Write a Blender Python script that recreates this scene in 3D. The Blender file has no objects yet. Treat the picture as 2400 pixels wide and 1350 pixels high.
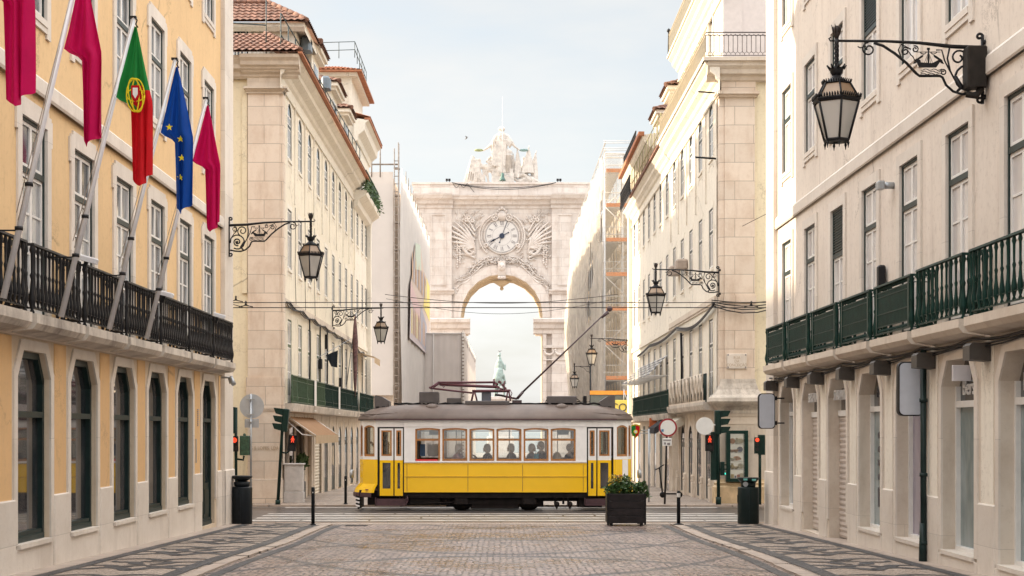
import bpy, bmesh, math, random
from mathutils import Matrix, Vector
random.seed(7)
R = math.radians
C = bpy.context.scene.collection
SC = bpy.context.scene
F = 3600.0            # focal length in photograph pixels (2400 wide)
CZ = 1.65             # eye height

# ---------------- camera, sky, sun, exposure ----------------
cam_d = bpy.data.cameras.new('camera'); cam = bpy.data.objects.new('camera', cam_d); C.objects.link(cam)
cam.location = (0, 0, CZ); cam.rotation_euler = (R(90), 0, 0)
cam_d.sensor_width = 36; cam_d.lens = 36 * F / 2400
cam_d.shift_x = 25 / 2400; cam_d.shift_y = (1008 - 675) / 2400
cam_d.clip_end = 6000; cam_d.clip_start = 0.1
SC.camera = cam

SUN_EL, SUN_AZ = R(15.5), math.atan2(0.27, -1.0)      # sun stands to the left and a little ahead, low
world = bpy.data.worlds.new('World'); SC.world = world; world.use_nodes = True
nt = world.node_tree; nt.nodes.clear()
out = nt.nodes.new('ShaderNodeOutputWorld'); bg = nt.nodes.new('ShaderNodeBackground')
sky = nt.nodes.new('ShaderNodeTexSky'); sky.sky_type = 'NISHITA'; sky.sun_disc = False
sky.sun_elevation = SUN_EL; sky.sun_rotation = R(90) - SUN_AZ
sky.air_density = 1.0; sky.dust_density = 4.0; sky.ozone_density = 1.0
bg.inputs['Strength'].default_value = 0.15
# thin high cloud: a pale veil mixed into the sky by view direction
tc = nt.nodes.new('ShaderNodeTexCoord')
mpn = nt.nodes.new('ShaderNodeMapping'); mpn.inputs['Scale'].default_value = (1.6, 1.6, 6.0)
nz = nt.nodes.new('ShaderNodeTexNoise'); nz.inputs['Scale'].default_value = 2.2; nz.inputs['Detail'].default_value = 6; nz.inputs['Roughness'].default_value = .55
cr = nt.nodes.new('ShaderNodeValToRGB'); cr.color_ramp.elements[0].position = .38; cr.color_ramp.elements[0].color = (.66, .66, .66, 1)
cr.color_ramp.elements[1].position = .62; cr.color_ramp.elements[1].color = (1, 1, 1, 1)
mx = nt.nodes.new('ShaderNodeMix'); mx.data_type = 'RGBA'
mx.inputs[7].default_value = (3.05, 2.85, 2.62, 1)
nt.links.new(tc.outputs['Generated'], mpn.inputs[0]); nt.links.new(mpn.outputs[0], nz.inputs[0]); nt.links.new(nz.outputs['Fac'], cr.inputs[0])
sxyz = nt.nodes.new('ShaderNodeSeparateXYZ'); nt.links.new(tc.outputs['Generated'], sxyz.inputs[0])
vr = nt.nodes.new('ShaderNodeValToRGB'); e = vr.color_ramp.elements       # the veil: warm low, cool and pale in the middle, brilliant overhead
e[0].position = 0.0; e[0].color = (.285, .285, .278, 1); e[1].position = 1.0; e[1].color = (1.0, .985, .97, 1)
for p_, c_ in ((.10, (.262, .264, .261, 1)), (.27, (.226, .230, .230, 1)), (.34, (.30, .30, .30, 1)), (.62, (.96, .94, .92, 1))):
    q_ = vr.color_ramp.elements.new(p_); q_.color = c_
vs = nt.nodes.new('ShaderNodeVectorMath'); vs.operation = 'SCALE'; vs.inputs['Scale'].default_value = 9.0
nt.links.new(sxyz.outputs[2], vr.inputs[0]); vm = nt.nodes.new('ShaderNodeMapRange'); vm.inputs['From Min'].default_value = .35; vm.inputs['From Max'].default_value = .65; vm.inputs['To Min'].default_value = 8.1; vm.inputs['To Max'].default_value = 9.7
nt.links.new(nz.outputs['Fac'], vm.inputs[0]); nt.links.new(vm.outputs[0], vs.inputs['Scale']); nt.links.new(vr.outputs[0], vs.inputs[0]); nt.links.new(vs.outputs[0], mx.inputs[7])
nt.links.new(cr.outputs[0], mx.inputs[0]); nt.links.new(sky.outputs[0], mx.inputs[6]); nt.links.new(mx.outputs[2], bg.inputs[0])
nt.links.new(bg.outputs[0], out.inputs[0])

sun_d = bpy.data.lights.new('sun', 'SUN'); sun = bpy.data.objects.new('sun', sun_d); C.objects.link(sun)
sun_d.energy = 3.2; sun_d.angle = R(0.6); sun_d.color = (1.0, .83, .61)
sd = Vector((math.cos(SUN_AZ) * math.cos(SUN_EL), math.sin(SUN_AZ) * math.cos(SUN_EL), math.sin(SUN_EL)))
sun.rotation_euler = (-sd).to_track_quat('-Z', 'Y').to_euler(); sun.location = (-30, 20, 40)
SC.view_settings.view_transform = 'Standard'; SC.view_settings.look = 'None'
SC.view_settings.gamma = 1; SC.view_settings.exposure = 1.46
SC.cycles.max_bounces = 7; SC.cycles.diffuse_bounces = 3; SC.cycles.glossy_bounces = 3; SC.cycles.transparent_max_bounces = 12

# ---------------- materials ----------------
_M = {}
def N(t, k, **kw):
    n = t.nodes.new(k)
    for a, b in kw.items(): setattr(n, a, b)
    return n
def newmat(name):
    m = bpy.data.materials.new(name); m.use_nodes = True; _M[name] = m
    t = m.node_tree; b = t.nodes['Principled BSDF']
    return m, t, b
def mixc(t, fac, a, b):
    x = N(t, 'ShaderNodeMix', data_type='RGBA')
    for i, v in ((0, fac), (6, a), (7, b)):
        if hasattr(v, 'links') or isinstance(v, bpy.types.NodeSocket): t.links.new(v, x.inputs[i])
        else: x.inputs[i].default_value = v if i == 0 else (*v, 1)
    return x.outputs[2]
def noise(t, scale, detail=5, rough=.6, vec=None, stretch=None, pos=None):
    n = N(t, 'ShaderNodeTexNoise'); n.inputs['Scale'].default_value = scale
    n.inputs['Detail'].default_value = detail; n.inputs['Roughness'].default_value = rough
    g = pos or N(t, 'ShaderNodeNewGeometry').outputs['Position']
    if stretch:
        mp = N(t, 'ShaderNodeMapping'); mp.inputs['Scale'].default_value = stretch
        t.links.new(g, mp.inputs[0]); g = mp.outputs[0]
    t.links.new(g, n.inputs[0]); return n.outputs['Fac']
def ramp(t, fac, p0, p1, a=0., b=1.):
    r = N(t, 'ShaderNodeMapRange'); r.inputs['From Min'].default_value = p0; r.inputs['From Max'].default_value = p1
    r.inputs['To Min'].default_value = a; r.inputs['To Max'].default_value = b
    t.links.new(fac, r.inputs[0]); return r.outputs[0]
def mth(t, op, a, b=None, c=None):
    n = N(t, 'ShaderNodeMath', operation=op)
    for i, v in enumerate((a, b, c)):
        if v is None: continue
        if isinstance(v, bpy.types.NodeSocket): t.links.new(v, n.inputs[i])
        else: n.inputs[i].default_value = v
    return n.outputs[0]
def bump(t, b, h, strength=.3, dist=.02):
    n = N(t, 'ShaderNodeBump'); n.inputs['Strength'].default_value = strength; n.inputs['Distance'].default_value = dist
    t.links.new(h, n.inputs['Height']); t.links.new(n.outputs[0], b.inputs['Normal'])
def sc3(c, k): return tuple(max(0, min(1, v * k)) for v in c)
def plain(name, col, rough=.6, metal=0., var=.12, scale=6., bmp=0., emit=None, spec=None):
    m, t, b = newmat(name)
    n = noise(t, scale)
    t.links.new(mixc(t, ramp(t, n, .3, .7), sc3(col, 1 - var), sc3(col, 1 + var)), b.inputs['Base Color'])
    b.inputs['Roughness'].default_value = rough; b.inputs['Metallic'].default_value = metal
    if spec is None and max(col) < .06 and not emit: spec = .22
    if spec is not None: b.inputs['Specular IOR Level'].default_value = spec
    if bmp: bump(t, b, noise(t, scale * 6), bmp, .01)
    if emit: b.inputs['Emission Color'].default_value = (*emit[0], 1); b.inputs['Emission Strength'].default_value = emit[1]
    return m
def plaster(name, col, stain, amt=.5, streak=.5, rough=.9):
    m, t, b = newmat(name)
    big = noise(t, .55, 6, .65); fine = noise(t, 9, 6, .7); st = noise(t, 1.6, 6, .75, stretch=(1.6, 1.6, .22))
    c = mixc(t, ramp(t, big, .32, .68), sc3(col, .93), sc3(col, 1.05))
    c = mixc(t, ramp(t, st, .5, .78, 0, amt), c, stain)
    c = mixc(t, ramp(t, fine, .52, .78, 0, .5), c, sc3(stain, .8))
    vo = N(t, 'ShaderNodeTexVoronoi', feature='DISTANCE_TO_EDGE'); vo.inputs['Scale'].default_value = .55
    wp = N(t, 'ShaderNodeVectorMath', operation='ADD'); g = N(t, 'ShaderNodeNewGeometry'); cb = N(t, 'ShaderNodeCombineXYZ')
    w1 = noise(t, 1.7, 6, .8); [t.links.new(mth(t, 'MULTIPLY', w1, 1.4), cb.inputs[i]) for i in (0, 1, 2)]
    t.links.new(g.outputs['Position'], wp.inputs[0]); t.links.new(cb.outputs[0], wp.inputs[1]); t.links.new(wp.outputs[0], vo.inputs[0])
    crk = mth(t, 'MULTIPLY', ramp(t, vo.outputs['Distance'], .018, .004), ramp(t, noise(t, .8, 3, .5), .5, .62, 0, .55))
    c = mixc(t, crk, c, sc3(stain, .42))
    dr = noise(t, 5, 5, .8, stretch=(1.5, 1.5, .07)); c = mixc(t, mth(t, 'MULTIPLY', ramp(t, dr, .55, .75, 0, streak), ramp(t, big, .4, .6)), c, sc3(stain, .62))
    t.links.new(c, b.inputs['Base Color']); b.inputs['Roughness'].default_value = rough
    bump(t, b, fine, .25, .012)
    return m
def blocks(name, col, stain, bw=1.1, bh=.55, mort=.006, dark=.62, amt=.55, rough=.75):
    """ashlar: the joints run in the wall's own plane for walls along x or along y"""
    m, t, b = newmat(name)
    g = N(t, 'ShaderNodeNewGeometry'); s = N(t, 'ShaderNodeSeparateXYZ'); t.links.new(g.outputs['Position'], s.inputs[0])
    cx = N(t, 'ShaderNodeCombineXYZ'); t.links.new(mth(t, 'ADD', s.outputs[0], s.outputs[1]), cx.inputs[0]); t.links.new(s.outputs[2], cx.inputs[1])
    br = N(t, 'ShaderNodeTexBrick'); br.inputs['Scale'].default_value = 1.0; br.inputs['Mortar Size'].default_value = mort
    br.inputs['Brick Width'].default_value = bw; br.inputs['Row Height'].default_value = bh; br.offset = .5; br.offset_frequency = 2
    br.inputs['Color1'].default_value = (*sc3(col, .93), 1); br.inputs['Color2'].default_value = (*sc3(col, 1.05), 1); br.inputs['Mortar'].default_value = (*sc3(col, dark), 1)
    br.inputs['Mortar Smooth'].default_value = .3
    t.links.new(cx.outputs[0], br.inputs[0])
    big = noise(t, 1.1, 7, .7); fine = noise(t, 14, 6, .75); st = noise(t, 1.3, 6, .7, stretch=(1.4, 1.4, .3))
    c = mixc(t, ramp(t, big, .45, .75, 0, amt), br.outputs[0], stain)
    c = mixc(t, ramp(t, st, .52, .8, 0, amt), c, sc3(stain, .85))
    c = mixc(t, ramp(t, fine, .56, .8, 0, .4), c, sc3(stain, .7))
    t.links.new(c, b.inputs['Base Color']); b.inputs['Roughness'].default_value = rough
    bump(t, b, mth(t, 'SUBTRACT', fine, mth(t, 'MULTIPLY', br.outputs['Fac'], 1.2)), .35, .012)
    return m
def glass_dark(name, a, c2, rough=.06, spec=.9, scale=(1.2, 1.2, .5)):
    """a window pane with what hangs or stands behind it"""
    m, t, b = newmat(name)
    n = noise(t, 1.5, 3, .5, stretch=scale)
    t.links.new(mixc(t, ramp(t, n, .42, .58), a, c2), b.inputs['Base Color'])
    b.inputs['Roughness'].default_value = rough; b.inputs['Specular IOR Level'].default_value = spec; b.inputs['IOR'].default_value = 1.6
    bump(t, b, noise(t, 1.3, 1, .4), .12, .02)
    return m
def glass_clear(name, tint=(.92, .95, .93), gl=.12, rough=.02):
    m, t, b = newmat(name)
    t.nodes.remove(b); o = t.nodes['Material Output']
    tr = N(t, 'ShaderNodeBsdfTransparent'); tr.inputs[0].default_value = (*tint, 1)
    g = N(t, 'ShaderNodeBsdfGlossy'); g.inputs['Roughness'].default_value = rough; g.inputs[0].default_value = (.9, .9, .9, 1)
    f = N(t, 'ShaderNodeFresnel'); f.inputs[0].default_value = 1.45
    mxs = N(t, 'ShaderNodeMixShader'); t.links.new(mth(t, 'ADD', f.outputs[0], gl), mxs.inputs[0])
    t.links.new(tr.outputs[0], mxs.inputs[1]); t.links.new(g.outputs[0], mxs.inputs[2]); t.links.new(mxs.outputs[0], o.inputs[0])
    return m
def cloth(name, col, trans=.25, var=.08, rough=.9, alpha=1.0, scale=3.0):
    m, t, b = newmat(name)
    n = noise(t, scale, 5, .6)
    col_s = mixc(t, ramp(t, n, .3, .7), sc3(col, 1 - var), sc3(col, 1 + var))
    t.links.new(col_s, b.inputs['Base Color']); b.inputs['Roughness'].default_value = rough; b.inputs['Specular IOR Level'].default_value = .15
    tl = N(t, 'ShaderNodeBsdfTranslucent'); t.links.new(col_s, tl.inputs[0])
    ms = N(t, 'ShaderNodeMixShader'); ms.inputs[0].default_value = trans
    o = t.nodes['Material Output']
    t.links.new(b.outputs[0], ms.inputs[1]); t.links.new(tl.outputs[0], ms.inputs[2])
    res = ms.outputs[0]
    if alpha < 1:
        tp = N(t, 'ShaderNodeBsdfTransparent'); m2 = N(t, 'ShaderNodeMixShader'); 
        n2 = noise(t, 1.2, 4, .6); t.links.new(ramp(t, n2, .3, .7, alpha - .12, alpha + .12), m2.inputs[0])
        t.links.new(tp.outputs[0], m2.inputs[1]); t.links.new(res, m2.inputs[2]); res = m2.outputs[0]
    t.links.new(res, o.inputs[0])
    return m

ochre = plaster('ochre_plaster', (.72, .50, .265), (.55, .37, .20), .45, .4)
cream = plaster('cream_plaster', (.78, .71, .58), (.52, .42, .30), .45)
cream2 = plaster('pale_plaster', (.80, .74, .64), (.50, .43, .34), .45)
pinkish = plaster('greige_plaster', (.72, .64, .56), (.48, .39, .33), .5)
ochre_low = plaster('yellow_low_plaster', (.66, .42, .20), (.58, .38, .22), .35)
sand = plaster('sand_plaster', (.76, .67, .49), (.50, .40, .28), .4)
stone = blocks('limestone_blocks', (.69, .585, .485), (.46, .31, .21), 1.25, .62, .010, .5, .55)
stone_s = blocks('limestone_trim', (.64, .56, .47), (.40, .30, .22), 2.6, 3.3, .004, .7, .55)
stone_t = blocks('tan_limestone', (.66, .545, .41), (.46, .34, .22), 2.6, 3.3, .004, .7, .6)
stone_p = blocks('white_limestone', (.69, .625, .555), (.44, .36, .29), 2.8, 1.52, .005, .72, .42, .55)
stone_d = blocks('weathered_slab', (.58, .52, .45), (.17, .14, .12), 1.9, 2.3, .005, .7, .95)
arch_st = blocks('arch_limestone', (.72, .655, .605), (.47, .36, .29), 2.2, 1.0, .016, .62, .55)
white_w = plain('white_wood', (.72, .70, .67), .5, var=.06)
green_d = plain('dark_green_paint', (.012, .026, .025), .4, var=.25)
green_b = plain('green_paint', (.005, .030, .023), .45, var=.3)
green_o = plain('olive_green_paint', (.045, .085, .045), .5, var=.3)
black = plain('black_iron', (.014, .014, .016), .45, var=.3)
rust = plain('rusty_black_iron', (.035, .027, .024), .6, var=.5, scale=20)
pane = glass_dark('window_pane', (.05, .06, .07), (.34, .35, .36), spec=1.0)
pane_m = glass_dark('old_window_pane', (.015, .02, .022), (.13, .14, .14), .05, 1.0)
pane_w = glass_dark('curtained_pane', (.50, .47, .46), (.66, .62, .60), .12, .6)
pane_s = glass_dark('shop_pane', (.020, .024, .028), (.075, .07, .07), .03, 1.0)
pane_v = glass_dark('frosted_shop_pane', (.13, .18, .18), (.26, .31, .32), .07, .9)
pane_l = glass_dark('lilac_shop_pane', (.22, .19, .25), (.32, .28, .33), .10, .7)
terra = plain('terracotta_tile', (.19, .095, .065), .85, var=.6, scale=4)
terra_e = plain('terracotta_edge', (.38, .15, .075), .85, var=.25, scale=3)
asph = plain('wet_asphalt', (.075, .066, .064), .32, var=.3, scale=2.5, bmp=.3)
paint = plain('road_paint', (.50, .48, .45), .4, var=.3, scale=4)
metal_g = plain('grey_metal', (.36, .38, .40), .4, .5, var=.1)
alu = plain('white_pole_paint', (.66, .66, .68), .35, var=.05)
shut = plain('roller_shutter', (.50, .43, .38), .5, var=.1)
# ---------------- mesh building ----------------
W = {}                      # world matrix of every object, by name
class MB:
    def __init__(s, M=None): s.v = []; s.f = []; s.m = []; s.M = M; s.smooth = False; s.sm = []
    def at(s, M): s.M = M; return s
    def _v(s, pts):
        i = len(s.v)
        if s.M is None: s.v += [tuple(p) for p in pts]
        else: s.v += [tuple(s.M @ Vector(p)) for p in pts]
        return i
    def face(s, pts, m=0, sm=False):
        i = s._v(pts); s.f.append(tuple(range(i, i + len(pts)))); s.m.append(m); s.sm.append(sm)
    def grid(s, rows, m=0, sm=False, close=False):
        n = len(rows[0]); i = s._v([p for r in rows for p in r])
        for a in range(len(rows) - 1):
            for b in range(n if close else n - 1):
                c = (b + 1) % n
                s.f.append((i + a*n + b, i + a*n + c, i + (a+1)*n + c, i + (a+1)*n + b)); s.m.append(m); s.sm.append(sm)
    def box(s, x0, x1, y0, y1, z0, z1, m=0):
        i = s._v([(x0,y0,z0),(x1,y0,z0),(x1,y1,z0),(x0,y1,z0),(x0,y0,z1),(x1,y0,z1),(x1,y1,z1),(x0,y1,z1)])
        for q in ((0,1,5,4),(1,2,6,5),(2,3,7,6),(3,0,4,7),(4,5,6,7),(3,2,1,0)):
            s.f.append(tuple(i + k for k in q)); s.m.append(m); s.sm.append(False)
    def bev(s, x0, x1, y0, y1, z0, z1, b=.02, m=0):
        """box with chamfered vertical and top edges"""
        def ring(d, z): return [(x0+d,y0+b,z),(x0+b,y0+d,z),(x1-b,y0+d,z),(x1-d,y0+b,z),(x1-d,y1-b,z),(x1-b,y1-d,z),(x0+b,y1-d,z),(x0+d,y1-b,z)]
        s.grid([ring(0, z0), ring(0, z1-b), ring(b*.8, z1)], m, close=True); s.face(ring(b*.8, z1), m); s.face(ring(0, z0)[::-1], m)
    def prism(s, poly, y0, y1, m=0):
        """polygon in x,z pushed from y0 to y1"""
        n = len(poly); a = [(x, y0, z) for x, z in poly]; b = [(x, y1, z) for x, z in poly]
        s.face(a, m); s.face(b[::-1], m); i = s._v(a + b)
        for k in range(n):
            q = (k + 1) % n; s.f.append((i+q, i+k, i+n+k, i+n+q)); s.m.append(m); s.sm.append(False)
    def prof(s, pts, x0, x1, m=0, ends=True):
        """profile of (y,z) points run from x0 to x1"""
        a = [(x0, y, z) for y, z in pts]; b = [(x1, y, z) for y, z in pts]
        s.grid([a, b], m)
        if ends: s.face(a, m); s.face(b[::-1], m)
    def tube(s, pts, r, n=6, m=0, cap=True, sm=True):
        pts = [Vector(p) for p in pts]; rr = r if isinstance(r, (list, tuple)) else [r] * len(pts)
        rows = []; up = None
        for i, p in enumerate(pts):
            d = (pts[min(i+1, len(pts)-1)] - pts[max(i-1, 0)])
            d = d.normalized() if d.length > 1e-9 else Vector((0,0,1))
            if up is None: up = d.orthogonal().normalized()
            up = (up - d * up.dot(d)); up = up.normalized() if up.length > 1e-6 else d.orthogonal().normalized()
            sd_ = d.cross(up)
            rows.append([p + (up * math.cos(2*math.pi*k/n) + sd_ * math.sin(2*math.pi*k/n)) * rr[i] for k in range(n)])
        s.grid(rows, m, sm, close=True)
        if cap: s.face(rows[0][::-1], m); s.face(rows[-1], m)
    def lathe(s, prof, c=(0,0,0), n=10, m=0, sm=True, cap=True, a0=0, sx=1, sy=1):
        rows = [[(c[0] + r*sx*math.cos(a0 + 2*math.pi*k/n), c[1] + r*sy*math.sin(a0 + 2*math.pi*k/n), c[2] + z) for k in range(n)] for r, z in prof]
        s.grid(rows, m, sm, close=True)
        if cap: s.face(rows[0][::-1], m); s.face(rows[-1], m)
    def ball(s, c, r, m=0, nu=10, nv=7, sc=(1,1,1)):
        rows = [[(c[0] + r*sc[0]*math.sin(math.pi*j/nv)*math.cos(2*math.pi*i/nu), c[1] + r*sc[1]*math.sin(math.pi*j/nv)*math.sin(2*math.pi*i/nu), c[2] - r*sc[2]*math.cos(math.pi*j/nv)) for i in range(nu)] for j in range(nv+1)]
        s.grid(rows, m, True, close=True)
    def disc(s, c, r, y0, y1, n=28, m=0):
        s.prism([(c[0] + r*math.cos(2*math.pi*k/n), c[1] + r*math.sin(2*math.pi*k/n)) for k in range(n)], y0, y1, m)
    def wall(s, u0, u1, z0, z1, holes=(), dep=.25, m=0, mr=None, y=0.):
        """flat wall with openings: hole = (a, b, c, d, head) ; head None | ('ch', cut) | ('arc', rise)"""
        mr = m if mr is None else mr
        us = sorted({u0, u1, *[min(max(h[i], u0), u1) for h in holes for i in (0, 1)]}); zs = sorted({z0, z1, *[h[i] for h in holes for i in (2, 3) if z0 < h[i] < z1]})
        for a, b in zip(us, us[1:]):
            for c, d in zip(zs, zs[1:]):
                cu, cz = (a+b)/2, (c+d)/2
                if any(h[0] < cu < h[1] and h[2] < cz < h[3] for h in holes): continue
                s.face([(a,y,c),(b,y,c),(b,y,d),(a,y,d)], m)
        for h in holes:
            a, b, c, d, hd = h; hp = head(a, b, c, d, hd)
            for p, q in zip(hp, hp[1:]):
                if p[1] < d - 1e-6 or q[1] < d - 1e-6:
                    s.face([(p[0],y,p[1]),(q[0],y,q[1]),(q[0],y,d),(p[0],y,d)], m)
                s.face([(p[0],y,p[1]),(p[0],y+dep,p[1]),(q[0],y+dep,q[1]),(q[0],y,q[1])], mr)
            s.face([(a,y,c),(a,y+dep,c),(a,y+dep,hp[0][1]),(a,y,hp[0][1])], mr)
            s.face([(b,y,c),(b,y,hp[-1][1]),(b,y+dep,hp[-1][1]),(b,y+dep,c)], mr)
            s.face([(a,y,c),(b,y,c),(b,y+dep,c),(a,y+dep,c)], mr)
def head(a, b, c, d, hd):
    if not hd: return [(a, d), (b, d)]
    if hd[0] == 'ch': k = hd[1]; return [(a, d - k*1.15), (a + k*.82, d), (b - k*.82, d), (b, d - k*1.15)]
    n = 10; w = (b - a) / 2; r = hd[1]
    if r >= w - 1e-6: return [((a+b)/2 - w*math.cos(math.pi*i/n), d - r + r*math.sin(math.pi*i/n)) for i in range(n+1)]
    Rr = (w*w + r*r) / (2*r); t = math.asin(w / Rr)
    return [((a+b)/2 + Rr*math.sin(-t + 2*t*i/n), d - Rr + Rr*math.cos(-t + 2*t*i/n)) for i in range(n+1)]
def ringpoly(mb, a, b, c, d, hd, w, y0, y1, m=0, feet=0.):
    """flat frame of width w outside the opening a..b, c..d with its head shape; open below"""
    hp = head(a, b, c, d, hd); cx = (a+b)/2
    inner = [(a, c)] + hp + [(b, c)]
    if hd: kx = (b-a+2*w)/(b-a); outer = [(a-w, c-feet)] + [(cx + (x-cx)*kx, z + w*(1 if 0 < i < len(hp)-1 else .45)) for i, (x, z) in enumerate(hp)] + [(b+w, c-feet)]
    else: outer = [(a-w, c-feet), (a-w, d+w), (b+w, d+w), (b+w, c-feet)]
    for i in range(len(inner) - 1):
        p, q, r_, s_ = inner[i], inner[i+1], outer[i+1], outer[i]
        mb.face([(p[0],y0,p[1]),(q[0],y0,q[1]),(r_[0],y0,r_[1]),(s_[0],y0,s_[1])], m)
        mb.face([(s_[0],y0,s_[1]),(r_[0],y0,r_[1]),(r_[0],y1,r_[1]),(s_[0],y1,s_[1])], m)
        mb.face([(p[0],y0,p[1]),(p[0],y1,p[1]),(q[0],y1,q[1]),(q[0],y0,q[1])], m)

def tagit(o, label=None, cat=None, group=None, kind=None):
    for k, v in (('label', label), ('category', cat), ('group', group), ('kind', kind)):
        if v: o[k] = v
    return o
def T(x, y, z=0): return Matrix.Translation((x, y, z))
def RZ(a): return Matrix.Rotation(R(a), 4, 'Z')
I4 = Matrix.Identity(4)
def link(o, parent, M):
    C.objects.link(o)
    if parent is not None: o.parent = parent; o.matrix_basis = W[parent.name].inverted() @ M
    else: o.matrix_basis = M
    W[o.name] = M.copy(); return o
def empty(name, M): 
    o = bpy.data.objects.new(name, None); o.empty_display_size = .3; return link(o, None, M if isinstance(M, Matrix) else T(*M))
def thing(name, loc, label, cat, group=None, rz=0):
    return tagit(empty(name, T(*loc) @ RZ(rz)), label, cat, group)
def put(name, mb, mats, parent=None, M=None, center=True, fix=True):
    """link the collected shape as one mesh object; shape given in the space of M"""
    M = M or I4; me = bpy.data.meshes.new(name)
    v = mb.v; off = Vector((0,0,0))
    if center and v:
        lo = [min(p[i] for p in v) for i in range(3)]; hi = [max(p[i] for p in v) for i in range(3)]
        off = Vector(((lo[0]+hi[0])/2, (lo[1]+hi[1])/2, lo[2])); v = [(p[0]-off[0], p[1]-off[1], p[2]-off[2]) for p in v]
    me.from_pydata(v, [], mb.f)
    mats = mats if isinstance(mats, (list, tuple)) else [mats]
    for q in mats: me.materials.append(q)
    me.polygons.foreach_set('material_index', mb.m); me.polygons.foreach_set('use_smooth', mb.sm)
    if fix:
        bm = bmesh.new(); bm.from_mesh(me); bmesh.ops.remove_doubles(bm, verts=bm.verts, dist=1e-5); bmesh.ops.recalc_face_normals(bm, faces=bm.faces); bm.to_mesh(me); bm.free()
    me.update()
    return link(bpy.data.objects.new(name, me), parent, M @ Matrix.Translation(off))
def dup(src, M, parent=None, label=None):
    """copy of a thing or part (with its children) placed at world matrix M"""
    old = W[src.name].copy(); c = src.copy(); link(c, parent, M)
    for ch in list(src.children): dup(ch, M @ old.inverted() @ W[ch.name], c)
    if label: c['label'] = label
    return c
def bake(o, mod=None):
    """replace an object's data by its evaluated mesh"""
    dg = bpy.context.evaluated_depsgraph_get(); dg.update()
    return bpy.data.meshes.new_from_object(o.evaluated_get(dg))
def textmesh(s, size=1., ext=.0, bold=0.):
    cu = bpy.data.curves.new('t', 'FONT'); cu.body = s; cu.size = size; cu.extrude = ext; cu.offset = bold
    cu.align_x = 'CENTER'; cu.align_y = 'CENTER'; cu.resolution_u = 3
    o = bpy.data.objects.new('t', cu); C.objects.link(o); me = bake(o)
    bpy.data.objects.remove(o); bpy.data.curves.remove(cu); return me
def text(name, s, size, mat, parent, M, ext=.004, bold=0., sx=1.):
    """upright lettering: x along M's x axis, z up, facing M's -y"""
    me = textmesh(s, size, ext, bold); me.transform(Matrix.Rotation(R(90), 4, 'X') @ Matrix.Diagonal((sx,1,1,1)))
    me.materials.clear(); me.materials.append(mat); me.name = name
    return link(bpy.data.objects.new(name, me), parent, M)
def sculpt(name, caps, mat, parent, M, voxel=.03, balls=(), mbx=None, smooth=4):
    """one continuous surface grown round tapered limbs ((p, q, rp, rq), ...)"""
    mb = MB()
    for p, q, a, b in caps:
        mb.tube([p, q], [a, b], 10); mb.ball(p, a, nu=10, nv=6); mb.ball(q, b, nu=10, nv=6)
    for c, r, sc in balls: mb.ball(c, r, nu=12, nv=8, sc=sc)
    if mbx: k = len(mb.v); mb.v += mbx.v; mb.f += [tuple(i + k for i in f) for f in mbx.f]; mb.m += mbx.m; mb.sm += mbx.sm
    me = bpy.data.meshes.new('s'); me.from_pydata(mb.v, [], mb.f)
    o = bpy.data.objects.new('s', me); C.objects.link(o)
    r = o.modifiers.new('r', 'REMESH'); r.mode = 'VOXEL'; r.voxel_size = voxel; r.use_smooth_shade = True
    if smooth: q = o.modifiers.new('q', 'SMOOTH'); q.iterations = smooth; q.factor = .5
    me2 = bake(o); bpy.data.objects.remove(o); me2.name = name; me2.materials.clear(); me2.materials.append(mat)
    return link(bpy.data.objects.new(name, me2), parent, M)
# facade frames: local x along the wall, local y into the building
def FL(xw, u=0, z=0): return T(xw, u, z) @ RZ(90)       # wall facing +x, local x = +y
def FR(xw, u=0, z=0): return T(xw, u, z) @ RZ(-90)      # wall facing -x, local x = -y
def FF(yw, u=0, z=0): return T(u, yw, z)                # wall facing the camera
# ---------------- ground, street, pavements ----------------
def gz(y):
    if y < 40: return -.0194 * y
    if y < 41: return -.776 - .064 * (y - 40)
    if y < 52: return -.84
    return -.84 - .012 * (y - 52)
def strip(mb, x0, x1, ys, dz=0, m=0, nx=1):
    mb.grid([[(x0 + (x1-x0)*i/nx, y, gz(y) + dz) for i in range(nx+1)] for y in ys], m)
def rng(a, b, n): return [a + (b-a)*i/n for i in range(n+1)]
def struct(name, mb, mat, kind='structure'): return tagit(put(name, mb, mat, center=False), kind=kind)

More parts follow.
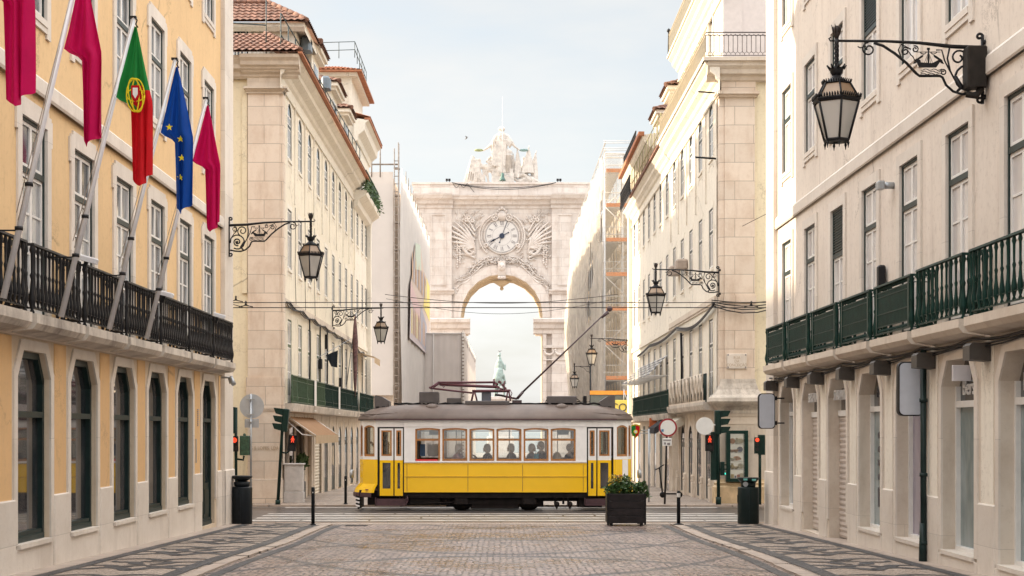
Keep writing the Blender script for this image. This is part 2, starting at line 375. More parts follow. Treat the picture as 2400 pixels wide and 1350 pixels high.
def cobble_mat(name, light, dark, joint, sc_, rough0, rough1, bands=None, fan=False, wet=.5):
    m, t, b = newmat(name)
    g = N(t, 'ShaderNodeNewGeometry').outputs['Position']; s = N(t, 'ShaderNodeSeparateXYZ'); t.links.new(g, s.inputs[0])
    vec = g
    if fan:   # stones laid in shallow arcs
        ax = mth(t, 'PINGPONG', mth(t, 'ADD', s.outputs[0], 50.), .42)
        yy = mth(t, 'ADD', s.outputs[1], mth(t, 'MULTIPLY', mth(t, 'MULTIPLY', ax, ax), 1.5))
        cb = N(t, 'ShaderNodeCombineXYZ'); t.links.new(s.outputs[0], cb.inputs[0]); t.links.new(yy, cb.inputs[1]); vec = cb.outputs[0]
    vo = N(t, 'ShaderNodeTexVoronoi', feature='DISTANCE_TO_EDGE'); vo.inputs['Scale'].default_value = sc_; vo.inputs['Randomness'].default_value = .55; t.links.new(vec, vo.inputs[0])
    vc = N(t, 'ShaderNodeTexVoronoi', feature='F1'); vc.inputs['Scale'].default_value = sc_; vc.inputs['Randomness'].default_value = .55; t.links.new(vec, vc.inputs[0])
    sv = N(t, 'ShaderNodeSeparateColor'); t.links.new(vc.outputs['Color'], sv.inputs[0])
    c = mixc(t, sv.outputs[0], sc3(light, .68), sc3(light, 1.25))
    big = noise(t, .45, 6, .7)
    c = mixc(t, ramp(t, big, .4, .7, 0, .6), c, sc3((light[0]*1.0, light[1]*.86, light[2]*.78), .62))
    if bands:
        wv = noise(t, .9, 3, .5); f = bands(t, s, wv)
        c = mixc(t, mth(t, 'MULTIPLY', f, .95), c, mixc(t, sv.outputs[0], sc3(dark, .7), sc3(dark, 1.4)))
    edge = ramp(t, vo.outputs['Distance'], .04, .2)
    c = mixc(t, edge, joint, c)
    t.links.new(c, b.inputs['Base Color'])
    wn = noise(t, .35, 5, .65)
    t.links.new(mth(t, 'ADD', ramp(t, wn, .38, .62, rough0, rough1), mth(t, 'MULTIPLY', sv.outputs[1], .10)), b.inputs['Roughness'])
    b.inputs['Specular IOR Level'].default_value = wet
    bump(t, b, mth(t, 'ADD', ramp(t, vo.outputs['Distance'], 0, .16), mth(t, 'MULTIPLY', sv.outputs[2], .55)), .6, .014)
    return m
def lens_bands(t, s, wv):
    x = mth(t, 'DIVIDE', s.outputs[0], 4.35); q = mth(t, 'SUBTRACT', 1.0, mth(t, 'MULTIPLY', x, x))
    res = None
    for A, P, o in ((6.0, 5.4, 2.0), (-4.2, 5.4, 2.0)):
        u = mth(t, 'DIVIDE', mth(t, 'ADD', mth(t, 'ADD', s.outputs[1], o), mth(t, 'ADD', mth(t, 'MULTIPLY', q, A), mth(t, 'MULTIPLY', wv, .5))), P)
        d = mth(t, 'MULTIPLY', mth(t, 'ABSOLUTE', mth(t, 'SUBTRACT', mth(t, 'FRACT', u), .5)), P)
        w = ramp(t, d, .24, .15)
        res = w if res is None else mth(t, 'MAXIMUM', res, w)
    return res
cob = cobble_mat('fan_cobbles', (.40, .30, .26), (.04, .036, .042), (.02, .016, .015), 9.2, .14, .42, lens_bands, True, .5)
calc = cobble_mat('calcada_light', (.44, .355, .29), (.05, .05, .055), (.20, .16, .13), 13, .32, .55)
calc_d = cobble_mat('calcada_dark', (.055, .055, .062), (.05, .05, .05), (.02, .02, .02), 13, .38, .55)
kerbm = plain('kerb_stone', (.38, .31, .26), .5, var=.2, scale=3, bmp=.4)
earth = plain('far_ground', (.30, .26, .23), .7, var=.2, scale=.5)
waterm = plain('river', (.10, .14, .17), .12, var=.1)

YS = [-8, 0, 10, 20, 30, 40, 41, 46, 52, 70, 90, 120, 170, 240]
mb = MB(); mb.grid([[(x, y, (gz(y) if y < 240 else gz(240)) - .10) for x in (-900, -60, 0, 60, 900)] for y in [-60] + YS[1:] + [3000]]); struct('ground', mb, earth)
mb = MB(); mb.box(-900, 900, 330, 2900, -4.2, gz(240) - .06); struct('river_water', mb, waterm)
mb = MB(); strip(mb, -4.34, 4.34, rng(-8, 39.2, 40), .0, nx=8); struct('street_paving', mb, cob)
for s, nm in ((-1, 'pavement_left'), (1, 'pavement_right')):
    mb = MB()
    strip(mb, s*4.3 - (.7 if s < 0 else 0), s*4.3 + (.7 if s > 0 else 0), rng(-8, 39.2, 20), .010)
    x0, x1 = sorted((s*5.0, s*7.3)); strip(mb, x0, x1, rng(-8, 39.2, 20), .010); struct(nm, mb, calc)
def curb_line(name, dz, mat, c, w, y0, y1, wob=.05):
    mb = MB()
    for s in (-1, 1):
        ys = rng(y0, y1, 44); mb.grid([[(s*(c - w/2) + wob*math.sin(y*.5 + s), y, gz(y) + dz), (s*(c + w/2) + wob*math.sin(y*.5 + s), y, gz(y) + dz)] for y in ys])
    return struct(name, mb, mat)
curb_line('pavement_border_dark', .018, calc_d, 4.68, .24, -8, 38.6)
curb_line('pavement_edge_dark', .006, calc_d, 4.06, .18, -8, 38.6)
curb_line('pavement_wall_border', .018, calc_d, 6.48, .2, -8, 38.9, 0)
curb_line('pavement_wall_slabs', .014, kerbm, 6.85, .44, -8, 39.6, 0)
mb = MB(); random.seed(3)
for s in (-1, 1):
    y = -6.
    while y < 38.3:
        L = random.uniform(.7, 1.15); yy = y + L - .015; a = s*4.36 + .05*math.sin(y*.5 + s); dz = random.uniform(.022, .032)
        rows = [[(a - .11, q, gz(q)), (a - .11, q, gz(q) + dz), (a + .11, q, gz(q) + dz + .004), (a + .11, q, gz(q))] for q in (y, yy)]
        mb.grid(rows); y += L
struct('kerb_stones', mb, kerbm)
# end strip of the pedestrian street, then the sunk cross street with its rails and zebra
mb = MB(); strip(mb, -7.3, 7.3, [39.2, 39.7, 40.0, 40.6, 41.0], .004); struct('street_edge_paving', mb, calc)
mb = MB(); strip(mb, -70, 70, [41.0, 45, 49.7], .012); struct('cross_road', mb, asph)
mb = MB(); 
for y in rng(-69, 69, 92): mb.box(y, y + 1.46, 40.86, 41.02, -.9, -.802)
for y in rng(-69, 69, 92): mb.box(y, y + 1.46, 49.7, 49.86, -.9, -.772)
struct('road_kerbs', mb, kerbm)
mb = MB(); random.seed(5)
for y, w in ((42.1, .42), (43.25, .42), (44.4, .42), (45.4, .34), (49.1, .3)):
    x = -6.9
    while x < 6.6:
        L = random.uniform(.5, 1.9); mb.box(x, min(x + L, 6.9), y - w/2 + random.uniform(0, .05), y + w/2, -.835, -.8235); x += L + random.choice((0, .02, .06))
struct('zebra_stripes', mb, paint)
railm = plain('rail_steel', (.30, .28, .27), .25, 1., var=.2)
mb = MB()
for y in (47.65, 48.55): mb.box(-70, 70, y - .035, y + .035, -.84, -.820)
struct('tram_rails', mb, railm)
# far pavements of the next block
mb = MB(); strip(mb, -70, 70, [49.86, 51], .065); strip(mb, -7.4, 7.4, [51, 53, 60, 70, 86], .065, nx=4); struct('far_pavement', mb, calc)
mb = MB(); strip(mb, -8, 8, [86.5, 95, 105, 140, 175], .05, nx=2); struct('far_street', mb, cob)
# inlaid flourishes of dark stone
def flame(mb, pts, w, m=0):
    """tapered curved stroke on the pavement from a smooth line through pts"""
    P = [Vector(p) for p in pts]; Q = []
    for i in range(len(P) - 1):
        p0, p1, p2, p3 = P[max(i-1, 0)], P[i], P[i+1], P[min(i+2, len(P)-1)]
        for k in range(6):
            u = k / 6; Q.append(.5*((2*p1) + (p2-p0)*u + (2*p0-5*p1+4*p2-p3)*u*u + (3*p1-p0-3*p2+p3)*u**3))
    Q.append(P[-1]); n = len(Q); rows = []
    for i, q in enumerate(Q):
        d = (Q[min(i+1, n-1)] - Q[max(i-1, 0)]).normalized(); t = i / (n-1)
        ww = w * (math.sin(math.pi * (t**.6))**.7 * .9 + .06); nrm = Vector((-d.y, d.x))
        a, b = q + nrm*ww, q - nrm*ww
        rows.append([(a.x, a.y, gz(a.y) + .0165), (b.x, b.y, gz(b.y) + .0165)])
    mb.grid(rows, m)
mb = MB()
for s, x0 in ((-1, -5.55), (1, 5.55)):
    for k in range(9):
        y0 = 8.4 + 3.55*k
        for f in (-1, 1):
            def P_(l): return [(x0 + f*a, y0 + b) for a, b in l]
            flame(mb, P_([(.02, .1), (.16, .55), (.42, .75), (.78, .45), (.98, .62)]), .13)
            flame(mb, P_([(.10, 1.0), (.38, .95), (.55, 1.25), (.86, 1.3), (1.0, 1.7)]), .12)
            flame(mb, P_([(.03, 1.5), (.2, 1.55), (.30, 1.95), (.62, 2.05), (.72, 2.35)]), .12)
            flame(mb, P_([(.05, 2.3), (.12, 2.65), (.4, 2.85), (.9, 2.6)]), .10)
        flame(mb, [(x0 - .35, y0 + .95), (x0, y0 + 1.2), (x0 + .35, y0 + .95)], .10); flame(mb, [(x0 - .25, y0 + 2.2), (x0, y0 + 2.05), (x0 + .25, y0 + 2.2)], .09)
struct('pavement_flourishes', mb, calc_d)
mb = MB(); mb.box(-3.9, -3.35, 38.2, 38.6, gz(38.4) - .02, gz(38.4) + .010)
for i in range(7): mb.box(-3.88 + i*.075, -3.84 + i*.075, 38.22, 38.58, gz(38.4), gz(38.4) + .018)
struct('street_drain', mb, black)
# ---------------- window, balcony and trim builders (local x along wall, y inward, z up) ----------------
def window(w, h, tr, mid, outer, inner, pm, hd=None, sur=None, sw=.2, apron=0., rows=1, panel=0., louvre=False, ears=False, name='window', fw=.055, sill=True, dpt=.05, fy=.035, sp=.035):
    """frame, panes and stone surround; anchor at the bottom middle of the opening on the wall plane"""
    a, b = -w/2, w/2; y = dpt; mb = MB()
    o = .05
    # outer frame
    hp = head(a, b, 0, h, hd)
    mb.box(a, a+o, y-fy, y+.06, 0, hp[0][1]); mb.box(b-o, b, y-fy, y+.06, 0, hp[-1][1]); mb.box(a+o, b-o, y-fy, y+.06, 0, .05)
    if not hd: mb.box(a+o, b-o, y-fy, y+.06, h-o, h)
    else:
        for p, q in zip(hp, hp[1:]):
            k0 = Vector((p[0]*.9, p[1] - .05)); k1 = Vector((q[0]*.9, q[1] - .05))
            mb.face([(p[0],y-fy,p[1]),(q[0],y-fy,q[1]),(k1.x,y-fy,k1.y),(k0.x,y-fy,k0.y)]); mb.face([(k0.x,y-fy,k0.y),(k1.x,y-fy,k1.y),(k1.x,y+.06,k1.y),(k0.x,y+.06,k0.y)])
    if tr: mb.box(a+o, b-o, y-fy-.004, y+.05, tr-.045, tr+.045)
    # inner sashes
    top = h if not hd else hp[0][1]
    secs = [(.05, (tr or top) - .045)] + ([(tr+.045, top - (o if not hd else 0))] if tr else [])
    for si, (z0, z1) in enumerate(secs):
        if si == 1 and louvre:
            z = z0 + .04
            while z < z1 - .03: mb.box(a+o+.02, b-o-.02, y-.03, y+.01, z, z+.025, 2); z += .055
            mb.box(a+o, b-o, y+.01, y+.02, z0, z1, 0); continue
        leaves = [(a+o, 0), (0, b-o)] if mid else [(a+o, b-o)]
        for (p, q) in leaves:
            mb.box(p, p+fw, y-fy*.4, y+.03, z0, z1, 1); mb.box(q-fw, q, y-fy*.4, y+.03, z0, z1, 1)
            mb.box(p+fw, q-fw, y-fy*.4, y+.03, z1-fw, z1, 1); mb.box(p+fw, q-fw, y-fy*.4, y+.03, z0, z0+fw+(panel if si == 0 else 0), 1)
            nr = rows if si == 0 else 1
            for r_ in range(1, nr):
                zz = z0 + panel + (z1-z0-panel)*r_/nr; mb.box(p+fw, q-fw, y-fy*.2, y+.025, zz-.016, zz+.016, 1)
    o_ = put(name, mb, [outer, inner, green_d], None, I4, center=False)
    mb = MB(); poly = [(a, .03)] + hp + [(b, .03)]; mb.face([(x, y+fy*.25, z) for x, z in poly][::-1]); put('pane', mb, pm, o_, I4, center=False, fix=False)
    if sur:
        mb = MB(); ringpoly(mb, a, b, 0, h, hd, sw, -sp, .0)
        mb.box(a-sw, a, -sp, 0, -apron, 0); mb.box(b, b+sw, -sp, 0, -apron, 0)
        if ears: mb.box(a-sw-.06, a-sw, -sp+.001, 0, h-.25, h+sw-.05); mb.box(b+sw, b+sw+.06, -sp+.001, 0, h-.25, h+sw-.05); mb.box(a-sw+.12, b+sw-.12, -sp+.001, 0, h+sw, h+sw+.07)
        if sill: mb.box(a, b, -.05, .03, -.09, .009); mb.box(a, b, -sp+.002, 0, -.09-apron*.35, -.09)
        put('surround', mb, sur, o_, I4, center=False)
    return o_
def baluster(mb, x, y, z0, h, r=.022, m=0, n=6):
    mb.lathe([(r*.9, 0), (r*1.3, .02*h), (r*.7, .06*h), (r*1.7, .16*h), (r*1.9, .22*h), (r*1.1, .36*h), (r*.75, .5*h), (r*1.2, .56*h), (r*.7, .6*h), (r*.85, .88*h), (r*1.4, .93*h), (r*.9, h)], (x, y, z0), n, m, cap=False)
def balcony(L, proj, zt, zs, sl, rail_h, mat_r, mat_s, style='turned', n=14, bev=.45):
    """slab with sloping underside plus railing; anchor at wall plane, middle, floor level zt-local 0"""
    mb = MB()
    mb.prof([(-proj-.04, 0), (-proj-.04, -sl*.62), (-proj+.02, -sl), (0.02, -sl-.06), (.02, 0)], -L/2, L/2)
    o_ = put('balcony', mb, mat_s, None, I4, center=False)
    mb = MB(); a, b, y = -L/2+.06, L/2-.06, -proj+.05
    runs = [((a, y), (b, y)), ((a, y), (a, .0)), ((b, y), (b, .0))]
    for (p, q) in runs:
        d = Vector((q[0]-p[0], q[1]-p[1])); Ln = d.length; ang = math.atan2(d.y, d.x)
        Mx = T(p[0], p[1], 0) @ Matrix.Rotation(ang, 4, 'Z'); mb.at(Mx)
        mb.prof([(-.035, rail_h-.035), (-.03, rail_h), (.03, rail_h), (.035, rail_h-.035)], -.03, Ln+.03); mb.box(0, Ln, -.012, .012, .07, .095)
        k = max(2, round(n * Ln / (b-a)))
        if style == 'turned':
            for i in range(k): baluster(mb, Ln*(i+.5)/k, 0, .08, rail_h-.12)
            mb.box(0, Ln, -.010, .010, .2, .215)
        elif style == 'ornate':
            mb.box(0, Ln, -.012, .012, rail_h-.14, rail_h-.125); mb.box(0, Ln, -.012, .012, .19, .205)
            kk = max(3, round(Ln / .055))
            for i in range(kk):
                x = Ln*(i+.5)/kk; mb.box(x-.011, x+.011, -.008, .008, .2, rail_h-.13)
                mb.tube([(x-.03, 0, .1), (x, 0, .15), (x+.03, 0, .1)], .007, 4, cap=False); mb.tube([(x-.03, 0, rail_h-.04), (x, 0, rail_h-.1), (x+.03, 0, rail_h-.04)], .007, 4, cap=False)
            if Ln > 1:
                mb.box(.2, Ln-.2, -.014, .014, rail_h*.44, rail_h*.455); mb.box(.2, Ln-.2, -.014, .014, rail_h*.76, rail_h*.775)
                for x in (.1, Ln-.2): mb.box(x, x+.1, -.02, .02, .1, rail_h-.05)
        else:
            kk = max(3, round(Ln / .11))
            for i in range(kk): x = Ln*(i+.5)/kk; mb.box(x-.009, x+.009, -.009, .009, .08, rail_h-.03)
            mb.box(0, Ln, -.010, .010, rail_h*.55, rail_h*.57)
        for x in (0, Ln): baluster(mb, x, 0, 0, rail_h-.03, .03, n=8)
    mb.at(None); put('railing', mb, mat_r, o_, I4, center=False)
    return o_
def drip(x, w, z0, z1, mb): mb.box(x, x+w, -.05, 0, z0, z1)
def tiles(mb, p0, p1, p2, p3, pitch=.24, row=.38, h=.045, m=0):
    """corrugated roof between eave p0-p1 and ridge p3-p2"""
    p0, p1, p2, p3 = map(Vector, (p0, p1, p2, p3)); W_ = (p1-p0).length; H_ = ((p2+p3)/2 - (p0+p1)/2).length
    nu = max(2, int(W_/pitch)) * 6; nv = max(1, int(H_/row)); nrm = (p1-p0).cross(p3-p0).normalized()
    if nrm.z < 0: nrm = -nrm
    rows = []
    for j in range(nv):
        for e in (0, 1):
            v = min(1, (j + e) / nv); r_ = []
            for i in range(nu+1):
                u = i/nu; p = (p0*(1-u) + p1*u)*(1-v) + (p3*(1-u) + p2*u)*v
                jit = .5*math.sin(i//6*12.9 + j*7.1)
                r_.append(p + nrm*(h*abs(math.sin(math.pi*i/6)) * (1 + .2*jit) + (.035 if e == 0 else .0)))
            rows.append(r_)
    mb.grid(rows, m, False)
    # underside closing face
    mb.face([p0 - nrm*.02, p1 - nrm*.02, p2 - nrm*.02, p3 - nrm*.02], m)
def ridge(mb, a, b, r=.09, m=0):
    a, b = Vector(a), Vector(b); n = max(1, int((b-a).length/.38))
    for i in range(n): mb.tube([a + (b-a)*i/n, a + (b-a)*(i+1.06)/n], [r*1.15, r*.9], 8, m)
# ================= left near building: ochre, with flags =================
LB = thing('yellow_building', (-7.0, 39.75, -.78), 'ochre plastered building on the left with black iron balconies and flagpoles', 'building')
Mf = FL(-7.0)
cs = [22.97 + 2.74*k - 5.48 for k in range(0, 8)]            # bays, the last one at 36.67
Ma = Mf
gh = [(c - .82, c + .82, (-.02 if k < 7 else -.62), 2.82, ('ch', .34)) for k, c in enumerate(cs)]
mb = MB(Mf)
uph = [(c - .62, c + .62, 3.3, 6.26, None) for c in cs] + [(c - .6, c + .6, 7.9, 9.9, None) for c in cs] + [(c - .6, c + .6, 11.45, 13.4, None) for c in cs]
mb.wall(8, 38.3, -1.2, 3.1, gh, .25, 1, 1)
mb.wall(8, 38.3, 3.1, 15.2, uph, .14, 0, 2)
put('wall', mb, [ochre, stone_t, stone_p], LB)
# ground floor panels of ochre between the stone frames, plinth piers
bnd = [c + 1.37 for c in cs]
for b_ in bnd[:-1]: mb = MB(Mf); mb.box(b_-.32, b_+.32, -.012, .06, .65, 3.0, 0); put('plaster_panel', mb, ochre_low, LB)
mb = MB(Mf); mb.box(38.0, 38.22, -.012, .05, .65, 3.0, 0); put('plaster_panel', mb, ochre_low, LB)
mb = MB(Mf)
for b_ in bnd[:-1]: mb.bev(b_-.42, b_+.42, -.05, .06, -1.2, .65, .02)
mb.bev(37.72, 38.28, -.05, .06, -1.2, .65, .02)
for k, c in enumerate(cs): 
    ringpoly(mb, c-.82, c+.82, -.02, 2.82, ('ch', .34), .16, -.03, .0)
    if k < 7: mb.box(c-.92, c+.92, -.03, .06, -1.2, -.075); mb.box(c-.82, c+.82, -.07, .2, -.075, -.008)
put('plinth', mb, stone_p, LB)
# shop windows
def shop_window(c, k, w=1.64, z0=-.02, h=2.84, pm=None, parent=None, M=None, fr=green_d, mid=None):
    mb = MB(); y = .13; a, b = -w/2, w/2; hp = head(a, b, 0, h, ('ch', .34))
    for (x0, x1) in ((a, a+.09), (b-.09, b)): mb.box(x0, x1, y-.05, y+.1, 0, hp[0][1])
    mb.box(a+.09, b-.09, y-.08, y+.1, 0, .10); mb.box(a+.09, b-.09, y-.04, y+.1, .10, .16); mb.box(a+.09, b-.09, y-.07, y+.1, h-.98, h-.89)
    for p, q in zip(hp, hp[1:]): 
        k0 = (p[0]*.91, p[1]-.10); k1 = (q[0]*.91, q[1]-.10)
        mb.face([(p[0],y-.05,p[1]),(q[0],y-.05,q[1]),(k1[0],y-.05,k1[1]),(k0[0],y-.05,k0[1])]); mb.face([(k0[0],y-.05,k0[1]),(k1[0],y-.05,k1[1]),(k1[0],y+.1,k1[1]),(k0[0],y+.1,k0[1])])
    if mid == 'door':
        mb.box(-.05, .05, y-.03, y+.08, .1, h-.98); mb.box(a+.09, b-.09, y-.01, y+.05, .1, 1.0)
        for x in (a+.2, .12): mb.box(x, x+.5, y-.03, y, .25, .85); mb.box(x-.05, x+.02, y-.03, y+.04, 1., h-1.)
    o = put('shop_window' if mid != 'door' else 'entrance_door', mb, fr, parent, M, center=False)
    mb = MB(); mb.face([(x, y+.03, z) for x, z in ([(a, .05)] + hp + [(b, .05)])][::-1]); put('pane', mb, pm or pane_s, o, M, center=False, fix=False)
    return o
pr = None
for k, c in enumerate(cs):
    if k == 7: shop_window(c, k, z0=-.62, h=3.44, parent=LB, M=FL(-7.0, c, -.62), mid='door')
    elif pr is None: pr = shop_window(c, k, parent=LB, M=FL(-7.0, c, -.02))
    else: dup(pr, FL(-7.0, c, -.02), LB)
w1 = window(1.24, 2.96, 2.19, True, green_d, white_w, pane, None, stone_p, .2, 0, rows=3, panel=.35, ears=True, sill=False)
w2 = window(1.2, 2.0, 1.25, True, green_d, white_w, pane, None, stone_p, .2, .25, rows=2, ears=True)
bal = balcony(2.52, .40, 3.3, 0, .22, 1.0, black, stone_d, 'turned', 13)
def place(proto, Ms, parent, first=True):
    """move the prototype to the first place and copies to the others"""
    kids = [(k, W[proto.name].inverted() @ W[k.name]) for k in proto.children]
    for M in Ms[1:]: dup(proto, M, parent)
    proto.parent = parent; proto.matrix_basis = W[parent.name].inverted() @ Ms[0]; W[proto.name] = Ms[0].copy()
    for k, r_ in kids: W[k.name] = Ms[0] @ r_
place(w1, [FL(-7.0, c, 3.3) for c in cs], LB)
place(w2, [FL(-7.0, c, z) for c in cs for z in (7.9, 11.45)], LB)
place(bal, [FL(-7.0, c + .0, 3.3) for c in cs], LB)
mb = MB(Mf)
mb.prof([(-.07, 6.68), (-.09, 6.72), (-.09, 6.92), (-.06, 6.96), (0, 6.96), (0, 6.68)], 8, 38.3); put('string_course', mb, stone_p, LB)
mb = MB(Mf); mb.prof([(0, 3.02), (-.05, 3.02), (-.12, 3.08), (-.12, 3.1), (0, 3.1)], 8, 38.3); put('cornice', mb, stone_s, LB)
# corner pilaster and the face on the cross street
mb = MB(); mb.at(Mf); mb.box(38.3, 39.75, -.06, .4, .65, 15.2, 0); mb.bev(38.3, 39.78, -.10, .4, -1.2, .65, .02, 0); mb.box(38.32, 38.42, -.10, .0, -1.2, 15.2, 0)
put('corner_pilaster', mb, stone_p, LB)
mb = MB(); mb.box(-34, -7.35, 38.0, 39.75, -1.2, 15.2); mb.box(-34, -7.6, 8, 38.1, 13.6, 15.1); mb.box(-34, -33.8, 8, 38.1, -1.2, 15.1); put('side_wall', mb, ochre, LB)
mb = MB(); tiles(mb, (-6.6, 8, 15.2), (-6.6, 40.1, 15.2), (-12, 40.1, 17.6), (-12, 8, 17.6), row=1.2); mb.box(-12, -6.5, 8, 40.1, 15.0, 15.16); put('roof', mb, terra, LB)
mb = MB(Mf)
for i in range(9): mb.box(35.28, 35.42, -.03, -.012, 1.75 + i*.045, 1.775 + i*.045)
put('vent_grille', mb, kerbm, LB)
mb = MB(Mf); mb.box(35.1, 35.15, -.03, -.01, .9, 1.45); put('door_plate', mb, metal_g, LB)
# little white floodlights on the railing
def floodlight(x, D, z):
    mb = MB(); mb.at(T(x, D, z) @ Matrix.Rotation(R(15), 4, 'Y')); mb.bev(-.12, .16, -.08, .08, 0, .09, .02); mb.box(-.04, .02, -.02, .02, -.14, 0, 1); put('floodlight', mb, [alu, black], LB)
for x, D, z in ((-6.53, 24.2, 4.3), (-6.53, 29.8, 4.25), (-6.53, 35.4, 4.25)): floodlight(x, D, z)
mb = MB(); mb.tube([(-6.92, 38.0, 2.95), (-6.75, 38.0, 2.95), (-6.7, 38.0, 2.8)], .03, 6); mb.tube([(-6.7, 38.0, 2.95), (-6.6, 37.9, 2.78)], .06, 8); put('camera_housing', mb, metal_g, LB)

# ================= right near building: greige =================
RB = thing('greige_building', (6.9, 39.75, -.78), 'pale greige building on the right with green iron balconies and shop fronts', 'building')
Mg = FR(6.9)
ds = [20.4 + 2.77*k for k in range(-4, 7)]                    # last at 37.02
sty = {6: 'pane', 5: 'shut', 4: 'shutlow', 3: 'text', 2: 'lilac', 1: 'frost', 0: 'frost2'}
mb = MB(Mg); gh = []
for k in range(-4, 7):
    c = 20.4 + 2.77*k; st = sty.get(k, 'frost'); gh.append((-c-.83, -c+.83, (-.62 if st in ('shut', 'shutlow') else -.22), 2.72, ('ch', .34)))
uph = [(-c-.58, -c+.58, 3.3, 6.2, None) for c in ds] + [(-c-.58, -c+.58, 7.88, 9.9, None) for c in ds] + [(-c-.58, -c+.58, 11.45, 13.4, None) for c in ds]
mb.wall(-38.4, -8, -1.2, 3.0, gh, .35, 1, 1); mb.wall(-38.4, -8, 3.0, 15.2, uph, .14, 0, 2)
put('wall', mb, [pinkish, stone_s, stone_p], RB)
for b_ in [c + 1.385 for c in ds[:-1]]: mb = MB(Mg); mb.box(-b_-.27, -b_+.27, -.012, .05, .6, 2.85); put('plaster_panel', mb, cream2, RB)
mb = MB(Mg)
for b_ in [c + 1.385 for c in ds[:-1]]: mb.bev(-b_-.38, -b_+.38, -.04, .06, -1.2, .6, .02)
for k, c in enumerate(ds):
    ringpoly(mb, -c-.83, -c+.83, -.22, 2.72, ('ch', .34), .15, -.03, .0)
    if sty.get(k-4, 'x') not in ('shut', 'shutlow'): mb.box(-c-.98, -c+.98, -.035, .07, -1.2, -.27); mb.box(-c-.83, -c+.83, -.06, .3, -.27, -.208)
put('plinth', mb, stone_p, RB)
def shop_front(c, st, z0):
    M = FR(6.9, c, z0); w = 1.66; a, b = -w/2, w/2; h = 2.72 - z0; y = .24; hp = head(a, b, 0, h, ('ch', .34)); mb = MB()
    if st.startswith('shut'):
        z = .03
        while z < h-.75: mb.prof([(y-.02, z), (y-.035, z+.055), (y-.02, z+.105), (y, z+.11), (y, z)], a, b); z += .11
        mb.box(a, b, y-.06, y+.05, h-.78, h-.66, 1); mb.box(a+.1, b-.1, y-.01, y+.01, h-.66, h-.2, 2)
        o = put('roller_shutter', mb, [shut, white_w, pane_s], RB, M, center=False); return o
    fr = .06
    for (x0, x1) in ((a, a+fr), (b-fr, b)): mb.box(x0, x1, y-.05, y+.05, 0, hp[0][1])
    mb.box(a+fr, b-fr, y-.06, y+.05, 0, .07); mb.box(a+fr, b-fr, y-.05, y+.05, h-.72, h-.62)
    o = put('shop_window', mb, white_w, RB, M, center=False)
    mb = MB(); top = h-.67
    mb.face([(a, y+.02, .03), (b, y+.02, .03), (b, y+.02, top), (a, y+.02, top)])
    put('pane', mb, {'frost': pane_v, 'frost2': pane_v, 'lilac': pane_l, 'text': pane_v, 'pane': pane}.get(st, pane_v), o, M, center=False, fix=False)
    mb = MB(); mb.face([(a, y+.02, top)] + [(x, y+.02, z) for x, z in hp] + [(b, y+.02, top)]); put('fanlight', mb, pane_s, o, M, center=False, fix=False)
    return o
for k in range(-4, 7): 
    st = sty.get(k, 'frost'); shop_front(20.4 + 2.77*k, st, -.62 if st.startswith('shut') else -.22)
w1 = window(1.16, 2.9, 2.15, True, green_d, white_w, pane_w, None, stone_p, .2, 0, rows=3, panel=.3, sill=False)
w1l = window(1.16, 2.9, 1.95, True, green_d, white_w, pane_w, None, stone_p, .2, 0, rows=3, panel=.3, sill=False, louvre=True)
w2 = window(1.16, 2.02, 1.28, True, green_d, white_w, pane_w, None, stone_p, .2, .25, rows=1)
w2l = window(1.16, 2.02, 1.28, True, green_d, white_w, pane_w, None, stone_p, .2, .25, rows=1, louvre=True)
place(w1, [FR(6.9, c, 3.3) for i, c in enumerate(ds) if i != 8], RB); place(w1l, [FR(6.9, ds[8], 3.3)], RB)
place(w2, [FR(6.9, c, z) for i, c in enumerate(ds) for z in (7.88, 11.45) if not (i == 7 and z < 8)], RB); place(w2l, [FR(6.9, ds[7], 7.88)], RB)
balr = balcony(2.52, .34, 3.25, 0, .2, .95, green_b, stone_s, 'turned', 10)
balo = balcony(2.52, .34, 3.25, 0, .2, .93, green_b, stone_s, 'ornate', 14)
place(balr, [FR(6.9, c, 3.24) for c in ds[:6]], RB); place(balo, [FR(6.9, c, 3.24) for c in ds[6:]], RB)
mb = MB(Mg); mb.prof([(-.05, 6.65), (-.07, 6.68), (-.07, 6.9), (-.04, 6.95), (0, 6.95), (0, 6.65)], -38.4, -8); put('string_course', mb, stone_p, RB)
mb = MB(); mb.at(Mg); mb.box(-39.75, -38.4, -.05, .4, .6, 15.2); mb.bev(-39.79, -38.4, -.09, .4, -1.2, .6, .02); mb.box(-38.5, -38.38, -.10, 0, -1.2, 15.2); put('corner_pilaster', mb, stone_p, RB)
mb = MB(); mb.box(7.25, 34, 38.0, 39.75, -1.2, 15.2); mb.box(7.9, 34, 8, 38.1, 13.6, 15.1); mb.box(33.8, 34, 8, 38.1, -1.2, 15.1); put('side_wall', mb, cream2, RB)
mb = MB(); tiles(mb, (6.5, 40.1, 15.2), (6.5, 8, 15.2), (12, 8, 17.6), (12, 40.1, 17.6), row=1.2); mb.box(6.4, 12, 8, 40.1, 15.0, 15.16); put('roof', mb, terra, RB)
lampm = plain('lamp_box', (.06, .052, .045), .5, var=.2)
mb = MB(); mb.prof([(0, 0), (-.30, .02), (-.30, .22), (-.26, .26), (0, .26)], -.16, .16); wl = put('wall_lamp', mb, lampm, None, I4, center=False)
place(wl, [FR(6.88, c, 2.62) for c in (19.05, 21.75, 24.5, 27.3, 30.1, 32.9, 35.6, 38.4)], RB)
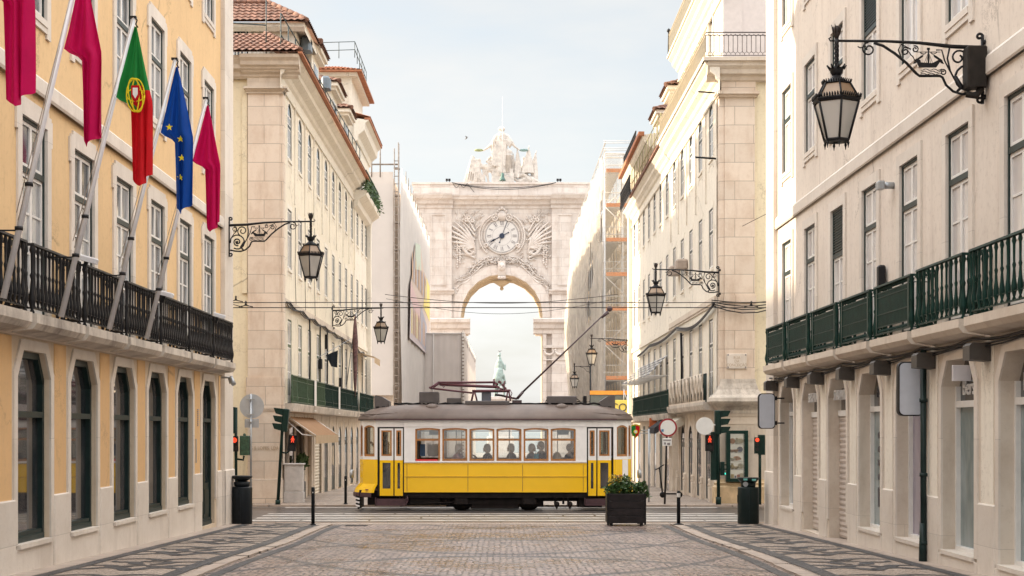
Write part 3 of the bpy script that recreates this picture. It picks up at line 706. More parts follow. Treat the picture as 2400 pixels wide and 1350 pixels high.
# cables under the balconies, down pipe, speaker box, hose plate
mb = MB(Mg)
for o, r_ in ((0, .022), (.05, .015), (.09, .012)):
    mb.tube([(u, -.07 - .02*math.sin(u*3 + o*40), 2.97 - o - .05*abs(math.sin(u*1.13 + o*9))) for u in rng(-39, -15, 60)], r_, 5)
put('wall_cable', mb, black, RB)
mb = MB(Mg); mb.tube([(-24.78, -.09, 2.95), (-24.78, -.09, -.55)], .05, 10); 
for z in (-.2, .9, 2.1): mb.lathe([(.065, 0), (.065, .06)], (-24.78, -.09, z), 10)
mb.lathe([(.07, 0), (.05, .75)], (-24.78, -.10, -.6), 10); put('down_pipe', mb, green_d, RB)
mb = MB(Mg); mb.bev(-27.62, -27.42, -.16, -.03, 4.15, 4.6, .03); put('speaker_box', mb, black, RB)
mb = MB(Mg); mb.tube([(-27.0, -.2, 5.95), (-27.0, 0, 5.95)], .06, 8); mb.bev(-27.12, -26.88, -.3, -.18, 5.88, 6.02, .02); put('camera_housing', mb, metal_g, RB)
mb = MB(Mg); mb.lathe([(.0, 0), (.13, 0), (.13, .04), (.09, .05), (.09, .03), (.0, .03)], (0, 0, 0), 20, sx=1, sy=2.0); 
for i, p in enumerate(mb.v): pass
put('vent_plate', mb, plain('bronze', (.05, .035, .02), .4, .6), RB, FR(6.86, 21.85, .18) @ Matrix.Rotation(R(90), 4, 'X'))
# lettering on the transoms and fascias
letm = plain('dark_lettering', (.05, .05, .06), .5)
for k in (6, 5, 3, 2):
    text('window_lettering', 'PULL&BEAR', .30, letm, RB, FR(6.9 + .07, 20.4 + 2.77*k, 5.86), .002, sx=.72)
whl = plain('pale_lettering', (.62, .6, .58), .5)
for k, s, sz, mt, yy, sx in ((5, 'BERSHKA', .3, whl, .06, .8), (4, 'STRADIVARIUS', .3, whl, .06, .62), (3, 'PULL&', .30, letm, .215, .8)):
    text('shop_lettering', s, sz, mt, RB, FR(6.9 + yy, 20.4 + 2.77*k, 2.36), .02, sx=sx)
for k in (1, 0): text('shop_lettering', 'Bershka', .36, whl, RB, FR(6.9 + .225, 20.4 + 2.77*k, 2.30), .01, sx=.95)
mb = MB(FR(6.9, 20.4 + 2.77*3, 0))
for i in range(5): mb.disc((-.35, 1.55 - i*.26), .06, .235, .25, 14)
mb.box(-.4, -.3, .235, .25, .2, .45); put('shop_sticker', mb, letm, RB)
# ================= the corner buildings across the cross street =================
def panel_railing(L, h, mat, backing, depth=.3):
    """railing section with metal sheet behind its bars; anchor left end at floor level, wall side y=0"""
    mb = MB(); y = -depth
    mb.prof([(y-.03, h-.04), (y-.03, h), (y+.03, h), (y+.03, h-.04)], 0, L); mb.box(0, L, y-.012, y+.012, .04, .07); mb.box(0, L, y-.012, y+.012, h*.80, h*.82); mb.box(0, L, y-.012, y+.012, .22, .235)
    n = max(2, round(L/.115))
    for i in range(n): x = L*(i+.5)/n; mb.box(x-.011, x+.011, y-.011, y+.011, 0, h-.03)
    for x in (0, L): baluster(mb, x, y, -.02, h+.03, .028, n=6)
    o = put('railing', mb, mat, None, I4, center=False)
    if backing:
        mb = MB(); mb.box(.06, L-.06, y+.03, y+.04, .08, h-.1)
        put('screen', mb, backing, o, I4, center=False)
    return o
cop = plain('olive_screen', (.10, .15, .085), .6, var=.35, scale=4); cog = plain('teal_screen', (.012, .085, .07), .55, var=.35, scale=4)
W1 = window(1.0, 2.9, 2.0, True, green_o, white_w, pane_m, None, cream, .18, 0, rows=2, panel=.2, sill=False, dpt=.018, fy=.012, sp=.012)
W1d = window(1.0, 2.9, 2.0, True, green_d, white_w, pane_m, None, cream, .18, 0, rows=2, panel=.2, sill=False, dpt=.018, fy=.012, sp=.012)
W2 = window(1.0, 2.06, 1.25, True, green_d, white_w, pane_m, None, cream2, .17, .3, rows=1, dpt=.018, fy=.012, sp=.012)
W3 = window(1.0, 1.95, 1.15, True, green_d, white_w, pane_m, ('arc', .42), cream2, .16, .34, rows=2, dpt=.018, fy=.012, sp=.012)
DG = window(1.25, 2.75, 2.0, True, green_d, green_d, pane_s, ('arc', .5), stone_s, .2, 0, rows=1, panel=.5, sill=False, dpt=.018, fy=.012, sp=.012)
def cornice_run(mb, u0, u1, z, out=.6, y=0., m=0):
    mb.prof([(y, z-1.05), (y-.06, z-1.05), (y-.08, z-.98), (y-.02, z-.93), (y-.02, z-.62), (y-.10, z-.56), (y-.16, z-.45), (y-out*.62, z-.34), (y-out*.66, z-.2), (y-out*.95, z-.08), (y-out, z), (y, z)], u0, u1, m)
def mid_block(root, side, xw, y0, y1, cents, first_open, wallm, z_top=14.0):
    FX = FL if side < 0 else FR; sg = 1 if side < 0 else -1
    def U(u): return sg * u
    def rngU(a, b): return tuple(sorted((U(a), U(b))))
    M = FX(xw); mb = MB(M); up = []; lo = []
    for c in cents:
        for z, h, w, hd in ((2.55, 2.9, .5, None), (7.17, 2.06, .5, None), (10.93, 1.95, .5, ('arc', .42))):
            a, b = rngU(c-w, c+w); up.append((a, b, z, z+h, hd))
    for (a, b, z0, z1, hd) in first_open: p, q = rngU(a, b); lo.append((p, q, z0, z1, hd))
    a, b = rngU(y0, y1)
    mb.wall(a, b, -1.8, 2.3, lo, .3, 1, 1); mb.wall(a, b, 2.3, z_top, up, .12, 0, 0)
    return mb, M, U, rngU
# ---- left corner building
L2 = thing('cream_corner_building', (-7.3, 51.0, -.8), 'cream corner building left of the tram with stone corner pilaster, tiled roof and green balcony', 'building')
cl = [52.9 + 2.75*j for j in range(9)]
lo = [(51.75, 57.3, -.45, 1.95, None)] + [(c-.66, c+.66, -1.0, 1.85, ('arc', .45)) for c in cl[2:]]
lo[1] = (57.9, 59.1, -1.0, 1.9, None); lo[2] = (60.2, 62.5, -1.0, 1.7, None)
mb, M, U, rU = mid_block(L2, -1, -7.3, 51.4, 76.0, cl, lo, cream)
put('wall', mb, [cream, stone_s], L2)
for W_, zz, cc in ((W1, 2.55, cl[:4]), (W1d, 2.55, cl[4:]), (W2, 7.17, cl), (W3, 10.93, cl)):
    for c in cc: dup(W_, FL(-7.3, c, zz), L2)
for c in cl[4:]: dup(DG, FL(-7.3, c, -.92), L2)
for c in cl[1:]: mb = MB(M); mb.bev(c-1.375-.16, c-1.375+.16, -.025, .02, -1.4, 2.25, .02); put('ground_pilaster', mb, stone_s, L2)
mb = MB(M); mb.box(51.4, 76, -.07, 0, 5.86, 6.08); put('string_course', mb, stone_s, L2)
mb = MB(M); cornice_run(mb, 50.7, 76.2, 14.0, .62)
for c in cl: mb.box(c+1.2, c+1.3, -.05, 0, 9.6, 12.95)
put('cornice', mb, cream2, L2)
mb = MB(M); mb.prof([(.0, 2.24), (-.34, 2.28), (-.38, 2.5), (-.38, 2.55), (0, 2.55)], 51.3, 76.0); put('balcony_slab', mb, stone_d, L2)
for i in range(9):
    a = 51.35 if i == 0 else 52.6 + 2.75*(i-1)*1.0; L = 1.2 if i == 0 else 2.7
    o = panel_railing(L, .95, green_o if i < 4 else green_b, None if i == 0 else (cop if i < 4 else cog), .3); mk = FL(-7.3, a, 2.55)
    place(o, [mk], L2)
mb = MB(M)
for a in (57.1, 65.6): mb = MB(M); mb.box(a, a+.62, -.36, -.35, 2.35, 3.5); put('white_notice', mb, white_w, L2)
# corner: front pilaster and recessed front wall
FM = FF(51.0); mb = MB(FM)
mb.box(-8.42, -7.36, 0, .5, 3.4, 12.9); mb.box(-8.47, -7.31, -.05, .5, 2.36, 3.4); mb.box(-8.42, -7.33, .0, .5, -1.4, 2.3); mb.bev(-8.46, -7.29, -.05, .5, -1.4, .02, .02)
mb.box(-8.44, -7.30, -.03, .5, 2.3, 2.36); mb.box(-7.36, -7.24, .05, .5, 2.36, 12.9)
put('corner_pilaster', mb, stone, L2)
mb = MB(FM); mb.wall(-34, -8.42, -1.4, 14.0, [(-12.2, -11.0, 3.0, 5.6, None)], .2, y=.12); mb.box(-8.62, -8.45, .06, .12, 6.2, 13.0); mb.box(-34, -8.46, .04, .12, -1.4, .02); put('front_wall', mb, sand, L2)
mb = MB(FM)
for (z0, z1, o) in ((12.9, 12.96, .12), (12.96, 13.02, .2), (12.82, 12.9, .06)): mb.box(-8.42-o*.6, -7.3+o, -o, .4, z0, z1)
mb.box(-8.44, -7.28, -.04, .4, 13.02, 13.45)
mb.prof([(0, 13.3), (-.10, 13.38), (-.14, 13.5), (-.34, 13.58), (-.38, 13.72), (-.5, 13.86), (-.52, 13.98), (0, 14.0)], -34, -6.72)
mb.prof([(-.1, 13.42), (-.24, 13.5), (-.28, 13.6), (-.46, 13.68), (-.5, 13.8), (-.6, 13.9), (-.62, 14.0), (-.1, 14.0)], -8.6, -6.66)
put('front_cornice', mb, stone_s, L2)
mb = MB(); tiles(mb, (-30, 50.3, 14.06), (-6.55, 50.3, 14.06), (-8.2, 53.4, 15.4), (-30, 53.4, 15.4), m=0)
tiles(mb, (-6.55, 50.3, 14.06), (-6.55, 76.1, 14.06), (-8.6, 76.1, 15.0), (-8.3, 53.4, 15.4), row=.6); ridge(mb, (-6.6, 50.4, 14.12), (-8.2, 53.4, 15.45)); put('roof', mb, terra, L2)
mb = MB(); mb.box(-6.66, -6.52, 50.3, 76.2, 13.99, 14.055); put('gutter', mb, terra_e, L2)
mb = MB(); mb.box(-58, -8.4, 51.3, 76, 13.6, 13.98); mb.box(-58, -33.9, 51.12, 51.4, -1.4, 14); put('rear_wall', mb, cream, L2)  # lengthened past the visible frontage to block the low sun
mb = MB(); mb.box(-74, -64, 30, 64, -1.2, 25.5); mb.at(FL(-63.9)); [mb.box(u, u+1.1, -.05, .05, z, z+2) for u in range(31, 63, 3) for z in (3, 7, 11, 15, 19)]; tagit(put('sun_block_building', mb, cream), 'unseen tall cream building added far off to the left to shade the greige facade', 'building')  # out of view, added to keep low sun off the lower right facade
def rail_frame(mb, pts, h, n, r=.022, mids=(0.5,)):
    for (p, q) in zip(pts, pts[1:]):
        p, q = Vector(p), Vector(q); k = max(1, round((q-p).length / n))
        for t in [*mids, 1.0]: mb.tube([p + Vector((0,0,h*t)), q + Vector((0,0,h*t))], r, 5)
        for i in range(k+1): a = p + (q-p)*i/k; mb.tube([a, a + Vector((0,0,h))], r, 5)
railg = plain('rail_dark_green', (.03, .055, .06), .5)
mb = MB(); rail_frame(mb, [(-30, 51.2, 14.3), (-9.3, 51.2, 14.3), (-7.9, 51.6, 14.3)], 1.9, 9, .022); rail_frame(mb, [(-7.35, 51.2, 14.1), (-7.0, 76, 14.1)], 1.45, 1.65, .022); put('roof_railing', mb, railg, L2)
# attic storey with corrugated cladding and dormers
def attic(mb, x0, x1, y0, y1, z0, z1, m=0): mb.box(x0, x1, y0, y1, z0, z1, m)
mb = MB(); mb.box(-30, -7.4, 55, 58, 14.2, 16.0)
for i in range(60): x = -16 + i*.13; mb.box(x, x+.06, 54.95, 55, 14.9, 15.86)
mb.prof([(54.75, 15.86), (54.6, 16.0), (54.6, 16.14), (58.2, 16.14), (58.2, 15.86)], -30, -7.0); put('attic', mb, cream2, L2)
mb = MB(); tiles(mb, (-30, 54.45, 16.15), (-6.85, 54.45, 16.15), (-8.6, 56.6, 17.35), (-30, 56.6, 17.35)); tiles(mb, (-6.85, 54.45, 16.15), (-6.85, 58.5, 16.15), (-8.6, 58.5, 17.35), (-8.6, 56.6, 17.35)); ridge(mb, (-30, 56.6, 17.42), (-8.6, 56.6, 17.42)); ridge(mb, (-8.6, 56.6, 17.42), (-6.9, 54.5, 16.22)); put('attic_roof', mb, terra, L2)
wA = window(1.1, 1.3, 0, True, green_d, white_w, pane_s, None, cream2, .1, 0, rows=2, dpt=.02); place(wA, [FF(54.93, -9.6, 14.75)], L2)
def dormer(root, xf, side, ya, yb, z0=13.95, z1=16.15, dx=2.8):
    """little gabled storey over the eave; front face toward the street"""
    xi = xf + side*dx; x0, x1 = sorted((xf, xi)); mb = MB()
    mb.box(x0, x1, ya, yb, z0, z1-.3); e = .32
    q0, q1 = sorted((xf - side*e, xi)); mb.box(q0+.1*(side>0), q1-.1*(side<0), ya-.18, yb+.18, z1-.3, z1-.16); mb.box(q0, q1, ya-e, yb+e, z1-.16, z1)
    o = put('dormer', mb, cream2, root)
    mb = MB(); xe = xf - side*(e+.08); zt = z1 + .62; ym = (ya+yb)/2; xr = xf + side*1.0
    tiles(mb, (xe, ya-e-.06, z1+.01), (xi, ya-e-.06, z1+.01), (xi, ym, zt), (xr, ym, zt), row=.4); tiles(mb, (xe, yb+e, z1+.01), (xi, yb+e, z1+.01), (xi, ym, zt), (xr, ym, zt), row=.4); tiles(mb, (xe, ya-e-.06, z1+.01), (xe, yb+e, z1+.01), (xr, ym, zt), (xr, ym+.01, zt), row=.4)
    ridge(mb, (xr, ym, zt), (xi, ym, zt)); ridge(mb, (xe, ya-e, z1+.04), (xr, ym, zt)); put('dormer_roof', mb, terra, o)
    w = (yb-ya)/2*.6; mb = MB((FL(xf, 0) if side < 0 else FR(xf, 0))); s = 1 if side < 0 else -1; u0, u1 = sorted((s*(ym-w), s*(ym+w)))
    mb.box(u0, u1, -.03, .02, z0+.3, z1-.55); mb.box(u0+.08, u1-.08, -.045, .0, z0+.38, z1-.63, 1); put('dormer_window', mb, [white_w, pane], o)
for a, b in ((58.3, 60.6), (64.9, 67.4), (70.2, 72.2)): dormer(L2, -7.2, -1, a, b, 14.0, 16.3)
vb = plain('blue_grey_vent', (.16, .20, .24), .5)
for y in (56.3, 62.6): mb = MB(); mb.bev(-7.35, -7.0, y, y+.7, 15.6, 16.1, .08); put('roof_vent', mb, vb, L2)
# shop window, doors, shutter
mb = MB(M)
for u in (51.8, 53.6, 55.4, 57.2): mb.box(u-.05, u+.05, .1, .2, -.45, 1.95)
mb.box(51.75, 57.3, .1, .2, -.45, -.32); mb.box(51.75, 57.3, .1, .2, 1.8, 1.95); o = put('shop_window', mb, stone_s, L2)
mb = MB(M); mb.face([(51.75, .16, -.45), (57.3, .16, -.45), (57.3, .16, 1.95), (51.75, .16, 1.95)][::-1]); put('pane', mb, pane_s, o, fix=False)
mb = MB(M); z = -1.05
while z < 1.6: mb.prof([(.1, z), (.08, z+.06), (.1, z+.12)], 60.2, 62.5, ends=False); z += .125
put('roller_shutter', mb, plain('cream_shutter', (.66, .6, .5), .6), L2)
mb = MB(M); mb.box(57.9, 59.1, .12, .2, -1.1, 1.9); put('wooden_door', mb, plain('brown_door', (.28, .19, .11), .6, var=.3), L2)
# cables, pipes and street furniture fixed to the wall
mb = MB(M)
for k in range(3): mb.tube([(u, -.10-.02*k, 6.02 - .05*k - .13*abs(math.sin(u*.9+k*.7)) - .01*(u-51)) for u in rng(51.4, 82, 70)], .025-.005*k, 5)
for u in (58.1, 61.5, 64.0, 69.9): mb.tube([(u, -.05, 5.9), (u+.06*math.sin(u), -.06, 4.6), (u-.05, -.05, 3.4), (u, -.05, 2.4)], .03, 5)
for u in (54.2, 56.9, 59.8): mb.tube([(u, -.03, 9.5), (u+.15, -.03, 8.2), (u-.05, -.03, 7.4), (u+.2, -.03, 6.1)], .011, 4)
put('wall_cable', mb, black, L2)
for u0, u1, z0_, z1_ in ((61.4, 61.7, 4.1, 4.5), (63.4, 63.65, 5.0, 5.6), (68.9, 69.2, 3.6, 4.0)): mb = MB(M); mb.bev(u0, u1, -.12, 0, z0_, z1_, .02); put('equipment_box', mb, black, L2)
text('engraved_lettering', 'MARTINS & LOPES, LDA', .17, plain('engraving', (.50, .38, .26), .8), L2, FF(50.985, -8.1, 1.05), .003, sx=.8)
plq = plain('plaque', (.62, .56, .47), .6, var=.2)
mb = MB(M); mb.bev(51.5, 52.0, -.05, 0, 3.9, 5.0, .01); put('wall_plaque', mb, plq, L2)
# ---- building beyond it
L3 = thing('white_terrace_building', (-7.3, 76.0, -1.1), 'taller pale building beyond the cream corner building, with planted green roof terrace', 'building')
cl3 = [77.6, 80.3, 82.4]
mb, M3, U, rU = mid_block(L3, -1, -7.28, 76.0, 83.4, cl3, [(c-.6, c+.6, -1.1, 1.85, ('arc', .45)) for c in cl3], cream2)
mb.at(None); mb.box(-30, -7.2, 83.38, 83.6, -1.4, 16.3); mb.box(-7.3, -7.05, 82.9, 83.5, -1.4, 13.4); put('wall', mb, [cream2, stone_s], L3)
for W_, zz in ((W1d, 2.55), (W2, 7.17), (W3, 10.93), (DG, -.92)):
    for c in cl3: dup(W_, FL(-7.28, c, zz), L3)
mb = MB(M3); mb.prof([(0, 12.6), (-.2, 12.75), (-.25, 13.0), (-.62, 13.25), (-.66, 13.45), (0, 13.5)], 75.6, 83.9); put('terrace_ledge', mb, cream2, L3)
mb = MB(M3); mb.prof([(.0, 2.24), (-.34, 2.28), (-.38, 2.5), (-.38, 2.55), (0, 2.55)], 76.0, 83.4); put('balcony_slab', mb, stone_d, L3)
mb = MB(M3); mb.box(76, 83.4, -.06, 0, 5.86, 6.08); put('string_course', mb, cream2, L3); mb = MB(M3)
mb.prof([(.05, 15.9), (-.15, 16.0), (-.2, 16.25), (-.5, 16.5), (-.55, 16.85), (-.72, 17.0), (.0, 17.1)], 76.0, 83.8)
put('cornice', mb, cream2, L3)
mb = MB(); mb.at(M3)
mb.box(76.0, 83.8, -.78, -.5, 17.0, 17.12); mb.at(None); tiles(mb, (-6.5, 76.0, 17.12), (-6.5, 83.9, 17.12), (-9, 83.9, 17.9), (-9, 76.0, 17.9), row=.8); put('roof', mb, terra_e, L3)
mb = MB(); mb.box(-16, -7.2, 76.2, 83.4, 13.5, 17.1); mb.box(-14, -7.5, 76.4, 83, 17.0, 19.2); mb.box(-14.2, -7.15, 76.1, 83.3, 19.2, 19.42); mb.box(-7.6, -7.45, 76.35, 76.5, 17.1, 19.2); put('upper_storey', mb, cream2, L3)
mb = MB(); tiles(mb, (-10.4, 75.9, 19.45), (-6.95, 75.9, 19.45), (-8.4, 78.6, 20.2), (-10.4, 78.6, 20.2), row=.4); tiles(mb, (-6.95, 75.9, 19.45), (-6.95, 83.4, 19.45), (-8.4, 83.4, 20.2), (-8.4, 78.6, 20.2), row=.4); mb.box(-10.5, -6.9, 75.85, 83.5, 19.38, 19.46); put('tower_roof', mb, terra_e, L3)
mb = MB(); mb.box(-11.4, -9.4, 74.0, 80, 14.2, 19.5); put('chimney_stack', mb, cream2, L3)
mb = MB(); rail_frame(mb, [(-11.6, 74.0, 19.5), (-9.4, 74.0, 19.5), (-7.3, 76.5, 20.2), (-7.3, 83, 20.2)], .8, 1.2, .02); put('roof_railing', mb, railg, L3)
for i, a in enumerate((75.9, 78.4, 80.9)): place(panel_railing(2.45, 1.05, green_o, cop, .6), [FL(-7.28, a, 13.45)], L3)
for i, a in enumerate((76.1, 78.75, 81.3)): place(panel_railing(2.5, .95, green_b, cog, .3), [FL(-7.28, a, 2.55)], L3)
mb = MB(M3)
for u in (77.5, 79.6, 81.6): mb.box(u-.4, u+.4, -.04, 0, 14.0, 15.6)
put('upper_window', mb, pane, L3)
leafm = plain('leaf', (.075, .13, .045), .6, var=.5, scale=8)
def leaves(mb, c, rad, n, size, sc=(1,1,1), droop=0.):
    for _ in range(n):
        while True:
            p = Vector([random.uniform(-1, 1) for _ in range(3)])
            if p.length < 1: break
        p = Vector((c[0] + p.x*rad*sc[0], c[1] + p.y*rad*sc[1], c[2] + p.z*rad*sc[2]))
        d = Vector([random.uniform(-1, 1), random.uniform(-1, 1), random.uniform(-.3, 1) - droop]).normalized(); e = d.orthogonal().normalized(); f = d.cross(e)
        a = random.uniform(0, 6.28); e = e*math.cos(a) + f*math.sin(a); l = size*random.uniform(.6, 1.4)
        mb.face([p, p + d*l*.45 + e*l*.28, p + d*l, p + d*l*.45 - e*l*.28])
mb = MB(); random.seed(11)
for y in (75.8, 77.5, 80, 82.3, 83.4): leaves(mb, (-6.65, y, 13.75), .45, 90, .16, (.5, 1, 1), .5)
tagit(put('terrace_plants', mb, leafm), 'green hanging plants along the roof terrace railing of the far left building', 'plants', kind=None)
# ---- right corner building
R2 = thing('white_corner_building', (7.2, 51.0, -.8), 'tall off-white corner building right of the tram with stone pier and rooftop railings', 'building')
cr_ = [52.7 + 2.78*j for j in range(4)] + [63.82]
lo = [(c-.62, c+.62, -.75, 1.85, ('arc', .3)) for c in (53.4, 55.9, 58.4, 60.9)] + [(62.6, 64.6, -1.0, 1.8, None)]
mb, M, U, rU = mid_block(R2, 1, 7.2, 51.4, 65.4, cr_, lo, cream2)
put('wall', mb, [cream2, stone_s], R2)
for W_, zz in ((W1d, 2.55), (W2, 7.17), (W3, 10.93)):
    for c in cr_: dup(W_, FR(7.2, c, zz), R2)
for c in (53.4, 55.9, 58.4, 60.9): dup(DG, FR(7.2, c, -.92), R2)
mb = MB(M); mb.box(-65.4, -51.4, -.07, 0, 5.95, 6.15); mb.prof([(0, 5.86), (-.04, 5.86), (-.04, 5.95), (0, 5.95)], -65.4, -51.4); put('string_course', mb, stone_s, R2)
mb = MB(M); cornice_run(mb, -65.4, -50.6, 13.8, .5); mb.box(-65.6, -50.5, -.56, 0, 13.8, 13.92)
for c in cr_: mb.box(-c-1.3, -c-1.2, -.05, 0, 9.6, 12.7)
put('cornice', mb, cream2, R2)
FM = FF(51.0); mb = MB(FM)
mb.box(7.42, 8.42, 0, .5, 3.3, 12.7); mb.box(7.24, 7.42, .05, .5, 2.4, 12.7); mb.box(7.40, 8.46, -.03, .5, 5.86, 6.12)
for z0, z1, o in ((12.7, 12.78, .10), (12.78, 12.86, .2), (12.86, 12.9, .14)): mb.box(7.3-o, 8.42+o*.6, -o, .4, z0, z1)
mb.box(7.3, 8.44, -.03, .4, 12.9, 13.3)
put('corner_pilaster', mb, stone, R2)
# flared foot of the pilaster, ledge and ground pier
mb = MB()
def ringp(o, z, y=51.0): return [(7.28-o, y-o, z), (8.44+o, y-o, z), (8.44+o, y+.6, z), (7.28-o, y+.6, z)]
mb.grid([ringp(o, z) for o, z in ((0, 3.35), (.02, 3.2), (.08, 3.0), (.2, 2.82), (.34, 2.72), (.36, 2.6), (.30, 2.52), (.14, 2.40), (.08, 2.32), (.08, 2.2))], close=True); put('pilaster_foot', mb, stone_d, R2)
mb = MB(FM); mb.box(7.25, 8.95, -.02, .5, -.3, 2.3); mb.box(7.25, 8.9, -.05, .5, 2.12, 2.3)
for i in range(9): mb.box(7.62 + i*.13, 7.66 + i*.13, -.045, -.01, 1.42, 1.8)
mb.box(7.5, 8.9, -.04, -.01, 1.84, 1.9); mb.box(7.5, 8.9, -.04, -.01, 1.32, 1.38)
put('ground_pier', mb, stone_s, R2)
mb = MB()
def rb(o, z): return [(7.22-o, 50.97-o, z), (9.0+o*.2, 50.97-o, z), (9.0+o*.2, 51.4, z), (7.22-o, 51.4, z)]
mb.grid([rb(o, z) for o, z in ((.0, .02), (.03, -.06), (.12, -.10), (.10, -.18), (.17, -.24), (.17, -1.2))], close=True); put('pier_base', mb, plain('warm_stone_base', (.56, .42, .26), .75, var=.25, scale=3, bmp=.4), R2)
mb = MB(FM); mb.wall(8.42, 34, -1.4, 13.8, [], .2, y=.12); mb.box(9.14, 9.2, .06, .12, 6.3, 12.6); put('front_wall', mb, sand, R2)
mb = MB(FM)
mb.prof([(0, 13.2), (-.10, 13.25), (-.14, 13.36), (-.3, 13.42), (-.34, 13.55), (-.44, 13.66), (-.46, 13.8), (0, 13.8)], 6.8, 34); mb.box(6.66, 34, -.55, 0, 13.8, 13.92); put('front_cornice', mb, stone_s, R2)
def terrace_rail(L, h=.82):
    mb = MB(); mb.box(0, L, -.02, .02, h-.03, h); mb.box(0, L, -.012, .012, h-.12, h-.1); mb.box(0, L, -.012, .012, .04, .06); n = round(L/.15)
    for i in range(n+1):
        x = L*i/n; mb.box(x-.010, x+.010, -.010, .010, .16, h-.1)
        if i < n: xm = x + L/n/2; mb.tube([(x, 0, .17), (xm, 0, .12), (x+L/n, 0, .17)], .011, 4, cap=False); mb.tube([(xm, 0, .12), (xm, 0, .05)], .011, 4, cap=False); mb.tube([(x, 0, h-.14), (xm, 0, h-.07), (x+L/n, 0, h-.14)], .012, 4, cap=False)
    return mb
railb = plain('rail_brown_black', (.07, .055, .05), .5); railc = plain('rail_grey_cream', (.42, .36, .26), .6)  # side and upper railings paler grey-cream than the front one
put('terrace_railing', terrace_rail(12), railb, R2, T(6.72, 50.5, 13.92)); put('terrace_railing', terrace_rail(14.6), railc, R2, FR(6.72, 65.2, 13.92))
mb = MB(); 
Mu = FR(7.5); mb.at(Mu); mb.wall(-64.7, -52.0, 13.8, 17.3, [(-c-.55, -c+.55, 14.2, 16.8, ('arc', .5)) for c in (54.9, 57.7, 60.4, 63.2)], .15); mb.at(None); mb.box(7.52, 34, 64.5, 64.7, 13.8, 17.3); mb.box(7.6, 34, 52.5, 64.5, 17.1, 17.3)
put('upper_storey', mb, cream2, R2)
W4 = window(1.1, 2.6, 1.7, True, white_w, white_w, pane_w, ('arc', .5), cream2, .16, 0, rows=2, sill=False, dpt=.1); place(W4, [FR(7.5, c, 14.2) for c in (54.9, 57.7, 60.4, 63.2)], R2)
mb = MB(FF(52.0)); mb.box(7.5, 8.15, -.04, .3, 13.8, 17.3); mb.box(8.15, 34, .0, .3, 13.8, 17.3); put('upper_front_wall', mb, plain('lilac_render', (.66, .60, .58), .85, var=.06), R2)
mb = MB(Mu); cornice_run(mb, -64.9, -51.6, 17.35, .45); mb.box(-65, -51.5, -.5, 0, 17.35, 17.45); put('upper_cornice', mb, cream, R2)
put('upper_railing', terrace_rail(13.2, .9), railc, R2, FR(7.08, 64.9, 17.45))
mb = MB(); mb.lathe([(.05, 0), (.03, 1.0), (.08, 1.05), (.08, 1.12), (0, 1.2)], (7.08, 64.95, 17.45), 8); put('railing_finial', mb, black, R2)
# stone balustrade balcony with iron, then cables
mb = MB(M); mb.prof([(0, 2.3), (-.36, 2.34), (-.42, 2.5), (-.42, 2.6), (0, 2.6)], -63.0, -51.6); put('balcony_slab', mb, stone_d, R2)
def stone_baluster_bay(L):
    mb = MB(); y = -.34
    for x in (0, L*.5):
        for s in (-1, 1): mb.tube([(x + s*.28, y, .02), (x + s*.34, y, .3), (x + s*.16, y, .5), (x + s*.2, y, .75), (x + s*.34, y, .98)], [.035, .03, .05, .045, .03], 6)
    mb.box(-.1, L, y-.06, y+.06, .0, .06)
    return mb
for u in (62.3, 60.0, 57.7, 55.4, 53.5): put('stone_balustrade', stone_baluster_bay(2.1 if u > 54 else 1.6), stone_s, R2, FR(7.2, u, 2.6), center=False)
put('balcony_railing', (lambda mb: (rail_frame(mb, [(6.9, 51.7, 2.6), (6.9, 63, 2.6)], .95, .16, .016, (.1,)), mb)[1])(MB()), green_d, R2)
mb = MB(M)
for k in range(3): mb.tube([(-u, -.1-.02*k, 5.9 - .35*abs(math.sin((u-51)*.28))*(1 if u < 62 else .4) - .05*k - .008*(u-51)) for u in rng(51.2, 80, 60)], .035-.008*k, 5)
mb.tube([(-60.9, -.08, 5.5), (-60.8, -.06, 4.2), (-60.9, -.05, 2.7)], .05, 5); mb.at(None)
for k in range(4): mb.tube([(6.95 + (14-6.95)*t, 50.8, 5.95 - .06*k - .22*math.sin(math.pi*min(1, t*3)) * (.4+.25*k)) for t in rng(0, 1, 14)], .018, 5)
put('wall_cable', mb, black, R2)
mb = MB(M)
for u in (59.6, 62.1): mb.bev(-u-.4, -u+.4, -.45, 0, 7.6+.3, 8.25, .06)
put('shutter_box', mb, kerbm, R2)
mb = MB(M); 
for i, (z, zz) in enumerate(((10.6, 11.0), (6.6, 6.9))[:1]): mb.tube([(-51.5, 0, 10.75), (-51.5, -.7, 10.8)], .035, 6)
mb.tube([(-51.5, 0, 12.95), (-51.5, -.6, 13.0)], .03, 6); put('wall_bracket', mb, black, R2)
gcase0 = plain('shop_green', (.03, .05, .045), .4)
# ---- right, beyond
R3 = thing('far_white_building', (7.2, 65.4, -1.0), 'lower pale building beyond the white corner building, with tiled dormers and a striped awning', 'building')
c3 = [66.6 + 2.72*j for j in range(7)]
mb, M, U, rU = mid_block(R3, 1, 7.2, 65.4, 85.0, c3, [(c-.6, c+.6, -1.2, 1.85, None) for c in c3], cream2)
mb.at(None); mb.box(7.2, 34, 84.98, 85.2, -1.4, 14); mb.box(6.98, 7.3, 84.3, 85.05, -1.4, 13.4); put('wall', mb, [cream2, stone_s], R3)
for W_, zz in ((W1d, 2.55), (W2, 7.17), (W3, 10.93)):
    for c in c3: dup(W_, FR(7.2, c, zz), R3)
mb = MB(M); mb.box(-85, -65.4, -.07, 0, 5.86, 6.1); put('string_course', mb, cream2, R3)
mb = MB(M); cornice_run(mb, -85.2, -65.4, 13.75, .45)
put('cornice', mb, cream2, R3)
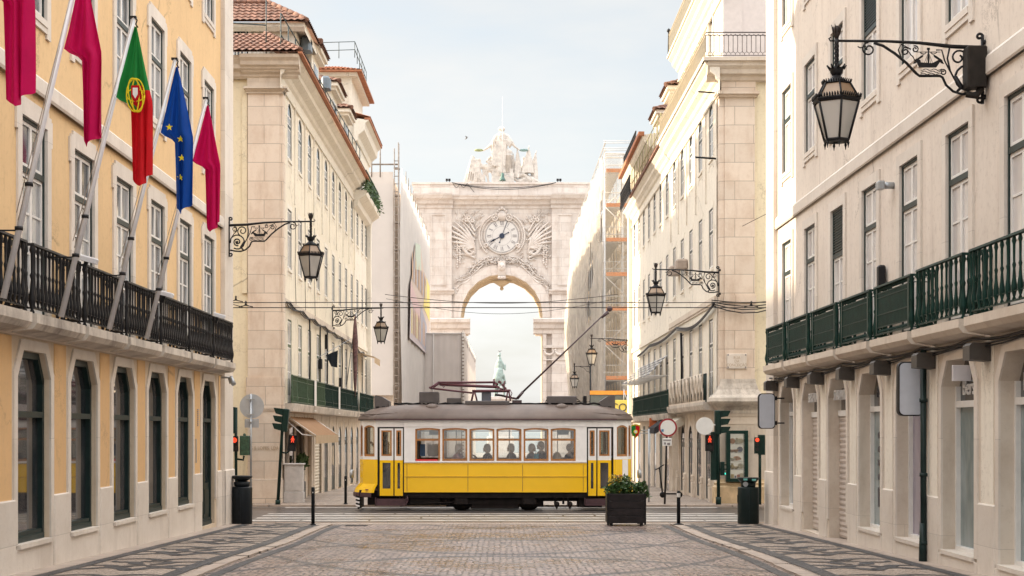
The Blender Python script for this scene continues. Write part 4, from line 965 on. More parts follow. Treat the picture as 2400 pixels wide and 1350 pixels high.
for c in c3: mb = MB(M); mb.box(-c-.66, -c+.66, .03, .2, -1.4, 1.85); put('shop_door', mb, gcase0 if int(c) % 2 else pane_s, R3)
mb = MB(M); mb.box(-80, -65.4, -.55, -.4, 13.74, 13.82); mb.at(None); tiles(mb, (6.7, 65.4, 13.85), (6.7, 80, 13.85), (9.2, 80, 14.9), (9.2, 65.4, 14.9), row=.8); put('roof', mb, terra, R3)
for a, b in ((64.9, 66.8), (69.8, 71.8)): dormer(R3, 7.3, 1, a, b, 13.9, 16.15)
mb = MB(); mb.box(7.3, 14, 72.6, 84.8, 13.7, 15.3); mb.box(7.3, 7.9, 72.6, 73.2, 15.3, 16.6); mb.at(M); mb.prof([(.1, 14.9), (-.2, 15.05), (-.5, 15.35), (-.55, 15.6), (.1, 15.7)], -85, -72.6); put('upper_storey', mb, cream2, R3)
mb = MB(M); mb.box(-85.1, -72.5, -.72, -.45, 15.55, 15.75); put('tile_edge', mb, terra_e, R3)
mb = MB(); rail_frame(mb, [(6.8, 65.4, 13.8), (6.8, 80, 13.8)], 1.35, 1.4, .022); put('roof_railing', mb, plain('rail_yellow_green', (.30, .28, .14), .6), R3)
place(panel_railing(6.2, 1.0, black, None, .6), [FR(7.2, 85.0, 13.75)], R3); place(panel_railing(7.5, .8, black, None, .5), [FR(7.2, 84.0, 15.75)], R3)
for i in range(7):
    if i < 6: place(panel_railing(2.75, .98, green_b, cog, .3), [FR(7.2, 66.4 + 2.8*i, 2.35)], R3)
mb = MB(M); mb.prof([(0, 2.05), (-.34, 2.1), (-.38, 2.28), (-.38, 2.35), (0, 2.35)], -85, -63.1); put('balcony_slab', mb, stone_d, R3)
for o_ in (W1, W1d, W2, W3, DG):
    for k in list(o_.children): bpy.data.objects.remove(k)
    bpy.data.objects.remove(o_)

# ================= wrapped and scaffolded buildings =================
wrap = cloth('wrap_cloth', (.66, .61, .575), .15, .05, scale=.6); wrapl = cloth('pale_wrap', (.73, .695, .665), .25, .05, scale=.8)
net = cloth('scaffold_net', (.66, .60, .52), .35, .06, alpha=.62, scale=1.2); netf = cloth('fine_net', (.70, .58, .42), .4, .05, alpha=.30)
steel = plain('scaffold_steel', (.55, .55, .55), .45, .4); orange = plain('orange_toe_board', (.60, .22, .08), .6, var=.12)
dark_s = plain('scaffold_dark', (.24, .20, .17), .6, var=.4)
def sheet(mb, P, nu, nv, amp, fu, seed=0, m=0):
    """hanging cloth between four corners with vertical folds"""
    a, b, c, d = map(Vector, P); n = (b-a).cross(d-a).normalized(); rows = []
    for j in range(nv+1):
        v = j/nv; rows.append([(a*(1-i/nu)+b*(i/nu))*(1-v) + (d*(1-i/nu)+c*(i/nu))*v + n*amp*(math.sin(i/nu*fu + 1.3*math.sin(v*5+seed)) + .5*math.sin(i/nu*fu*2.7 + v*3 + seed)) for i in range(nu+1)])
    mb.grid(rows, m, True)
L4 = thing('wrapped_building', (-7.2, 108, -1.5), 'building wrapped in pale sheeting left of the arch, printed facade on one side', 'wrapped building')
mb = MB(); sheet(mb, [(-34, 108, 4.1), (-7.6, 108, 4.1), (-7.6, 108, 19.8), (-34, 108, 19.8)], 60, 16, .05, 40); put('sheeting', mb, wrap, L4)
mb = MB(); sheet(mb, [(-7.1, 108.6, 3.2), (-6.95, 149, 3.2), (-6.95, 149, 20.2), (-7.1, 108.6, 20.2)], 80, 16, .06, 60, 2); put('sheeting', mb, wrapl, L4)
mb = MB(); mb.box(-34, -7.6, 108.4, 150, -1.6, 19.4); mb.at(FF(108.3)); 
put('wall', mb, stone, L4)
mb = MB()
for x, y in ((-7.5, 107.7), (-7.22, 107.7), (-7.22, 108.3)): mb.tube([(x, y, -1.4), (x, y, 21.4 + (x+7.5)*1.5)], .04, 6)
for z in rng(-1, 20.5, 40): mb.box(-7.54, -7.18, 107.67, 107.73, z, z+.05); 
for z in rng(-1, 20, 11): mb.box(-7.55, -7.15, 107.7, 108.3, z, z+.08)
mb.tube([(-11.5, 107.8, 20.3), (-7.2, 107.8, 20.3)], .06, 6); 
for x in (-9.1, -8.5): mb.tube([(x, 107.8, 19.4), (x, 107.8, 21.8 if x > -9 else 21.0)], .05, 6)
for y in rng(112, 148, 12): mb.tube([(-6.95, y, 19.6), (-6.95, y, 20.5)], .03, 5)
put('scaffold_tower', mb, dark_s, L4)
mur = [plain('print_beige', (.62, .50, .43), .8), plain('print_mauve', (.58, .51, .52), .8), plain('print_pink', (.66, .48, .47), .8), plain('print_yellow', (.80, .66, .22), .8), plain('print_grey', (.44, .43, .49), .8), plain('print_green', (.54, .60, .50), .8), plain('print_orange', (.64, .42, .27), .8)]
mb = MB(FL(-7.1))
def pl(poly, m): poly = [(116+(u-121)*1.18, 8.6+(z-3.4)*.64) for u, z in poly]; mb.face([(u, -(.24 + .15*(u-108.6)/40.4 - .1 + .006*m) , z) for u, z in poly], m)
pl([(121, 3.4), (146.5, 3.4), (146.5, 14.0), (138, 14.5), (134, 16.8), (127, 15.8), (122.5, 10.5)], 0)
pl([(126.5, 12.6), (134, 13.8), (133, 17), (127, 16)], 5); pl([(122, 8.6), (146, 6.0), (146, 3.4), (121, 3.4)], 1); pl([(122, 10.3), (133, 8.8), (133, 6.2), (121.6, 8.2)], 2)
pl([(137, 9.5), (146.4, 8.6), (146.4, 13.8), (141, 14.2)], 3); pl([(130, 4.2), (142, 3.6), (142, 7.4), (134, 9.2)], 4)
for k in range(10): u = 123.2 + 1.9*k; pl([(u, 10.8), (u+.9, 10.8), (u+.9, 13.6), (u+.45, 14.3), (u, 13.6)], 4 if k % 2 else 6)
for k in range(10): u = 122.8 + 1.9*k; pl([(u, 4.2), (u+.9, 4.2), (u+.9, 7.0), (u+.45, 7.6), (u, 7.0)], 6 if k % 3 else 3)
put('printed_facade', mb, mur, L4, fix=False)
LX = thing('scaffold_enclosure', (-6, 140, -1.6), 'low box of pale tarpaulin over scaffolding in front of the arch left leg', 'scaffolding')
zt = [(-8.9, 139), (-3.5, 139), (-2.85, 168)]
mb = MB(); sheet(mb, [(-8.9, 139, -1.4), (-3.5, 139, -1.4), (-3.5, 139, 10.35), (-8.9, 139, 10.35)], 40, 12, .03, 22); sheet(mb, [(-3.5, 139, -1.4), (-2.85, 168, -1.4), (-2.85, 168, 9.4), (-3.5, 139, 10.35)], 40, 12, .05, 40); mb.face([(-8.9, 139, 10.3), (-3.5, 139, 10.3), (-2.85, 168, 9.35), (-8.9, 168, 9.35)]); put('tarpaulin', mb, wrap, LX)
for p in (-8.9, -6.15, -3.5): mb = MB(); mb.tube([(p, 138.9, -1.5), (p, 138.9, 10.5)], .055, 6); put('scaffold_pole', mb, wrapl, LX)
mb = MB(); mb.tube([(-9, 138.9, 10.4), (-3.4, 138.9, 10.4)], .06, 6); put('top_rail', mb, wrapl, LX)
for i in range(16): t = i/15; mb = MB(); mb.tube([(-3.5+.65*t, 139+29*t, 9.9 - .95*t), (-3.45+.65*t, 139+29*t, 10.7 - .95*t)], .05, 5); put('scaffold_pole', mb, wrapl, LX)
mb = MB(); 
for z in rng(-1.4, 10, 36): mb.box(-3.62, -3.36, 138.82, 138.9, z, z+.1)
mb.tube([(-3.6, 138.85, -1.4), (-3.6, 138.85, 10.5)], .04, 5); put('scaffold_ladder', mb, dark_s, LX)
# right: scaffolded building
R4 = thing('scaffolded_building', (7.2, 106.7, -1.5), 'building right of the arch behind scaffolding with orange boards and hanging white netting', 'scaffolded building')
mb = MB(FF(108.6)); mb.wall(8.4, 34, -1.6, 18.2, [(x-.7, x+.7, z, z+2.6, None) for x in (10.2, 13.2, 16.2) for z in (1.5, 5.5, 9.5, 13.5)], .4); mb.box(8.2, 34, -.3, 0, 14.2, 14.5); mb.at(FR(8.4)); mb.wall(-150, -108.6, -1.6, 18.2, [(-c-.7, -c+.7, z, z+2.6, None) for c in rng(111, 147, 11) for z in (1.5, 5.5, 9.5, 13.5)], .4); mb.at(None); mb.box(9.2, 34, 109.2, 150, -1.6, 18); put('wall', mb, plain('grey_beige_wall', (.66, .59, .50), .9, var=.12), R4)
mb = MB()
lv = [5.15 + 2.4*k for k in range(7)] + [2.75]
for x in (7.2, 8.45, 9.7, 12.2):
    for y in (106.7, 107.8): mb.tube([(x, y, -1.5), (x, y, 20.9)], .045, 6)
for y in rng(109.5, 148, 14):
    for x in (7.25, 8.2): mb.tube([(x, y, -1.5), (x, y, 20.2)], .04, 5)
for z in lv + [lv[6]+1.2, 20.6]:
    for dz in (0, .5, 1.0): mb.tube([(7.1, 106.7, z+dz), (12.6, 106.7, z+dz)], .03, 5); mb.tube([(7.25, 106.7, z+dz), (7.25, 148, z+dz)], .03, 5)
for i, z in enumerate(lv[:6]): a, b = (7.2, 9.7) if i % 2 else (9.7, 7.2); mb.tube([(a, 106.65, z), (b, 106.65, z+2.4)], .03, 5)
mb.tube([(7.2, 106.7, 20.9), (12.6, 106.7, 20.7)], .06, 6)
put('scaffold_pole', mb, steel, R4)
mb = MB()
for z in lv: mb.box(7.28, 12.5, 106.62, 106.68, z, z+.26)
put('toe_board', mb, orange, R4)
mb = MB()
for z in lv: mb.box(7.28, 12.5, 106.75, 107.8, z-.08, z-.02); mb.box(7.28, 8.2, 107.8, 148, z-.08, z-.02)
put('scaffold_deck', mb, steel, R4)
mb = MB(); nu, nv = 90, 40; rows = []
for j in range(nv+1):
    v = j/nv; z = 3.0 + 17.6*v; r_ = []
    for i in range(nu+1):
        u = i/nu; y = 106.9 + 44*u; bul = .55*math.sin(math.pi*min(1, v*1.15))**2*u + .25*u
        x = 7.05 - bul + .14*math.sin(u*62 + 3*math.sin(v*4)) * (.4+.6*u) + .10*math.sin(u*150 + v*9) + .07*math.sin(u*90 + v*23)
        r_.append((x, y, z - .5*u*v + .12*math.sin(u*40)*(v > .97)))
    rows.append(r_)
for j in range(nv):
    for i in range(nu):
        if 18 < i < 30 and 15 < j < 27 + (i-18)*.4: continue
        if i < 8 and 26 < j < 35 and i + (j-26)*.5 < 8: continue
        mb.face([rows[j][i], rows[j][i+1], rows[j+1][i+1], rows[j+1][i]], 0, True)
put('scaffold_netting', mb, net, R4, fix=True)
mb = MB(); sheet(mb, [(7.2, 106.55, 5.2), (12.4, 106.55, 5.2), (12.4, 106.55, 20.8), (7.2, 106.55, 20.8)], 30, 10, .05, 14); put('front_netting', mb, netf, R4)
H = thing('site_hoarding', (6, 104, -1.5), 'dark grey site hoarding with orange top strip below the scaffolding', 'hoarding')
gh_ = plain('grey_green_board', (.13, .14, .12), .6, var=.15)
mb = MB(); mb.box(6.05, 12, 104, 104.2, -1.6, 4.05); put('board', mb, gh_, H)
mb = MB(); mb.box(6.0, 12, 103.95, 104.25, 4.05, 4.32); put('top_strip', mb, plain('orange_strip', (.85, .32, .04), .5), H)
mb = MB(); mb.tube([(8.3, 103.9, 4.4), (8.25, 103.9, 3.2)], .04, 5); mb.tube([(8.3, 103.9, 4.2), (8.8, 103.9, 3.0)], .03, 5); put('strap', mb, wrapl, H)
S = thing('yellow_sign', (8.0, 103.5, 2.6), 'yellow advertising sign reading COP seen above the tram roof', 'sign')
mb = MB(); mb.bev(7.55, 9.6, 103.6, 103.75, 2.45, 3.68, .02); put('board', mb, plain('yellow_board', (.80, .62, .12), .5), S)
text('lettering', 'COPO', .78, letm, S, FF(103.58, 8.42, 3.15), .01, sx=.95)
# ================= triumphal arch =================
A = thing('triumphal_arch', (.05, 173, -2.3), 'white stone triumphal arch with clock and reliefs closing the end of the street', 'arch')
Y0 = 173.0; ZB = -2.5; MA = FF(Y0, .05)
ar_s = blocks('soffit_glow_stone', (.74, .62, .46), (.60, .44, .28), 1.2, 1.2, .012, .7, .4)  # arch stone tinted golden: warm bounced light painted into its colour
mb = MB(MA); mb.wall(-10, 10, ZB, 27.0, [(-4.6, 4.6, ZB, 19.2, ('arc', 4.6))], 7.5, 0, 1)
mb.box(-10, 10, 7.5, 7.6, 19.3, 27.0); mb.box(-10, -4.6, 7.5, 7.6, ZB, 27); mb.box(4.6, 10, 7.5, 7.6, ZB, 27)
mb.face([(-10, 0, ZB), (-10, 7.6, ZB), (-10, 7.6, 29), (-10, 0, 29)]); mb.face([(10, 0, ZB), (10, 7.6, ZB), (10, 7.6, 29), (10, 0, 29)]); put('wall', mb, [arch_st, ar_s], A)
# projecting side piers with framed panels
mb = MB(MA)
for s in (-1, 1):
    x0, x1 = sorted((s*5.62, s*9.4)); mb.box(x0, x1, -.45, 0, ZB, 27.0)
    for (a, b, c, d) in ((6.25, 7.95, 17.9, 25.9),):
        p, q = sorted((s*a, s*b)); w = .12
        for (u0, u1, z0, z1) in ((p, q, c, c+w), (p, q, d-w, d), (p, p+w, c+w, d-w), (q-w, q, c+w, d-w)): mb.box(u0, u1, -.56, -.45, z0, z1)
    p, q = sorted((s*5.3, s*9.7)); mb.prof([(-.45, 16.9), (-.6, 16.95), (-.65, 17.15), (-.85, 17.3), (-.85, 17.42), (-.45, 17.45)], p, q)
    # impost ledge
    p, q = sorted((s*3.55, s*9.8)); mb.prof([(0, 12.4), (-.5, 12.5), (-.55, 12.9), (-.8, 13.1), (-.9, 13.5), (-1.2, 13.75), (-1.25, 14.05), (-1.0, 14.2), (0, 14.3)], p, q)
    p, q = sorted((s*3.9, s*4.6)); mb.prof([(0, 12.2), (0, 13.5), (.0, 13.5)], p, q) if False else mb.box(p, q, 0, 7.5, 12.7, 13.7)
    # garland frieze lower down
    p, q = sorted((s*4.62, s*9.7)); mb.box(p, q, -.62, -.0, 10.9, 11.2); mb.box(p, q, -.56, 0, 9.5, 9.62)
    for k in range(4):
        cx = s*(5.3 + 1.25*k); mb.tube([(cx + .52*math.cos(a), -.62, 10.6 + .5*math.sin(a)) for a in rng(math.pi, 2*math.pi, 9)], [.05, .09, .12, .15, .16, .15, .12, .09, .07, .05], 6); mb.ball((cx-.55, -.6, 10.65), .12, nu=6, nv=4)
    p, q = sorted((s*4.62, s*5.0)); mb.box(p, q, -.5, 0, ZB, 12.4)
put('pier', mb, arch_st, A)
mb = MB(MA)
for w, y0, y1, k in ((1.1, -.12, .0, 0), (.82, -.22, -.12, .0), (.3, -.30, -.22, 0)): ringpoly(mb, -4.6, 4.6, 14.3, 19.2, ('arc', 4.6), w, y0, y1)
put('archivolt', mb, arch_st, A)
mb = MB(MA)
for yy in (1.6, 3.4, 5.2, 6.9): ringpoly(mb, -4.48, 4.48, 14.0, 19.08, ('arc', 4.48), .12, yy, yy+.5)
mb.lathe([(.1, 0), (.5, .25), (.9, .5), (1.2, .75)], (0, 4.6, 18.15), 14); mb.ball((0, 4.6, 18.0), .22)
put('vault_rib', mb, ar_s, A)
# entablature and attic
mb = MB(MA)
mb.prof([(0, 26.6), (-.12, 26.6), (-.15, 26.9), (-.4, 27.0), (-.5, 27.35), (-.95, 27.55), (-1.0, 27.75), (-1.15, 27.9), (-1.15, 28.02), (0, 28.1)], -10.3, 10.3)
for s in (-1, 1):
    p, q = sorted((s*5.5, s*10.5)); mb.prof([(-.4, 26.55), (-.6, 26.6), (-.62, 26.95), (-.9, 27.05), (-1.0, 27.4), (-1.4, 27.6), (-1.5, 27.8), (-1.6, 27.95), (-1.6, 28.07), (0, 28.15)], p, q)
put('entablature', mb, arch_st, A)
mb = MB(MA); mb.box(-10.0, 10.0, .0, 7.5, 28.0, 29.35); mb.box(-10.15, 10.15, -.15, 7.6, 29.35, 29.55)
for a, b in ((-9.2, -9.6), (-8.2, -5.8), (5.8, 8.2), (9.2, 9.6)):
    p, q = sorted((a, b))
    for (u0, u1, z0, z1) in ((p, q, 28.35, 28.42), (p, q, 29.1, 29.17), (p, p+.07, 28.42, 29.1), (q-.07, q, 28.42, 29.1)): mb.box(u0, u1, -.06, .0, z0, z1)
for x in (-5.4, 5.4): mb.box(x-.2, x+.2, -.05, 0, 28.1, 29.35)
put('attic', mb, arch_st, A)
# clock
ink = plain('numeral_grey', (.20, .18, .19), .6); dialm = plain('dial_white', (.66, .63, .60), .6, var=.04); handm = plain('clock_hand_blue_black', (.02, .03, .06), .4)
CK = (0.02, 23.5)
mb = MB(MA); mb.disc(CK, 1.88, -.14, -.0, 48); clock = put('clock', mb, dialm, A)
mb = MB(MA)
for r0, r1 in ((1.80, 1.84), (1.06, 1.08)):
    n = 60
    for i in range(n):
        a, b = 2*math.pi*i/n, 2*math.pi*(i+1)/n
        mb.face([(CK[0]+r*math.cos(t), -.15, CK[1]+r*math.sin(t)) for r, t in ((r0, a), (r1, a), (r1, b), (r0, b))])
rom = {12: '| V|', 1: '|', 2: '||', 3: '|||', 4: '|V', 5: 'V', 6: 'V|', 7: 'V||', 8: 'V|||', 9: '|X', 10: 'X', 11: 'X|', 12: 'X||'}
for h, s_ in rom.items():
    t = math.pi/2 - 2*math.pi*h/12; R_ = Matrix.Translation((CK[0]+1.44*math.cos(t), -.155, CK[1]+1.44*math.sin(t))) @ Matrix.Rotation(-(t - math.pi/2), 4, 'Y') @ Matrix.Scale(.74, 4); mb.at(MA @ R_)
    wd = sum(.15 if ch == '|' else .3 for ch in s_); x = -wd/2
    for ch in s_:
        if ch == '|': mb.box(x+.035, x+.10, -.005, .0, -.34, .34); x += .15
        elif ch == 'V': mb.face([(x, 0, .34), (x+.09, 0, .34), (x+.18, 0, -.34), (x+.12, 0, -.34)]); mb.face([(x+.24, 0, .34), (x+.27, 0, .34), (x+.17, 0, -.34), (x+.13, 0, -.34)]); x += .3
        else: mb.face([(x, 0, .34), (x+.1, 0, .34), (x+.28, 0, -.34), (x+.18, 0, -.34)]); mb.face([(x+.24, 0, .34), (x+.28, 0, .34), (x+.04, 0, -.34), (x, 0, -.34)]); x += .3
mb.at(MA); put('numerals', mb, ink, clock, fix=False)
def hand(ang, L, w, tail, head_):
    mb = MB(MA @ Matrix.Translation((CK[0], -.2, CK[1])) @ Matrix.Rotation(math.radians(ang), 4, 'Y'))
    mb.box(-w, w, -.02, .0, 0, L*.8 if head_ else L); mb.box(-w*.8, w*.8, -.02, .0, -tail, 0); mb.disc((0, -tail), .09, -.02, 0, 12)
    if head_: mb.prism([(0, L), (-w*2.6, L*.72), (-w*.8, L*.52), (w*.8, L*.52), (w*2.6, L*.72)], -.02, 0)
    put('hour_hand' if head_ else 'minute_hand', mb, handm, clock)
hand(243, 1.5, .045, .8, True); hand(20, 1.78, .032, .78, False)
mb = MB(MA); mb.disc(CK, .30, -.28, -.1, 24); put('hub', mb, handm, clock)
# carved frame and reliefs
random.seed(21)
rel = MB(MA)
def spiral(mb, c, r0, turns, a0, d, r=.09):
    mb.tube([(c[0] + r0*(1-t*.9)*math.cos(a0 + d*turns*6.28*t), -.28, c[1] + r0*(1-t*.9)*math.sin(a0 + d*turns*6.28*t)) for t in rng(0, 1, 20)], r, 6)
def arcp(c, r, a, b, n=24, y=-.22): return [(c[0] + r*math.cos(R(t)), y, c[1] + r*math.sin(R(t))) for t in rng(a, b, n)]
for s in (-1, 1):
    def q(a): return 90 - s*a      # degrees from top on side s
    rel.tube(arcp(CK, 2.56, q(26), q(140)), .09, 6); rel.tube(arcp(CK, 2.3, q(25), q(136)), .06, 6); rel.tube(arcp(CK, 1.98, q(0), q(180), 40, -.1), .08, 6)
    spiral(rel, (CK[0]+s*.76, CK[1]+2.02), .42, 1.6, R(90), -s); spiral(rel, (CK[0]+s*1.75, CK[1]-1.1), .3, 1.4, R(-90), s)
    for t in rng(30, 138, 24): rel.ball((CK[0]+2.43*math.cos(R(q(t))), -.24, CK[1]+2.43*math.sin(R(q(t)))), .06, nu=5, nv=4)
    # spray of plumes fanning outward
    for k in range(9):
        a = 100 + 9.5*k if s < 0 else 80 - 9.5*k; L = 2.6 + 1.1*math.sin(k*.55+.4); bx, bz = s*2.95, 21.4 + .1*k
        pts = []
        for t in rng(0, 1, 12):
            bend = -s * (18 + 6*k) * t; pts.append((bx + L*t*math.cos(R(a + bend*.8)) * (.6+.5*t), -.16 - .12*math.sin(3*t), bz + L*t*math.sin(R(a+bend*.3)) * 1.15))
        rel.tube(pts, [.05 + .11*math.sin(math.pi*min(1, t*1.02))**.8 for t in rng(0, 1, 12)], 6)
    for k in range(7):      # long curved horns toward the corner
        pts = [(s*(3.0 + 2.3*t*(.5+.08*k) + .5*t*t), -.2, 24.0 - .5*k + (2.2-.35*k)*t**1.5 + .4*math.sin(3*t)) for t in rng(0, 1, 12)]
        rel.tube(pts, [.13*(1-t*.75) for t in rng(0, 1, 12)], 6)
    for k in range(17):     # hanging garlands of leaves
        for x in (5.0, 4.72): rel.ball((s*x + .04*math.sin(k*2), -.16, 24.3 - .27*k if x > 4.9 else 24.0 - .22*k), .13, nu=6, nv=4, sc=(1, .7, 1.1))
    for t in rng(0, 1, 18): rel.ball((s*(4.7 - 1.5*t), -.2, 23.3 - 1.9*math.sin(math.pi*min(1, t*.62+.05)) ), .16 + .05*math.sin(3.1*t), nu=6, nv=4)
    for k in range(5): rel.tube([(s*(4.4 - .15*k - .9*t), -.16, 23.4 - .2*k - 1.5*t*t + .3*math.sin(4*t)) for t in rng(0, 1, 9)], .05, 5)
    for (x, z) in ((4.0, 25.3), (3.3, 25.2), (3.7, 25.55)): [rel.ball((s*x + .16*math.cos(a), -.22, z + .16*math.sin(a)), .12, nu=6, nv=4) for a in rng(0, 5.2, 5)]
    # branches over the arch
    for k, (x0, z0, x1, z1) in enumerate(((.8, 20.4, 3.0, 20.5), (1.4, 20.9, 4.0, 20.0), (2.2, 19.9, 5.1, 18.3), (3.0, 20.2, 5.3, 17.9), (3.5, 19.0, 5.3, 17.2))):
        rel.tube([(s*(x0+(x1-x0)*t), -.2, z0+(z1-z0)*t + .28*math.sin(5*t+k)) for t in rng(0, 1, 14)], [.09*(1-.5*t) for t in rng(0, 1, 14)], 5)
    for _ in range(150):
        t = random.random(); x = .9 + 4.4*t; z = 20.2 - 3.1*max(0, t-.25)**1.5*1.4 + random.uniform(-.55, .65)
        if math.hypot(x, z-14.6) < 5.85 or math.hypot(x-CK[0], z-CK[1]) < 2.7: continue
        a = random.uniform(0, 6.28); L = random.uniform(.18, .4); rel.tube([(s*x, -.06, z), (s*x + L*.5*math.cos(a), -.26, z + L*.5*math.sin(a)), (s*x + L*math.cos(a), -.08, z + L*math.sin(a))], [.03, random.uniform(.06, .12), .02], 5)
    for _ in range(120):
        x, z = random.uniform(2.2, 5.2), random.uniform(20.6, 26.0)
        if math.hypot(x-CK[0], z-CK[1]) < 2.75: continue
        a = math.atan2(z-21.5, x-2.6) + random.uniform(-.5, .5); L = random.uniform(.3, .8)
        rel.tube([(s*x, -.04, z), (s*(x + L*.5*math.cos(a)), -.2, z + L*.5*math.sin(a)), (s*(x + L*math.cos(a+.5)), -.06, z + L*math.sin(a+.5))], [.02, random.uniform(.04, .08), .015], 5)
    for k in range(9):
        x = 4.9 + .06*k; rel.tube([(s*(5.35 - .1*k*t - .3*t), -.15, 15.9 + .2*k + 1.6*t) for t in rng(0, 1, 6)], [.09*(1-.8*t) for t in rng(0, 1, 6)], 5)
# shell on top, mask keystone below
for k in range(-4, 5): rel.tube([(CK[0] + .07*k, -.2, 25.2), (CK[0] + .11*k, -.42, 25.8), (CK[0] + .15*k, -.25, 26.3 - .03*k*k)], [.04, .08, .1], 6)
rel.ball((CK[0], -.35, 26.6), .2); 
for s in (-1, 1):
    for k in range(4): rel.ball((CK[0]+s*(.27+.2*k), -.3, 26.45-.16*k-.05*k*k), .15, nu=7, nv=5)
for k in range(70):
    a = random.uniform(0, 6.28); r = random.uniform(.3, 1.6); rel.tube([(CK[0]+r*math.cos(a), -.1, 20.95+.55*math.sin(a)*r*.6), (CK[0]+(r+.15)*math.cos(a), -.3, 20.85+.6*math.sin(a)*r*.6), (CK[0]+(r+.3)*math.cos(a), -.12, 20.8+.7*math.sin(a)*r*.6)], [.03, .1, .02], 5)
put('relief', rel, arch_st, A)
mb = MB(MA); mb.prof([(-.2, 18.6), (-.5, 18.7), (-.8, 19.4), (-.9, 20.6), (-.2, 20.6)], -.42, .42); mb.ball((0, -.85, 19.95), .42, sc=(1, .8, 1.15)); mb.ball((-.15, -1.15, 20.05), .08); mb.ball((.15, -1.15, 20.05), .08); mb.tube([(0, -1.15, 20.05), (0, -1.25, 19.85)], [.05, .08], 6)
for x in (-.3, 0, .3): mb.ball((x, -.8, 18.75), .2, nu=8, nv=5)
put('keystone', mb, arch_st, A)
# clutter on the parapet: floodlights, bell and rod
for x in (-6.2, -5.9, 6.3, 6.6):
    mb = MB(MA); mb.bev(x-.13, x+.13, 0, .25, 29.72, 29.98, .03); mb.box(x-.03, x+.03, .1, .16, 29.55, 29.74); put('floodlight', mb, black, A)
for k in range(2):
    mb = MB(MA); mb.tube([(-5.6 + 11.7*t, -.25, 29.5 - (.62+.16*k)*math.sin(math.pi*t)**.8) for t in rng(0, 1, 24)], .035, 5); put('cable', mb, black, A)
mb = MB(MA)
for k in range(3): mb.tube([(-5.5 + .8*k + .8*t, -.2, 29.4 - (.45 if k < 2 else 1.0*t)*(math.sin(math.pi*t) if k < 2 else 1)) for t in rng(0, 1, 8)], .03, 5)
put('loose_cable', mb, black, A)
bellm = plain('verdigris_bell', (.10, .17, .15), .5, .5, var=.4)
mb = MB(MA); mb.lathe([(.0, .95), (.09, .9), (.17, .78), (.2, .45), (.27, .22), (.38, .06), (.36, .0), (0, 0)], (.08, .1, 29.75), 14, cap=False); put('bell', mb, bellm, A)
mb = MB(MA); mb.tube([(.08, .05, 29.5), (.08, .05, 39.2)], [.045, .02], 5); mb.tube([(.08, .1, 30.6), (1.0, .3, 30.2)], .035, 5); put('lightning_rod', mb, steel, A)
# ---------- statue group
def Q(cx, cy, y=0.): return (-4.565 + cx/133.8, y, 39.52 - cy/133.8)
GR = thing('statue_group', (0.05, 174.6, 29.55), 'white marble statue group of robed figure crowning kneeling figures on top of the arch', 'statue')
MS = T(0, 174.6, 0)
mar = plain('statue_marble', (.60, .55, .50), .8, var=.22, scale=2.5, bmp=.5)
k_ = 1/133.8
caps = [(Q(615, 545), Q(615, 520), .2, .2), (Q(560, 600, .05), Q(680, 600, .05), .30, .30), (Q(615, 590), Q(612, 760), .5, .52), (Q(590, 640), Q(560, 1000), .45, .62), (Q(640, 700), Q(600, 1150), .5, .75), (Q(540, 800), Q(510, 1160), .38, .42),
        (Q(535, 610), Q(490, 720), .27, .36), (Q(490, 720), Q(480, 900, .1), .34, .15), (Q(470, 720), Q(395, 780), .22, .13), (Q(395, 780), Q(335, 815), .13, .08), (Q(335, 815), Q(320, 812), .11, .07),
        (Q(705, 610), Q(755, 700), .28, .34), (Q(745, 690), Q(740, 760), .3, .12), (Q(770, 700), Q(820, 760), .19, .13), (Q(820, 760), Q(885, 803), .12, .08), (Q(885, 803), Q(905, 805), .11, .07)]
for i in range(9): x = 470 + i*24; caps.append((Q(x+20, 640 + 10*i, -.45), Q(x + 5*math.sin(i*2), 1060, -.6), .05, .10))
for i in range(5): caps.append((Q(545+i*12, 590+i*14, -.5), Q(735, 765-i*22, -.42), .055, .055))
for i in range(3): caps.append((Q(690 + i*22, 640, -.3), Q(700 + i*22, 740, -.32), .06, .05))
balls = [(Q(615, 500), .33, (1, 1, 1.1)), (Q(588, 492, -.1), .2, (1, 1, 1)), (Q(642, 490, -.1), .2, (1, 1, 1)), (Q(615, 470), .22, (1.3, 1, .8))]
sculpt('robed_figure', caps, mar, GR, MS, .05, balls, smooth=2)
# winged figure at left
caps = [(Q(265, 1010), Q(250, 1150), .26, .4), (Q(250, 1150), Q(330, 1290), .42, .3), (Q(290, 1010), Q(330, 1080), .15, .2), (Q(240, 1200), Q(200, 1300), .35, .3)]
for i in range(10): t = i/9; caps.append((Q(170 + 30*t, 915 + 40*t, .1*t), Q(45 + 260*t, 1305 - 30*math.sin(3*t), -.1), .16, .10)) 
for i in range(7): caps.append((Q(160 + 15*i, 930 + 12*i, -.2), Q(90 + 36*i, 1280, -.35), .08, .05))
sculpt('winged_figure', caps, mar, GR, MS, .05, [(Q(270, 968), .25, (1, 1, 1)), (Q(240, 955), .14, (1, 1, 1)), (Q(180, 925), .2, (1, .6, 1))], smooth=2)
